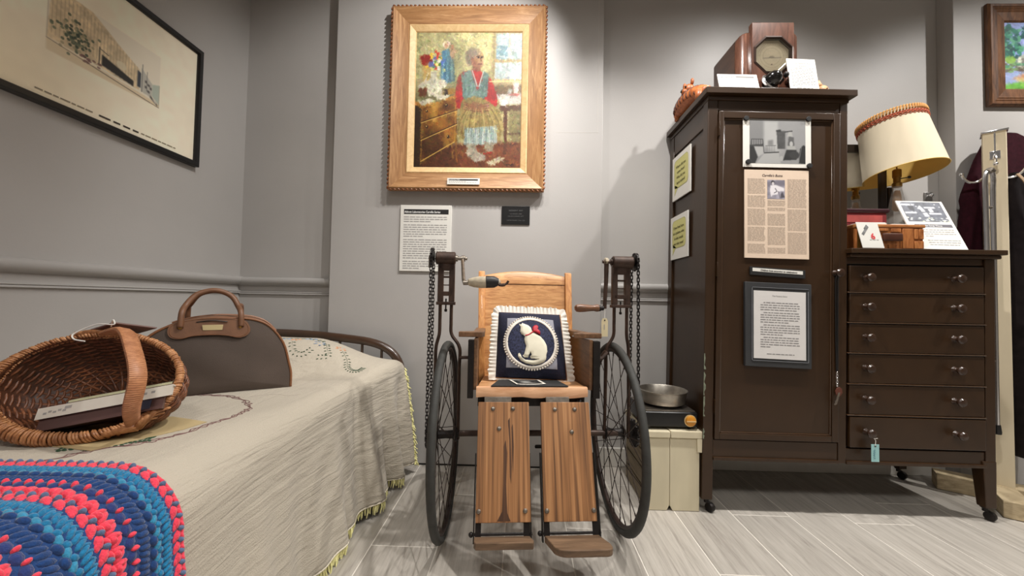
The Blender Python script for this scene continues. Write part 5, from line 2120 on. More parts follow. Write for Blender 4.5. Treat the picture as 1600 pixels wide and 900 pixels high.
# ---- two yellow question cards on the side
M_yel = mat('yellow_green_print', c3(206, 202, 132), .7, var=.03)
M_yel2 = mat('pale_outline_print', c3(176, 172, 120), .7, var=.03)
for (y0, z1, w, h, lines, lab) in ((1.957, 1.577, .205, .217, 'Where did you\ncome from?\nWho did you\nleave behind?', 'white card with yellow speech bubble on the wardrobe side, upper of two'),
                                   (1.967, 1.2765, .200, .2125, 'If you lived here\nas a patient, who\n& what would\nyou miss most?', 'white card with yellow speech bubble on the wardrobe side, lower of two')):
    xs = .745 + .013 * (z1 - h / 2) - .004
    pn = Plane((xs - .004, y0, z1), (0, -1, 0), (0, 0, 1))
    qc = thing('question_card', lab, 'card', (xs, y0 - w / 2, z1 - h))
    mb = MB()
    pn.slab(mb, 0, w, 0, h, -.006, 0)
    build('board', mb, M_card, qc, bevel=.0006)

    def rrect(u0, u1, v0, v1, r):
        pts = []
        for cx_, cy_, a0 in ((u1 - r, v0 + r, -PI / 2), (u1 - r, v1 - r, 0), (u0 + r, v1 - r, PI / 2), (u0 + r, v0 + r, PI)):
            for k in range(5):
                a = a0 + k / 4 * PI / 2
                pts.append((cx_ + r * math.cos(a), cy_ + r * math.sin(a)))
        return pts
    for (e, d, m_) in ((0, .0003, M_yel2), (.003, .0007, M_yel)):
        mb = MB()
        pn.prism(mb, rrect(.022 + e, w - .020 - e, .022 + e, h - .052 - e, .022), 0, d)
        pn.prism(mb, [(.030 + e, h - .075), (.070 - e, h - .058), (.026 + e, h - .020 - e * 2)], 0, d)
        build('speech_bubble', mb, m_, qc, smooth=0)
    lettering('lettering', lines, .0185, pn, w / 2, .050, mat('olive_ink', c3(92, 88, 44), .8, var=0), qc, .0012, 'CENTER', bold=.0005, spacing=1.42)

# ---- key on its cord from the door knob
kx, ky = 1.2735, YF - .018
key = thing('key', 'small key with leather fob on a black cord hung from the wardrobe door knob', 'key', (kx, ky, .46))
build('cord', MB().tube([(kx - .003, ky - .004, .985), (kx - .004, ky + .006, .955), (kx - .0035, ky + .007, .70), (kx - .002, ky + .006, .585)], .0030, 6)
      .tube([(kx + .004, ky - .004, .985), (kx + .005, ky + .006, .955), (kx + .003, ky + .007, .70), (kx + .001, ky + .006, .585)], .0030, 6), M_black, key)
lk = MB()
for k in range(5):
    z = .578 - k * .0115
    lk.tube([(kx - .002 + .004 * math.cos(a) * (1 if k % 2 else .35), ky + .004 + .004 * math.cos(a) * (.35 if k % 2 else 1), z + .0075 * math.sin(a)) for a in np.linspace(0, 2 * PI, 10)[:-1]],
            .0012, 5, closed=True)
build('chain', lk, M_chrome, key)
build('fob', MB().prism([(-.009, 0), (.006, -.004), (.015, .010), (.013, .026), (.004, .032), (-.006, .028), (-.013, .016)], ky - .001, ky + .003, lambda u, v, d: (kx + u, d, .492 + v)),
      mat('brown_leather_fob', c3(92, 48, 34), .5, var=.2), key, bevel=.001)
build('blade', MB().prism([(-.004, 0), (.004, .002), (.002, -.045), (-.004, -.050), (-.008, -.046), (-.005, -.040), (-.007, -.034), (-.004, -.028)], ky - .002, ky,
                          lambda u, v, d: (kx + .001 + u * 1.1 + v * .25, d, .502 + v)), M_steel, key)
# ---- blue tag on the lowest drawer knob
p0_ = sh(Vector((1.385, YF - .006, .346)))
bt = thing('blue_tag', 'pale blue paper tag tied to the left knob of the lowest drawer', 'tag', (p0_.x + .006, p0_.y - .02, .235))
pn = Plane((p0_.x - .0065, p0_.y - .030, .308), (1, 0, 0), (0, 0, 1))
mb = MB()
pn.slab(mb, 0, .030, 0, .068, -.0006, .0006)
build('card', mb, mat('pale_blue_card', c3(150, 196, 196), .7, var=.04), bt)
build('string', MB().tube([(p0_.x + .002, p0_.y - .019, .334), (p0_.x + .010, p0_.y - .026, .328), (p0_.x + .011, p0_.y - .030, .322), (p0_.x + .008, p0_.y - .031, .302)], .0012, 5)
      .tube([(p0_.x + .010, p0_.y - .026, .328), (p0_.x + .020, p0_.y - .028, .331)], .0012, 5), M_white, bt)
build('eyelet', MB().lathe([(.0012, 0), (.0036, 0), (.0036, .0008)], axisM(pn.pt(.015, .007, .0006), (0, -1, 0)), 10), M_ink, bt)
pm = MB()
rr = random.Random(3)
print_rows(pm, Plane(pn.pt(.010, .058), (0, 0, 1), (-1, 0, 0)), 0, .038, 0, 2, .007, .004, rr, -.0008, 0, .8, .006, .012, .003)
build('handwriting', MB().tube([pn.pt(.011 + .004 * math.sin(k * 1.9), .020 + k * .0024, .0009) for k in range(16)], .0006, 4), mat('teal_ink', c3(60, 110, 130), .8, var=0), bt)

# ================================================================== on top of the wardrobe
ZT = 1.744
M_walnut = wood('polished_walnut', c3(66, 40, 31), c3(116, 78, 62), (30, 30, 6), .25, .04, coat=.5)
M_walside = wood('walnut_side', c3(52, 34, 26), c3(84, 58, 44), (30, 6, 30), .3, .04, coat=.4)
rad = thing('radio', 'old walnut radio with octagonal dial standing on top of the wardrobe', 'radio', (1.06, 1.77, ZT - .004))
RX0, RX1, RY0, RY1 = .925, 1.192, 1.664, 1.885
zb, zt_ = ZT - .006, 2.036


def radp(x, z):
    return x + .013 * (z - 1.744) - .004


# body with rounded shoulders
poly = [(RX0, zb), (RX1, zb)]
for k in range(7):
    a = k / 6 * PI / 2
    poly.append((RX1 - .045 + .045 * math.cos(a), zt_ - .03 + .03 * math.sin(a)))
for k in range(7):
    a = PI / 2 + k / 6 * PI / 2
    poly.append((RX0 + .045 + .045 * math.cos(a), zt_ - .03 + .03 * math.sin(a)))
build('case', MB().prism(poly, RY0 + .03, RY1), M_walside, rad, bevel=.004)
# rounded front corners
rows = []
for k in range(25):
    u = k / 24
    x = RX0 + (RX1 - RX0) * u
    e = min(u, 1 - u) * (RX1 - RX0)
    yy = RY0 + .034 - .034 * math.sqrt(max(0, 1 - (1 - min(1, e / .04)) ** 2))
    top = zt_ - (.03 * (1 - math.sqrt(max(0, 1 - (1 - min(1, e / .045)) ** 2))))
    rows.append([(x, yy + .03, zb), (x, yy, zb), (x, yy, top - .006), (x, yy + .006, top), (x, yy + .034, top)])
build('front_cheeks', MB().grid(rows), M_walnut, rad, smooth=60)
OC = (1.0635, 1.924)
orr = .083
octo = [(OC[0] + orr * math.cos(R(22.5 + 45 * k)), OC[1] + orr * .98 * math.sin(R(22.5 + 45 * k))) for k in range(8)]
fx0, fx1, fz1 = .972, 1.151, 2.066
mbp = MB()
yy0, yy1 = RY0 - .016, RY0 + .01
ringo = [(fx1, OC[1] + .035), (fx1, fz1), (OC[0] + .035, fz1), (OC[0] - .035, fz1), (fx0, fz1), (fx0, OC[1] + .035), (fx0, OC[1] - .035), (fx0, zb), (OC[0] - .035, zb), (OC[0] + .035, zb), (fx1, zb), (fx1, OC[1] - .035)]
oc = octo  # start at 22.5deg
map_o = [0, None, 1, 2, None, 3, 4, None, 5, 6, None, 7]
vs, fs = [], []
for d in (yy0, yy1):
    vs += [(x, d, z) for x, z in ringo] + [(x, d, z) for x, z in oc]
for base in (0, 20):
    q = [(0, 1, 2, 13, 12), (2, 3, 14, 13), (3, 4, 5, 15, 14), (5, 6, 16, 15), (6, 7, 8, 17, 16), (8, 9, 18, 17), (9, 10, 11, 19, 18), (11, 0, 12, 19)]
    for f in q:
        fs.append(tuple(i + base for i in (f if base else reversed(f))))
for i in range(12):
    fs.append((i, (i + 1) % 12, 20 + (i + 1) % 12, 20 + i))
for i in range(8):
    fs.append((12 + i, 32 + i, 32 + (i + 1) % 8, 12 + (i + 1) % 8))
build('front_block', mbp.add(vs, fs), M_walnut, rad, smooth=0, bevel=.002)
bez = MB()
o2 = [(OC[0] + (x - OC[0]) * 1.10, OC[1] + (z - OC[1]) * 1.10) for x, z in octo]
o3 = [(OC[0] + (x - OC[0]) * .93, OC[1] + (z - OC[1]) * .93) for x, z in octo]
vs = [(x, yy0 - .001, z) for x, z in o2] + [(x, yy0 - .004, z) for x, z in octo] + [(x, yy0 + .014, z) for x, z in o3]
fs = [(a * 8 + i, a * 8 + (i + 1) % 8, (a + 1) * 8 + (i + 1) % 8, (a + 1) * 8 + i) for a in (0, 1) for i in range(8)]
build('dial_bezel', bez.add(vs, fs), mat('dark_bronze', c3(66, 50, 44), .3, metal=.5), rad, smooth=0)
cv = Canvas(60, 60, (196, 182, 150), 8)
cv.mottle(.05)
for r_ in (.30, .36, .22):
    m_ = cv.ellmask(.5, .5, r_ + .012, r_ + .012, 0, .04) - cv.ellmask(.5, .5, r_, r_, 0, .04)
    cv.put(np.clip(m_, 0, 1), (150, 136, 108), .55)
for k in range(24):
    a = PI + k / 23 * PI
    cv.line([(.5 + .30 * math.cos(a), .48 + .30 * math.sin(a)), (.5 + .35 * math.cos(a), .48 + .35 * math.sin(a))], .012, (140, 122, 96), .6)
cv.line([(.27, .55), (.75, .53)], .014, (92, 84, 78), .9)
cv.ell(.5, .52, .07, .035, (128, 116, 98), .7)
cv.ell(.5, .72, .018, .018, (90, 70, 56), .9)
pn = Plane((OC[0] - .080, yy0 + .013, OC[1] + .080), (1, 0, 0), (0, 0, 1))
painted('dial', cv, pn, 0, .160, 0, .160, 0, M_print, rad)
M_glass = mat('clear_glass', c3(250, 250, 250), .03, var=0, trans=1.0)
mb = MB().prism(o3, yy0 + .003, yy0 + .005)
build('dial_glass', mb, M_glass, rad, smooth=0)
build('knob', MB().lathe([(.008, 0), (.013, .004), (.013, .016), (.010, .020), (.003, .021)], axisM((1.118, yy0, 1.806), (0, -1, 0)), 16), M_walnut, rad)
build('cord', MB().tube(cat_rom([(.93, 1.86, 1.775), (.90, 1.87, 1.782), (.86, 1.86, 1.781), (.84, 1.80, 1.772), (.86, 1.74, 1.757), (.93, 1.75, 1.750)], 6), .004, 8), M_black, rad)

# cards leaning by the radio
ca = thing('caption_card', 'low white caption card standing at the left on top of the wardrobe', 'card', (.905, 1.60, ZT))
pn = Plane((.816, 1.632, 1.829), (1, 0, -.016), (0, .30, 1))
mb = MB()
pn.slab(mb, 0, .166, 0, .086, -.003, 0)
build('board', mb, M_card, ca, bevel=.0006)
mb = MB()
pn.slab(mb, .014, .152, .010, .019, 0, .0004)
build('title_bar', mb, mat('grey_title_bar', c3(120, 118, 116), .7, var=.1), ca)
lettering('lettering', 'Experimental Radio', .0078, pn, .016, .0112, M_whiteink, ca, .0008)
pm = MB()
rr = random.Random(22)
print_rows(pm, pn, .014, .150, .026, 6, .0085, .0030, rr, .0004, 0, .7, .008, .02, .003)
build('small_print', pm, M_lightink, ca, smooth=0, fixn=False, kind='stuff')
cb = thing('caption_card', 'tall white typed card standing at the right on top of the wardrobe', 'card', (1.165, 1.60, ZT))
pn = Plane((1.103, 1.628, 1.895), (1, 0, -.045), (0, .18, 1))
mb = MB()
pn.slab(mb, 0, .119, 0, .153, -.003, 0)
build('board', mb, M_card, cb, bevel=.0006)
lettering('lettering', 'Carville Patient Ray Radio', .0078, pn, .060, .0185, mat('card_ink', c3(120, 116, 112), .8, var=0), cb, .0006, 'CENTER', italic=.2)
lettering('lettering', 'Programming', .0078, pn, .060, .0310, mat('card_ink', c3(120, 116, 112), .8, var=0), cb, .0006, 'CENTER', italic=.2)
pm = MB()
rr = random.Random(23)
print_rows(pm, pn, .012, .108, .044, 12, .0078, .0026, rr, .0005, 0, .4, .005, .014, .004)
print_rows(pm, pn, .028, .092, .140, 1, .0078, .0026, rr, .0005, 0, 1, .01, .02, .005)
build('small_print', pm, M_lightink, cb, smooth=0, fixn=False, kind='stuff')

# black shiny bell-shaped device in front of the dial
dv = thing('desk_device', 'shiny black bell-shaped device with chrome rim in front of the radio dial', 'device', (1.045, 1.615, ZT))
ax = Vector((.34, -.80, .38)).normalized()
c_ = Vector((1.035, 1.625, 1.792))
build('shell', MB().lathe([(.006, -.026), (.020, -.024), (.030, -.012), (.034, 0), (.033, .010), (.030, .024), (.024, .036), (.013, .045), (.004, .048)], axisM(c_, ax), 24),
      mat('black_gloss', c3(12, 11, 11), .12, var=.05, coat=.6), dv)
build('chrome_rim', MB().lathe([(.034, -.012), (.039, -.009), (.040, -.002), (.037, .003), (.033, .003)], axisM(c_, ax), 24), M_chrome, dv)
build('stand', MB().lathe([(.040, 0), (.041, .004), (.034, .010), (.020, .018), (.016, .040), (.018, .05)], Matrix.Translation((1.025, 1.628, ZT - .004)), 20), M_black, dv)
build('lever', MB().tube([(1.045, 1.618, 1.815), (1.060, 1.612, 1.832), (1.082, 1.60, 1.853)], [.004, .003, .0045], 8), M_steel, dv)
build('switch', MB().lathe([(.006, 0), (.011, .003), (.012, .012), (.007, .018)], axisM((1.085, 1.615, 1.812), (.5, -.8, .1)), 14).tube([(1.07, 1.63, 1.79), (1.08, 1.622, 1.805)], .013, 10), M_irondark, dv)

# carved wooden tiger at the back left, carved pig at the right
M_tiger = wood('orange_carved_wood', c3(126, 58, 24), c3(206, 122, 66), (34, 34, 34), .45, .2)
tg_ = thing('carved_tiger', 'orange carved wooden tiger lying on the back left of the wardrobe top', 'carving', (.775, 1.80, ZT))
bm_ = MB()
body_path = cat_rom([(.768, 1.900, 1.765), (.770, 1.87, 1.790), (.776, 1.81, 1.805), (.785, 1.74, 1.800), (.80, 1.68, 1.780)], 6)
rad_ = [.024 + .020 * math.sin(PI * min(1, (i + 2) / (len(body_path) + 1))) for i in range(len(body_path))]
bm_.tube(body_path, rad_, 14)
for px_, py_ in ((.752, 1.885), (.798, 1.885), (.765, 1.69), (.81, 1.69)):
    bm_.tube([(px_, py_, 1.79), (px_ - .004, py_ - .006, 1.742)], [.016, .013], 10)
build('body', bm_, M_tiger, tg_, smooth=180)
hd = MB()
hd.ball((.774, 1.815, 1.858), (.027, .030, .029), 14, 9)
hd.ball((.752, 1.808, 1.846), (.015, .016, .014), 10, 7)
hd.tube([(.776, 1.815, 1.81), (.775, 1.815, 1.85)], [.036, .026], 12)
hd.ball((.764, 1.836, 1.888), (.008, .010, .016), 8, 6)
hd.ball((.782, 1.794, 1.890), (.008, .010, .016), 8, 6)
build('head', hd, M_tiger, tg_, smooth=180)
stp = MB()
for k in range(9):
    i = 4 + k * 2
    i = min(i, len(body_path) - 2)
    p = body_path[i]
    r = rad_[i] * 1.02
    arc = [p + Vector((-r * math.cos(a), .004 * math.sin(a * 3), r * math.sin(a))) for a in np.linspace(-.4, PI * .8, 9)]
    stp.tube(arc, [.0008] + [.0032] * 7 + [.0008], 6)
build('stripes', stp, mat('burnt_brown', c3(66, 28, 14), .6, var=.2), tg_, smooth=180, kind='stuff')
ey = MB()
ey.ball((.7475, 1.824, 1.864), (.005, .005, .005), 8, 5).ball((.753, 1.797, 1.866), (.005, .005, .005), 8, 5).ball((.738, 1.808, 1.848), (.005, .007, .005), 8, 5)
build('eyes_and_nose', ey, M_black, tg_, smooth=180, kind='stuff')

pg_ = thing('carved_pig', 'small pale carved wooden pig head behind the tall typed card', 'carving', (1.29, 1.68, ZT))
M_pig = wood('pale_carved_wood', c3(196, 138, 92), c3(232, 184, 138), (30, 30, 30), .5, .1)
pb = MB()
pb.ball((1.262, 1.70, 1.782), (.040, .03, .034), 14, 9)
pb.ball((1.295, 1.685, 1.782), (.026, .022, .028), 14, 9)
pb.tube([(1.305, 1.683, 1.782), (1.325, 1.682, 1.784)], [.014, .009], 10)
pb.tube([(1.288, 1.685, 1.80), (1.281, 1.685, 1.832)], [.012, .003], 8)
pb.tube([(1.250, 1.695, 1.76), (1.250, 1.695, 1.735)], [.012, .010], 8)
pb.tube([(1.285, 1.695, 1.76), (1.287, 1.695, 1.735)], [.012, .010], 8)
build('body', pb, M_pig, pg_, smooth=180)
build('eye', MB().ball((1.301, 1.664, 1.787), .0028, 8, 5), M_black, pg_, smooth=180)

# ================================================================== on top of the drawers
ZD = 1.083
M_shade = mat('cream_lampshade', c3(222, 209, 182), .8, var=.03, scale=(30, 30, 4))
M_shadein = mat('yellow_shade_lining', c3(214, 178, 96), .8, var=.04)
M_braid = mat('orange_gimp_braid', c3(206, 150, 86), .8, var=.2, scale=(150, 150, 150))
M_braidr = mat('rust_gimp_braid', c3(178, 88, 58), .8, var=.2, scale=(150, 150, 150))
M_brass = mat('brass', c3(170, 132, 70), .3, metal=.9, var=.15)
lam = thing('table_lamp', 'glass bottle table lamp with tilted cream drum shade standing on the drawers', 'lamp', (1.715, 1.80, ZD))
LX, LY = 1.715, 1.795
build('base', MB().lathe([(.052, 0), (.056, .004), (.056, .012), (.050, .018), (.030, .02)], Matrix.Translation((LX, LY, ZD)), 28), M_white, lam)
M_bottle = mat('smoky_glass', c3(224, 220, 212), .06, var=0, alpha=.30)
build('bottle', MB().lathe([(.020, .018), (.046, .020), (.050, .030), (.049, .150), (.046, .165), (.036, .20), (.026, .25), (.020, .285), (.017, .300), (.017, .318)], Matrix.Translation((LX, LY, ZD)), 28),
      M_bottle, lam, smooth=60)
build('sand_filling', MB().lathe([(.008, .205), (.019, .215), (.016, .255), (.012, .29), (.009, .30)], Matrix.Translation((LX, LY, ZD)), 20), wood('amber_cork', c3(176, 128, 80), c3(210, 166, 116), (30, 30, 30)), lam)
build('socket', MB().lathe([(.016, .316), (.018, .320), (.018, .334), (.013, .338), (.013, .36), (.016, .362), (.016, .395), (.010, .40)], Matrix.Translation((LX, LY, ZD)), 18), M_brass, lam)
build('switch_key', MB().tube([(LX, LY - .01, ZD + .352), (LX + .028, LY - .02, ZD + .356)], .0025, 8).ball((LX + .034, LY - .022, ZD + .357), (.009, .004, .006), 10, 6), M_black, lam)
SR0, SR1, SH = .143, .118, .274
SC_ = Vector((LX + .027, LY - .006, ZD + .376))
Ms = Matrix.Translation(SC_) @ Matrix.Rotation(R(-4.8), 4, 'Y') @ Matrix.Rotation(R(-9), 4, 'X')
shd = MB()
vs = []
n = 64
prof = [(SR0, 0), (SR1, SH), (SR1 - .0025, SH), (SR0 - .0025, 0)]
rows = [[Ms @ Vector((r * math.cos(2 * PI * k / n), r * math.sin(2 * PI * k / n), z)) for (r, z) in ((SR0, 0), (SR1, SH))] for k in range(n)]
s1 = build('lamp_shade', MB().grid(rows, closed_u=True), M_shade, lam, smooth=60, fixn=False)
rows = [[Ms @ Vector((r * math.cos(2 * PI * k / n), r * math.sin(2 * PI * k / n), z)) for (r, z) in ((SR0 - .003, .001), (SR1 - .003, SH - .001))] for k in range(n)]
build('shade_lining', MB().grid(rows, closed_u=True, flip=True), M_shadein, s1, smooth=60, fixn=False)


def shade_ring(z, r_extra, rt, mb, amp=0, nw=0, n_=160):
    pts = []
    for k in range(n_):
        a = 2 * PI * k / n_
        zz = z + amp * math.sin(nw * a)
        r = SR0 + (SR1 - SR0) * zz / SH + r_extra + (.0012 * math.cos(nw * a) if amp else 0)
        pts.append(Ms @ Vector((r * math.cos(a), r * math.sin(a), zz)))
    mb.tube(pts, rt, 5, closed=True)


mb = MB()
for z_ in (.001, SH):
    mb = MB()
    shade_ring(z_, 0, .0022, mb)
    build('shade_rim', mb, M_shadein, s1, smooth=180)
mb = MB()
for k in range(70):
    a = 2 * PI * k / 70
    pts = []
    for q in range(5):
        t = q / 4
        zz = SH + .002 - .022 * t
        aa = a + .055 * (1 - t)
        r = SR0 + (SR1 - SR0) * min(zz, SH) / SH + .0032 + .002 * math.sin(PI * t)
        pts.append(Ms @ Vector((r * math.cos(aa), r * math.sin(aa), zz)))
    mb.tube(pts, .0036, 5)
build('looped_braid', mb, M_braid, s1, smooth=180, fixn=False, kind='stuff')
mb = MB()
shade_ring(SH - .030, .002, .0026, mb, .0045, 46, 400)
shade_ring(SH - .034, .002, .0022, mb, -.0045, 46, 400)
shade_ring(SH - .025, .002, .0020, mb)
shade_ring(SH - .040, .0015, .0014, mb, .004, 46, 400)
build('rust_braid', mb, M_braidr, s1, smooth=180)
sp = MB()
for k in range(3):
    a = 2 * PI * k / 3 + .4
    sp.tube([Ms @ Vector((0, 0, SH - .03)), Ms @ Vector((SR1 * math.cos(a), SR1 * math.sin(a), SH - .004))], .0015, 5)
sp.tube([(LX, LY, ZD + .40), Ms @ Vector((0, 0, SH - .03))], .003, 6)
build('shade_spider', sp, M_brass, lam)

# dressing mirror behind the lamp
M_mframe = mat('very_dark_wood', c3(38, 28, 22), .3, var=.2, coat=.4)
mir = thing('dressing_mirror', 'dark framed dressing mirror standing on the drawers behind the lamp', 'mirror', (1.56, 1.93, ZD))
mx0, mx1, mz0, mz1 = 1.39, 1.765, 1.13, 1.640
for nm, b in (('frame_top', (mx0, mx1, 1.895, 1.92, mz1 - .038, mz1)), ('frame_bottom', (mx0, mx1, 1.895, 1.92, mz0, mz0 + .035)),
              ('frame_side', (mx0, mx0 + .035, 1.895, 1.92, mz0, mz1)), ('frame_side', (mx1 - .03, mx1, 1.895, 1.92, mz0, mz1))):
    build(nm, MB().box(*b), M_mframe, mir, bevel=.004)
build('mirror_glass', MB().box(mx0 + .03, mx1 - .025, 1.905, 1.912, mz0 + .03, mz1 - .03), mat('mirror_silver', c3(232, 232, 232), .02, metal=1, var=0), mir)
build('backing', MB().box(mx0 + .01, mx1 - .01, 1.913, 1.925, mz0 + .01, mz1 - .01), M_mframe, mir)
build('stand_post', MB().box(mx1 + .004, mx1 + .030, 1.895, 1.925, ZD, 1.43), M_mframe, mir, bevel=.004)
build('stand_base', MB().box(mx0 - .02, mx1 + .03, 1.87, 1.95, ZD, ZD + .03), M_mframe, mir, bevel=.005)

# red case on the bamboo box
rc = thing('red_case', 'dark red case with rounded black lid rim beside the wardrobe', 'case', (1.49, 1.74, 1.083))
build('body', MB().box(1.38, 1.585, 1.70, 1.80, ZD, 1.262), mat('dark_red_leatherette', c3(112, 24, 28), .45, var=.2), rc, bevel=.012, seg=3)
build('lid_rim', MB().box(1.375, 1.592, 1.694, 1.806, 1.256, 1.276), mat('black_red_lid', c3(52, 18, 26), .35, var=.15), rc, bevel=.009, seg=3)
build('label_strip', MB().box(1.40, 1.56, 1.6985, 1.70, 1.215, 1.245), mat('faded_red', c3(168, 70, 66), .6, var=.2), rc)
# bamboo box
bb = thing('bamboo_box', 'orange-brown bamboo box with dark leather grip at the front of the drawers', 'box', (1.51, 1.64, ZD))
M_bam = wood('bamboo', c3(128, 74, 38), c3(196, 130, 76), (50, 50, 8), .35, .2, c3(170, 106, 58))
M_bamh = wood('bamboo_across', c3(140, 82, 42), c3(204, 140, 84), (8, 50, 50), .35, .2)
build('body', MB().box(1.372, 1.643, 1.612, 1.680, ZD + .002, 1.178), M_bam, bb, bevel=.003)
build('lid', MB().box(1.368, 1.648, 1.606, 1.684, 1.174, 1.188), M_bamh, bb, bevel=.004)
for x0, x1, z0, z1 in ((1.375, 1.395, ZD + .004, 1.172), (1.398, 1.452, ZD + .004, 1.105), (1.500, 1.535, ZD + .006, 1.105), (1.556, 1.600, ZD + .006, 1.172), (1.604, 1.620, 1.128, 1.170), (1.622, 1.641, 1.128, 1.170),
                       (1.604, 1.641, ZD + .006, 1.120), (1.462, 1.496, ZD + .004, 1.105), (1.46, 1.50, 1.160, 1.172), (1.51, 1.55, 1.156, 1.172)):
    build('slat', MB().box(x0, x1, 1.607, 1.613, z0, z1), M_bam, bb, bevel=.002)
build('grip', MB().box(1.470, 1.550, 1.596, 1.608, 1.118, 1.150), mat('dark_leather', c3(74, 42, 30), .35, var=.2), bb, bevel=.008, seg=3)
build('clasp', MB().box(1.374, 1.384, 1.603, 1.608, ZD + .004, 1.16), M_brass, bb)
# white papers lying on the bamboo box
single('folded_paper', MB().box(1.385, 1.500, 1.615, 1.675, 1.1885, 1.194, Matrix.Translation((0, 0, 0))).box(1.40, 1.505, 1.625, 1.672, 1.194, 1.199),
       M_white, 'folded white paper lying on the lid of the bamboo box', 'paper', bevel=.001)
single('folded_paper', MB().box(1.535, 1.60, 1.63, 1.676, 1.1885, 1.1945), M_white, 'small white paper lying on the right of the bamboo lid beside the lamp', 'paper', bevel=.001)
# card with the number 6
sx_ = thing('number_card', 'white card with red number 6 leaning at the front of the drawers', 'card', (1.415, 1.59, ZD))
pn = Plane((1.364, 1.603, 1.1945), (1, 0, -.004), (-.165, .12, 1))
mb = MB()
pn.slab(mb, 0, .0855, 0, .109, -.002, 0)
build('board', mb, M_card, sx_)
lettering('lettering', '6', .034, pn, .052, .044, mat('red_ink', c3(214, 60, 66), .7, var=0), sx_, .0012, 'CENTER', bold=.0008)
cv_ = MB()
cv_.prism([(.010, .050), (.017, .057), (.046, .021), (.038, .010), (.024, .027), (.026, .031)], 0, .0005, lambda u, v, d: pn.pt(u, v, d))
build('picture', cv_, mat('grey_picture_print', c3(122, 122, 122), .6, var=.5, scale=(90, 90, 90)), sx_)
pm = MB()
rr = random.Random(5)
print_rows(pm, pn, .036, .072, .074, 1, .005, .0022, rr, .0005, 0, 1, .006, .012, .003)
build('small_print', pm, M_lightink, sx_, smooth=0, fixn=False, kind='stuff')
# leaning photo panel
pp = thing('photo_panel', 'white panel with black-and-white photograph and text leaning against the lamp', 'panel', (1.70, 1.64, ZD))
ptl, pbr = Vector((1.600, 1.705, 1.312)), Vector((1.830, 1.625, 1.092))
pn = Plane((1.632, 1.716, 1.3155), (1, 0, -.012), (.02, .46, 1))
mb = MB()
pn.slab(mb, 0, .196, 0, .248, -.005, 0)
build('board', mb, M_card, pp, bevel=.0008)
cv = Canvas(90, 56, (92, 96, 106), 41)
cv.mottle(.3)
for q in ([(0, .1), (.3, .1), (.32, .2), (0, .18)], [(.55, .25), (.8, .24), (.82, .32), (.55, .33)], [(.02, .52), (.3, .5), (.31, .58), (.02, .6)], [(.6, .56), (.9, .55), (.9, .62), (.6, .63)]):
    cv.poly(q, (226, 228, 232), 1)
cv.poly([(.42, .25), (.46, .18), (.52, .36), (.36, .36)], (240, 240, 240), 1)
cv.poly([(.42, .36), (.52, .36), (.54, .5), (.44, .5)], (210, 212, 216), 1)
cv.poly([(.62, .36), (.72, .34), (.74, .52), (.64, .53)], (226, 226, 230), 1)
cv.poly([(.15, .2), (.30, .2), (.28, .45), (.17, .42)], (50, 52, 60), 1)
cv.poly([(.44, .55), (.56, .54), (.58, .74), (.46, .75)], (196, 198, 204), 1)
for k in range(30):
    cv.ell(cv.rng.random(), cv.rng.uniform(.78, .98), .03, .03, [(230, 230, 228), (200, 206, 206), (140, 146, 150), (210, 214, 190)][k % 4], .9)
for k in range(14):
    cv.ell(cv.rng.random(), cv.rng.uniform(.02, .7), .02, .03, [(220, 222, 226), (60, 62, 70)][k % 2], .7)
painted('photograph', cv, pn, .013, .183, .006, .110, .0005, M_pphoto, pp)
mb = MB()
pn.slab(mb, .030, .183, .124, .138, 0, .0006)
build('title_bar', mb, mat('slate_title_bar', c3(98, 96, 104), .6, var=.05), pp)
lettering('lettering', 'Enjoying Scrap Wares', .0105, pn, .048, .1265, M_whiteink, pp, .001, bold=.0002)
pm = MB()
rr = random.Random(28)
v = print_rows(pm, pn, .052, .180, .150, 4, .0108, .0036, rr, .0005, 0, .3, .008, .022, .003)
print_rows(pm, pn, .052, .184, v + .010, 3, .0108, .0036, rr, .0005, 0, .9, .008, .022, .003)
build('small_print', pm, M_lightink, pp, smooth=0, fixn=False, kind='stuff')

# ================================================================== crate with hot plate and pan
M_cream = mat('cream_crate_paint', c3(206, 196, 168), .6, var=.06, scale=(14, 14, 5), bump=.15, bscale=(60, 60, 8))
M_creams = wood('shaded_crate_side', c3(104, 92, 74), c3(150, 136, 112), (30, 5, 30), .7, .2)  # darker crate colour with the shade of its left side painted in
cr = thing('crate', 'cream painted wooden crate standing on the floor between wheelchair and wardrobe', 'crate', (.632, 1.75, 0))
cx0, cx1, cyf, cyb, ch = .522, .738, 1.612, 1.90, .322
xm = .618
build('front_board', MB().prism([(cx0, .001), (xm - .012, .001), (xm - .001, .022), (xm - .001, ch - .028), (cx0, ch - .028)], cyf, cyf + .018), M_cream, cr, bevel=.0015)
build('front_board', MB().prism([(xm + .001, .022), (xm + .012, .001), (cx1, .001), (cx1, ch - .028), (xm + .001, ch - .028)], cyf, cyf + .018), M_cream, cr, bevel=.0015)
for k in range(4):
    z0 = .002 + k * .074
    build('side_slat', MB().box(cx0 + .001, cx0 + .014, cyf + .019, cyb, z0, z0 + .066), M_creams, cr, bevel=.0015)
    build('side_slat', MB().box(cx1 - .014, cx1 - .001, cyf + .019, cyb, z0, z0 + .066), M_cream, cr, bevel=.0015)
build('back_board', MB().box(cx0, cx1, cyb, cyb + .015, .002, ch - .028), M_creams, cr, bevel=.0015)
build('lid_board', MB().box(cx0 - .004, xm - .0008, cyf - .008, cyb + .02, ch - .026, ch), M_cream, cr, bevel=.003)
build('lid_board', MB().box(xm + .0008, cx1 + .009, cyf - .008, cyb + .02, ch - .026, ch + .003), M_cream, cr, bevel=.003)
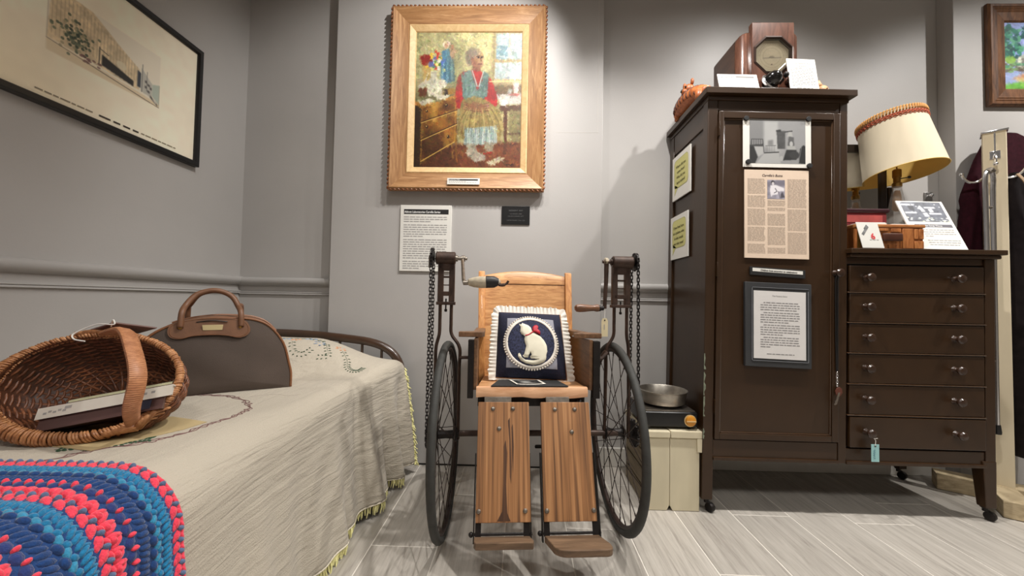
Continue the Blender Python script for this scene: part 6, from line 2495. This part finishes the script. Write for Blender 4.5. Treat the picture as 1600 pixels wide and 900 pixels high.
build('lid_cleat', MB().box(cx1 - .012, cx1 + .0085, cyf - .0075, cyf + .03, ch - .082, ch - .0262), M_cream, cr, bevel=.002)

hp = thing('hot_plate', 'black electric hot plate with round orange knob on the cream crate', 'hot plate', (.62, 1.74, ch))
build('body', MB().box(.517, .737, 1.622, 1.86, ch + .012, ch + .075), M_black, hp, bevel=.008, seg=3)
for x in (.54, .71):
    for y in (1.645, 1.835):
        build('foot', MB().lathe([(.010, 0), (.012, .013)], Matrix.Translation((x, y, ch + .0005 + (.003 if x > xm else 0))), 10), M_black, hp)
build('top_plate', MB().box(.524, .730, 1.632, 1.852, ch + .074, ch + .079), M_steel, hp, bevel=.002)
build('burner', MB().lathe([(.02, ch + .078), (.080, ch + .080), (.082, ch + .085), (.078, ch + .087), (.02, ch + .087)], Matrix.Translation((.632, 1.735, 0)), 28), M_irondark, hp)
M_orange = mat('orange_plastic', c3(206, 138, 40), .4, var=.1)
kb = build('knob', MB().lathe([(.0205, 0), (.0215, .004), (.020, .012), (.016, .014), (.003, .014)], axisM((.7035, 1.622, ch + .042), (0, -1, 0)), 24), M_orange, hp)
build('knob_ring', MB().lathe([(.0205, .0), (.0245, .001), (.0245, .004), (.0205, .005)], axisM((.7035, 1.622, ch + .042), (0, -1, 0)), 24), mat('pale_gold', c3(226, 196, 140), .35, metal=.5), kb)
build('knob_bar', MB().box(.684, .723, 1.605, 1.609, ch + .0395, ch + .0445), mat('pale_gold_bar', c3(226, 196, 140), .35, metal=.5), kb, bevel=.001)

M_alu = mat('dull_aluminium', c3(176, 170, 160), .38, metal=.95, var=.15, scale=(40, 40, 40))
pz = ch + .0875
pan = thing('pan', 'round dull aluminium pan standing on the black hot plate', 'pan', (.632, 1.735, pz))
build('pan_body', MB().lathe([(.004, .003), (.086, .003), (.0915, .008), (.0990, .054), (.1035, .0575), (.1040, .0595), (.1000, .0600), (.0968, .0555), (.0890, .010), (.084, .006), (.004, .006)],
                             Matrix.Translation((.632, 1.735, pz - .0025)), 40), M_alu, pan, smooth=40)

# ================================================================== coat rack at the right edge
M_post = mat('cream_post_paint', c3(228, 214, 184), .6, var=.05, scale=(8, 8, 3), bump=.1, bscale=(60, 60, 8))
M_beam = wood('worn_cream_beam', c3(146, 128, 98), c3(198, 180, 146), (8, 8, 40), .7, .3)
rk = thing('coat_rack', 'cream square wooden coat rack post on crossed beam feet at the right edge', 'coat rack', (2.135, 1.78, 0))
RKM = Matrix.Translation((2.150, 1.795, 0)) @ Matrix.Rotation(R(-46), 4, 'Z')   # the rack stands turned towards the room's middle


def rkp(x, y, z):
    return RKM @ Vector((x, y, z))


hw_ = .034
build('post', MB().add([rkp(*q) for q in ((-hw_ - .004, -hw_, .07), (hw_ + .004, -hw_, .07), (hw_ + .004, hw_, .07), (-hw_ - .004, hw_, .07), (-hw_, -hw_, 1.650), (hw_, -hw_, 1.650), (hw_, hw_, 1.650), (-hw_, hw_, 1.650))],
                       [(3, 2, 1, 0), (4, 5, 6, 7), (0, 1, 5, 4), (1, 2, 6, 5), (2, 3, 7, 6), (3, 0, 4, 7)]), M_post, rk, bevel=.002)
build('post_cap', MB().box(-hw_ - .006, hw_ + .006, -hw_ - .006, hw_ + .006, 1.648, 1.657, RKM), M_chrome, rk, bevel=.002)
build('beam_foot', MB().beam((1.985, 1.915, .036), (2.30, 1.69, .036), .09, .07), M_beam, rk, bevel=.004)
build('beam_foot', MB().beam((2.01, 1.615, .036), (2.115, 1.765, .036), .09, .069), M_beam, rk, bevel=.004)


def hook(pts, tip=True):
    P = cat_rom(pts, 6)
    mb = MB().tube(P, .0055, 8)
    mb.ball(P[-1], .0085, 10, 7)
    return build('hook', mb, M_chrome, rk)


hook([rkp(-hw_, 0, 1.452), rkp(-.050, 0, 1.440), rkp(-.072, -.004, 1.440), rkp(-.090, -.008, 1.458), rkp(-.098, -.010, 1.482)])
hook([rkp(hw_, 0, 1.440), rkp(.055, 0, 1.440), rkp(.075, -.004, 1.455), rkp(.092, -.008, 1.482), rkp(.105, -.010, 1.505)])
hook([rkp(0, -hw_, 1.545), rkp(0, -hw_ - .018, 1.530), rkp(0, -hw_ - .024, 1.512), rkp(0, -hw_ - .022, 1.498)])
build('hook_plate', MB().box(-.016, .016, -hw_ - .003, -hw_, 1.525, 1.562, RKM).box(-.003, .003, -hw_ - .003, -hw_, 1.56, 1.645, RKM), M_chrome, rk, bevel=.001)
# metal crutch hung on the left hook
crh = thing('crutch', 'shiny metal crutch with rounded top hanging from the left hook of the coat rack', 'crutch', (2.075, 1.76, .3))
lp_ = cat_rom([(2.060, 1.752, .34), (2.060, 1.752, .9), (2.059, 1.752, 1.30), (2.058, 1.752, 1.42), (2.066, 1.752, 1.458), (2.078, 1.752, 1.466), (2.090, 1.752, 1.455), (2.093, 1.752, 1.42), (2.090, 1.752, 1.33), (2.089, 1.752, .9), (2.088, 1.752, .34)], 8)
build('frame_tube', MB().tube(lp_, .0085, 10), M_chrome, crh)
build('top_pad', MB().tube(cat_rom([(2.066, 1.750, 1.458), (2.078, 1.750, 1.468), (2.088, 1.750, 1.458)], 4), .012, 10), M_steel, crh)
build('cross_bar', MB().tube([(2.060, 1.752, 1.30), (2.090, 1.752, 1.30)], .006, 8).tube([(2.060, 1.752, .62), (2.088, 1.752, .62)], .006, 8), M_steel, crh)
for x in (2.060, 2.088):
    build('rubber_tip', MB().lathe([(.013, 0), (.014, .01), (.011, .04)], Matrix.Translation((x, 1.752, .302)), 12), M_black, crh)

# maroon coat hanging behind the post, dark garment at the right
M_maroon = mat('dark_maroon_wool', c3(46, 13, 22), .95, var=.25, scale=(60, 60, 60), bump=.3, bscale=(300, 300, 300), spec=.15)
M_darkcl = mat('near_black_cloth', c3(30, 25, 26), .95, var=.3, scale=(30, 30, 30), spec=.15)


def garment(name, mat_, label, outline, yc, depth, folds, seed, parentless=True):
    """hanging cloth: outline rows (z, xleft, xright)"""
    rnd_ = random.Random(seed)
    rows = []
    nz = 46
    zs_ = [o[0] for o in outline]
    for i in range(nz):
        t = i / (nz - 1)
        z = zs_[0] + (zs_[-1] - zs_[0]) * t
        xl = np.interp(-z, [-q for q in zs_], [o[1] for o in outline])
        xr = np.interp(-z, [-q for q in zs_], [o[2] for o in outline])
        row = []
        n_ = 48
        for k in range(n_):
            a = 2 * PI * k / n_
            u = .5 - .5 * math.cos(a)
            x = xl + (xr - xl) * u
            dd = depth * abs(math.sin(a)) ** .6 * (.35 + .65 * min(1, t * 4)) * (1 if math.sin(a) > 0 else -1)
            dd += .010 * min(1, t * 3) * math.sin(u * folds * 2 * PI + seed + 2 * t) * (1 if math.sin(a) < 0 else .5)
            row.append(Vector((x, yc + dd, z)))
        rows.append(row)
    g = [[rows[i][k] for i in range(nz)] for k in range(48)]
    mb = MB().grid(g, closed_u=True)
    k0 = len(mb.v)
    return single(name, mb, mat_, label, 'coat', smooth=180)


garment('hanging_coat', M_maroon, 'dark maroon wool coat hanging behind the cream coat rack post',
        [(1.690, 2.25, 2.36), (1.66, 2.215, 2.43), (1.56, 2.165, 2.47), (1.46, 2.130, 2.46), (1.375, 2.098, 2.46), (1.345, 2.108, 2.46), (1.13, 2.075, 2.46), (.8, 2.085, 2.46), (.24, 2.105, 2.44)], 1.884, .050, 5, 3)
garment('hanging_garment', M_darkcl, 'near-black garment hanging on the right hook of the coat rack',
        [(1.46, 2.185, 2.25), (1.40, 2.178, 2.30), (1.2, 2.180, 2.34), (.9, 2.185, 2.36), (.5, 2.190, 2.36), (.20, 2.195, 2.36)], 1.765, .045, 4, 8)
single('cloth_strap', MB().tube(cat_rom([(2.178, 1.735, 1.445), (2.186, 1.715, 1.40), (2.198, 1.712, 1.34), (2.20, 1.712, 1.28), (2.196, 1.712, 1.20)], 5), .012, 8, sx=.4),
       mat('tan_strap', c3(150, 124, 96), .8, var=.15), 'tan cloth strap hanging from the right hook of the coat rack', 'strap')

# ================================================================== on the bed: basket, bag, papers
M_wick = wood('wicker_cane', c3(78, 44, 26), c3(146, 92, 58), (40, 40, 40), .4, .2, c3(112, 66, 40))
M_wickd = wood('shaded_wicker', c3(44, 24, 15), c3(88, 52, 32), (60, 60, 60), .45, .2)  # wicker darkened to paint in the shade inside the basket
M_wickl = wood('light_rim_cane', c3(126, 80, 48), c3(206, 154, 108), (30, 30, 30), .4, .2, c3(168, 114, 72))
M_ribbon = wood('flat_cane_handle', c3(150, 96, 62), c3(196, 138, 96), (40, 40, 120), .45, .15)
BC = Vector((-.992, .862, .641))
yaw, rise, tilt = .206, -.059, 1.016
LA, WB, BD = .178, .121, .150
a_ = Vector((math.cos(yaw) * math.cos(rise), math.sin(yaw) * math.cos(rise), math.sin(rise)))
h_ = Vector((-math.sin(yaw), math.cos(yaw), 0))
b_ax = (h_ * math.cos(tilt) + a_.cross(h_) * math.sin(tilt)).normalized()
n_ax = a_.cross(b_ax).normalized()
bk_ = thing('basket', 'brown wicker basket tipped on its side with a tall flat cane handle on the bed', 'basket', (BC.x, BC.y, .525))


def bpt(t, s, off=0.0):
    """t round the rim, s 0 rim .. 1 bottom centre"""
    r = math.cos(s * PI / 2) ** .55 if s < 1 else 0
    d = BD * math.sin(s * PI / 2) ** .9
    r2 = max(.0, r + off)
    return BC + a_ * (LA * r2 * math.cos(t)) + b_ax * (WB * r2 * math.sin(t)) - n_ax * (d * .82)


# inner shell, ribs and weaving strands
rows = [[bpt(2 * PI * k / 60, s / 14 * .995, -.02) for s in range(15)] for k in range(60)]
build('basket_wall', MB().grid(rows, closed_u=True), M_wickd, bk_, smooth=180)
for k in range(24):
    t = 2 * PI * k / 24
    build('rib', MB().tube([bpt(t, s / 12 * .98, .0) for s in range(13)], .0036, 6), M_wick, bk_, smooth=180)
wv = MB()
for r_ in range(26):
    s = .03 + r_ / 26 * .88
    pts = []
    N_ = 96
    for k in range(N_):
        t = 2 * PI * k / N_
        o = .028 * math.cos(12 * t + (PI if r_ % 2 else 0))
        pts.append(bpt(t, s + .004 * math.sin(5 * t + r_), o))
    wv.tube(pts, .0031, 5, closed=True)
build('weave', wv, M_wick, bk_, smooth=180, fixn=False, kind='stuff')
# wrapped rim: a thick core with many slanting wraps
core = [bpt(2 * PI * k / 80, 0, .01) for k in range(80)]
build('rim_core', MB().tube(core, .0062, 8, closed=True), M_wick, bk_, smooth=180)
wr = MB()
rw = random.Random(2)
NW = 170
for k in range(NW):
    t = 2 * PI * k / NW + rw.uniform(-.01, .01)
    c = bpt(t, 0, .01)
    tg = (bpt(t + .02, 0, .01) - bpt(t - .02, 0, .01)).normalized()
    out = (c - BC).normalized()
    up = tg.cross(out).normalized()
    fat = .0072 + .0095 * max(0, math.cos(t + 2.3)) + rw.uniform(-.001, .001)
    pts = []
    for q in range(9):
        an = -2.6 + 5.2 * q / 8
        pts.append(c + out * (fat * math.cos(an)) + up * (fat * math.sin(an)) + tg * (.006 * (q - 4) / 4))
    wr.tube(pts, [.002] + [.0031] * 7 + [.002], 5)
build('rim_wrapping', wr, M_wickl, bk_, smooth=180, fixn=False, kind='stuff')
# handle: flat cane band from the far rim to the near rim
T0, T1 = R(98), R(-45)
p0_, p1_ = bpt(T0, 0, .02), bpt(T1, 0, .03)
hp_ = cat_rom([p0_, Vector((-.915, .865, .762)), Vector((-.856, .830, .725)), Vector((-.812, .800, .672)), Vector((-.822, .800, .606)), p1_], 8)
mb = MB()
rows = []
for i, p in enumerate(hp_):
    tgn = (hp_[min(i + 1, len(hp_) - 1)] - hp_[max(i - 1, 0)]).normalized()
    cen = (p - BC).normalized()
    wdir = tgn.cross(cen).normalized()
    ndir = wdir.cross(tgn).normalized()
    w = .0155 * (1 - .25 * abs(2 * i / (len(hp_) - 1) - 1) ** 3)
    rows.append([p + wdir * w + ndir * .0025, p + wdir * w * .5 + ndir * .006, p - wdir * w * .5 + ndir * .006, p - wdir * w + ndir * .0025, p - wdir * w - ndir * .003, p + wdir * w - ndir * .003, p + wdir * w + ndir * .0025])
build('handle', MB().grid(rows), M_ribbon, bk_, smooth=40)
wrp = MB()
for i in range(2, len(rows) - 1):
    for f in (0, .5):
        ring_ = [rows[i - 1][q].lerp(rows[i][q], f) for q in range(6)]
        cen = sum(ring_, Vector()) / 6
        wrp.tube([cen + (q - cen) * 1.01 for q in ring_], .0006, 4, closed=True)
build('handle_wrapping', wrp, M_ribbon, bk_, smooth=180, fixn=False, kind='stuff')
# bindings where the handle meets the rim
for T_ in (T0, T1):
    c = bpt(T_, 0, .02)
    mb = MB()
    for k in range(3):
        for sg in (1, -1):
            q0 = bpt(T_ + sg * (.10 + .09 * k), 0, .06 + .0 * k)
            q1 = bpt(T_ + sg * (.22 + .10 * k), .06, .075)
            mb.tube([c + (c - BC).normalized() * .012 - n_ax * .004 * k, q0 + n_ax * .008, q1], [.008, .006, .003], 6)
    build('handle_binding', mb, M_wickl, bk_, smooth=180, fixn=False)
# white string knotted at the top of the handle
ws = cat_rom([Vector((-.985, .90, .768)), Vector((-.965, .885, .785)), Vector((-.955, .878, .775)), Vector((-.985, .872, .776)), Vector((-1.01, .865, .765)), Vector((-1.025, .855, .752)), Vector((-1.015, .85, .742)), Vector((-.99, .85, .738))], 6)
single('white_string', MB().tube(ws, .0016, 5), M_white, 'white string looped round the top of the wicker basket handle', 'string')
# brown card leaning on top of the basket's back
pc = [Vector((-1.165, .925, .722)), Vector((-.985, .905, .776)), Vector((-.935, .965, .760)), Vector((-1.10, .985, .715))]
nrm = (pc[1] - pc[0]).cross(pc[3] - pc[0]).normalized()
single('brown_card', MB().add([p - nrm * .0 for p in pc] + [p + nrm * .003 for p in pc], [(3, 2, 1, 0), (4, 5, 6, 7), (0, 1, 5, 4), (1, 2, 6, 5), (2, 3, 7, 6), (3, 0, 4, 7)]),
       mat('mauve_brown_card', c3(112, 84, 76), .6, var=.08), 'mauve-brown card resting on the upper back rim of the wicker basket', 'card')

# papers in the basket
def slab3(o, ex, ey, ez):
    o, ex, ey, ez = Vector(o), Vector(ex), Vector(ey), Vector(ez)
    vs = [o, o + ex, o + ex + ey, o + ey, o + ez, o + ex + ez, o + ex + ey + ez, o + ey + ez]
    return MB().add(vs, [(3, 2, 1, 0), (4, 5, 6, 7), (0, 1, 5, 4), (1, 2, 6, 5), (2, 3, 7, 6), (3, 0, 4, 7)])


wbk = thing('white_book', 'white thick book lying in the wicker basket', 'book', (-.93, .84, .57))
ex = Vector((.265, .040, .052))
ey = Vector((-.055, .085, -.030))
ez = Vector((-.003, .009, .0225))
o_ = Vector((-1.057, .818, .568))
build('pages', slab3(o_ + ex * .01 + ey * .02 + ez * .12, ex * .98, ey * .96, ez * .76), M_white, wbk)
build('front_cover', slab3(o_ + ez * .88, ex, ey, ez * .12), mat('white_gloss_cover', c3(232, 226, 214), .3, var=.03), wbk)
build('back_cover', slab3(o_ - ez * 1.05 + ex * .03 + ey * .05, ex * .92, ey * .95, ez * 1.1), mat('shaded_book_underside', c3(96, 70, 66), .5, var=.15), wbk, label='lower half of the thick book, coloured mauve-brown for its shade')  # slab coloured dark to paint the shade under the book
build('spine', slab3(o_ - ey * .014, ex, ey * .014, ez), mat('white_spine', c3(228, 222, 208), .35, var=.05), wbk)
bpn = Plane(o_ + ez * 1.0 + ey * .9, ex, ey)
pm = MB()
rr = random.Random(2)
def bq(u, v, w, h):
    vs = []
    for (uu, vv) in ((u, v), (u + w, v), (u + w, v + h), (u, v + h)):
        vs.append(o_ - ey * .0165 + ex * uu + ez * vv)
    pm.add(vs, [(0, 1, 2, 3)])
for k in range(5):
    bq(.05 + k * .035, .35 + .1 * (k % 2), .025, .18)
bq(.20, .55, .05, .25)
bq(.70, .45, .03, .2)
bq(.76, .45, .05, .2)
bq(.84, .5, .03, .2)
build('spine_print', pm, M_lightink, wbk, smooth=0, fixn=False, kind='stuff')
build('dark_block', slab3(o_ + ex * .72 - ey * .02 - ez * .9, ex * .14, ey * .02, ez * .8), mat('dark_navy_print', c3(40, 40, 56), .5, var=.1), wbk)
pmph = thing('pamphlet', 'pale green pamphlet tucked behind the white book in the basket', 'pamphlet', (-.93, .9, .6))
build('cover', slab3(o_ + ey * .30 + ez * 1.25 + ex * .16, ex * .80, ey * .60 + Vector((0, 0, .010)), ez * .20), mat('pale_green_paper', c3(188, 184, 150), .6, var=.06), pmph)

# clear-sleeved sheet under the basket
sz = .5265
vs = []
poly = [(-1.06, .745), (-.835, .765), (-.770, .835), (-.800, .985), (-.86, 1.0), (-1.10, .93)]
single('tan_paper', MB().prism([(-.985, .790), (-.875, .772), (-.800, .905), (-.790, .960), (-.905, .990), (-1.05, .93)], 0, .0015, lambda u, v, d: (u, v, top_z(u, v) + .0045 + d)),
       mat('tan_paper', c3(190, 170, 128), .45, var=.05), 'tan paper sheet lying on the bedspread under the wicker basket', 'paper')

# ---- travel bag
M_canvas = mat('grey_brown_canvas', c3(78, 66, 58), .75, var=.10, scale=(9, 9, 9), bump=.25, bscale=(500, 500, 500))
M_leath = mat('brown_leather', c3(112, 76, 52), .5, var=.15, scale=(30, 30, 30), bump=.15, bscale=(200, 200, 200))
M_edge = mat('tan_piping', c3(128, 84, 54), .5, var=.1)
bang = math.atan2(.184, .247)
bag = thing('travel_bag', 'grey-brown canvas travel bag with two brown leather handles on the bed', 'bag', (-1.165, 1.115, .522), bang, local=True)
BW, BH, BT = .424, .262, .185
NA = 28


def arch(u):
    """outline of the bag's face: u 0..1 from bottom left over the top to bottom right"""
    P = [(0.0, 0.0), (-.002, .09), (.02, .165), (.06, .210), (.115, .236), (.185, .249), (.245, .250), (.31, .243), (.357, .217), (.397, .160), (.416, .09), (.424, .05), (.424, 0.0)]
    return P


AP = cat_rom([(x, z, 0) for x, z in arch(0)], 4)
nA = len(AP)
# front and back faces bulging slightly
def face(y, bul, sgn):
    g = []
    cen = (BW / 2, .06)
    for i in range(nA):
        row = []
        for q in range(9):
            f = q / 8
            x = cen[0] + (AP[i].x - cen[0]) * f
            z = cen[1] + (AP[i].y - cen[1]) * f
            b_ = bul * (1 - f ** 2.2)
            wob = .004 * math.sin(x * 22 + z * 30) * (1 - f)
            row.append(Vector((x, y + sgn * (b_ + wob), max(z, .0))))
        g.append(row)
    # close bottom
    row0 = []
    return g


f_ = face(0, .022, -1)
mbf = MB().grid(f_)
# bottom closing fan between first and last spokes
for q in range(8):
    a, b = f_[0][q], f_[0][q + 1]
    c, d = f_[-1][q + 1], f_[-1][q]
    mbf.add([a, b, c, d], [(0, 1, 2, 3)])
build('front_face', mbf, M_canvas, bag, smooth=180, merge=True)
f2 = face(BT, .02, 1)
mb2 = MB().grid(f2)
for q in range(8):
    mb2.add([f2[0][q], f2[0][q + 1], f2[-1][q + 1], f2[-1][q]], [(0, 1, 2, 3)])
build('back_face', mb2, M_canvas, bag, smooth=180, merge=True)
gs = []
for i in range(nA):
    gs.append([Vector((AP[i].x - .003 * math.sin(PI * q / 6) * (1 if AP[i].x > BW / 2 else -1), BT * q / 6, AP[i].y + .006 * math.sin(PI * q / 6))) for q in range(7)])
build('gusset', MB().grid(gs), M_leath, bag, smooth=180)
build('bottom', MB().box(.0, BW, 0, BT, .0, .004), M_canvas, bag)
for y in (0, BT):
    build('piping', MB().tube([(p.x, y, max(p.y, .003)) for p in AP], .0042, 6), M_edge, bag, smooth=180)
build('zipper', MB().tube([(AP[i].x, BT / 2, AP[i].y + .006) for i in range(14, nA - 14)], .004, 6), M_edge, bag)
# leather patch, plate and handles
pp_ = [(.098, .234), (.150, .248), (.205, .252), (.262, .247), (.285, .240), (.298, .215), (.292, .195), (.268, .185), (.238, .192), (.200, .196), (.150, .194), (.118, .186), (.094, .192), (.086, .212)]
def fy(x, z):
    f = min(1, math.hypot((x - BW / 2) / (BW / 2), (z - .06) / .2))
    return -.022 * (1 - f ** 2.2) - .0035
pp_ = [(q.x, q.y) for q in cat_rom([(a, b, 0) for a, b in pp_], 4, True)]
mb = MB().prism(pp_, 0, .003, lambda u, v, d: (u, fy(u, v) - d, v))
patch = build('leather_patch', mb, M_leath, bag)
build('stitching', MB().tube([(p[0] + (.192 - p[0]) * .05, fy(*p) - .0038, p[1] + (.222 - p[1]) * .08) for p in pp_], .0007, 4, closed=True), M_edge, patch)
build('slot', MB().tube(cat_rom([(.155, fy(.155, .240) - .004, .238), (.195, fy(.195, .243) - .004, .243), (.235, fy(.235, .238) - .004, .238)], 4), .0016, 5), M_black, patch)
plq = MB()
pq = [(.170, .229), (.224, .229), (.222, .212), (.172, .212)]
plq.prism(pq, .003, .0048, lambda u, v, d: (u, fy(.197, .22) - d, v))
build('name_plaque', plq, mat('pale_brass_plaque', c3(214, 196, 150), .35, metal=.3, var=.05), patch, bevel=.0006)
for x in (.116, .270):
    build('rivet', MB().lathe([(.0045, 0), (.0055, .001), (.003, .003)], axisM((x, fy(x, .222) - .003, .222), (0, -1, 0)), 10), M_brass, patch)
for y, z0, yt in ((-.012, .222, .045), (BT + .004, .24, .120)):
    hpth = cat_rom([(.116, y, z0), (.118, y + (yt - y) * .15, z0 + .045), (.124, y + (yt - y) * .6, .290), (.145, y + (yt - y) * .9, .322), (.170, yt, .336), (.196, yt, .341), (.222, yt, .335),
                    (.246, y + (yt - y) * .9, .318), (.262, y + (yt - y) * .6, .288), (.270, y + (yt - y) * .15, z0 + .045), (.272, y, z0)], 6)
    build('handle', MB().tube(hpth, .0085, 10), M_leath, bag, smooth=180)
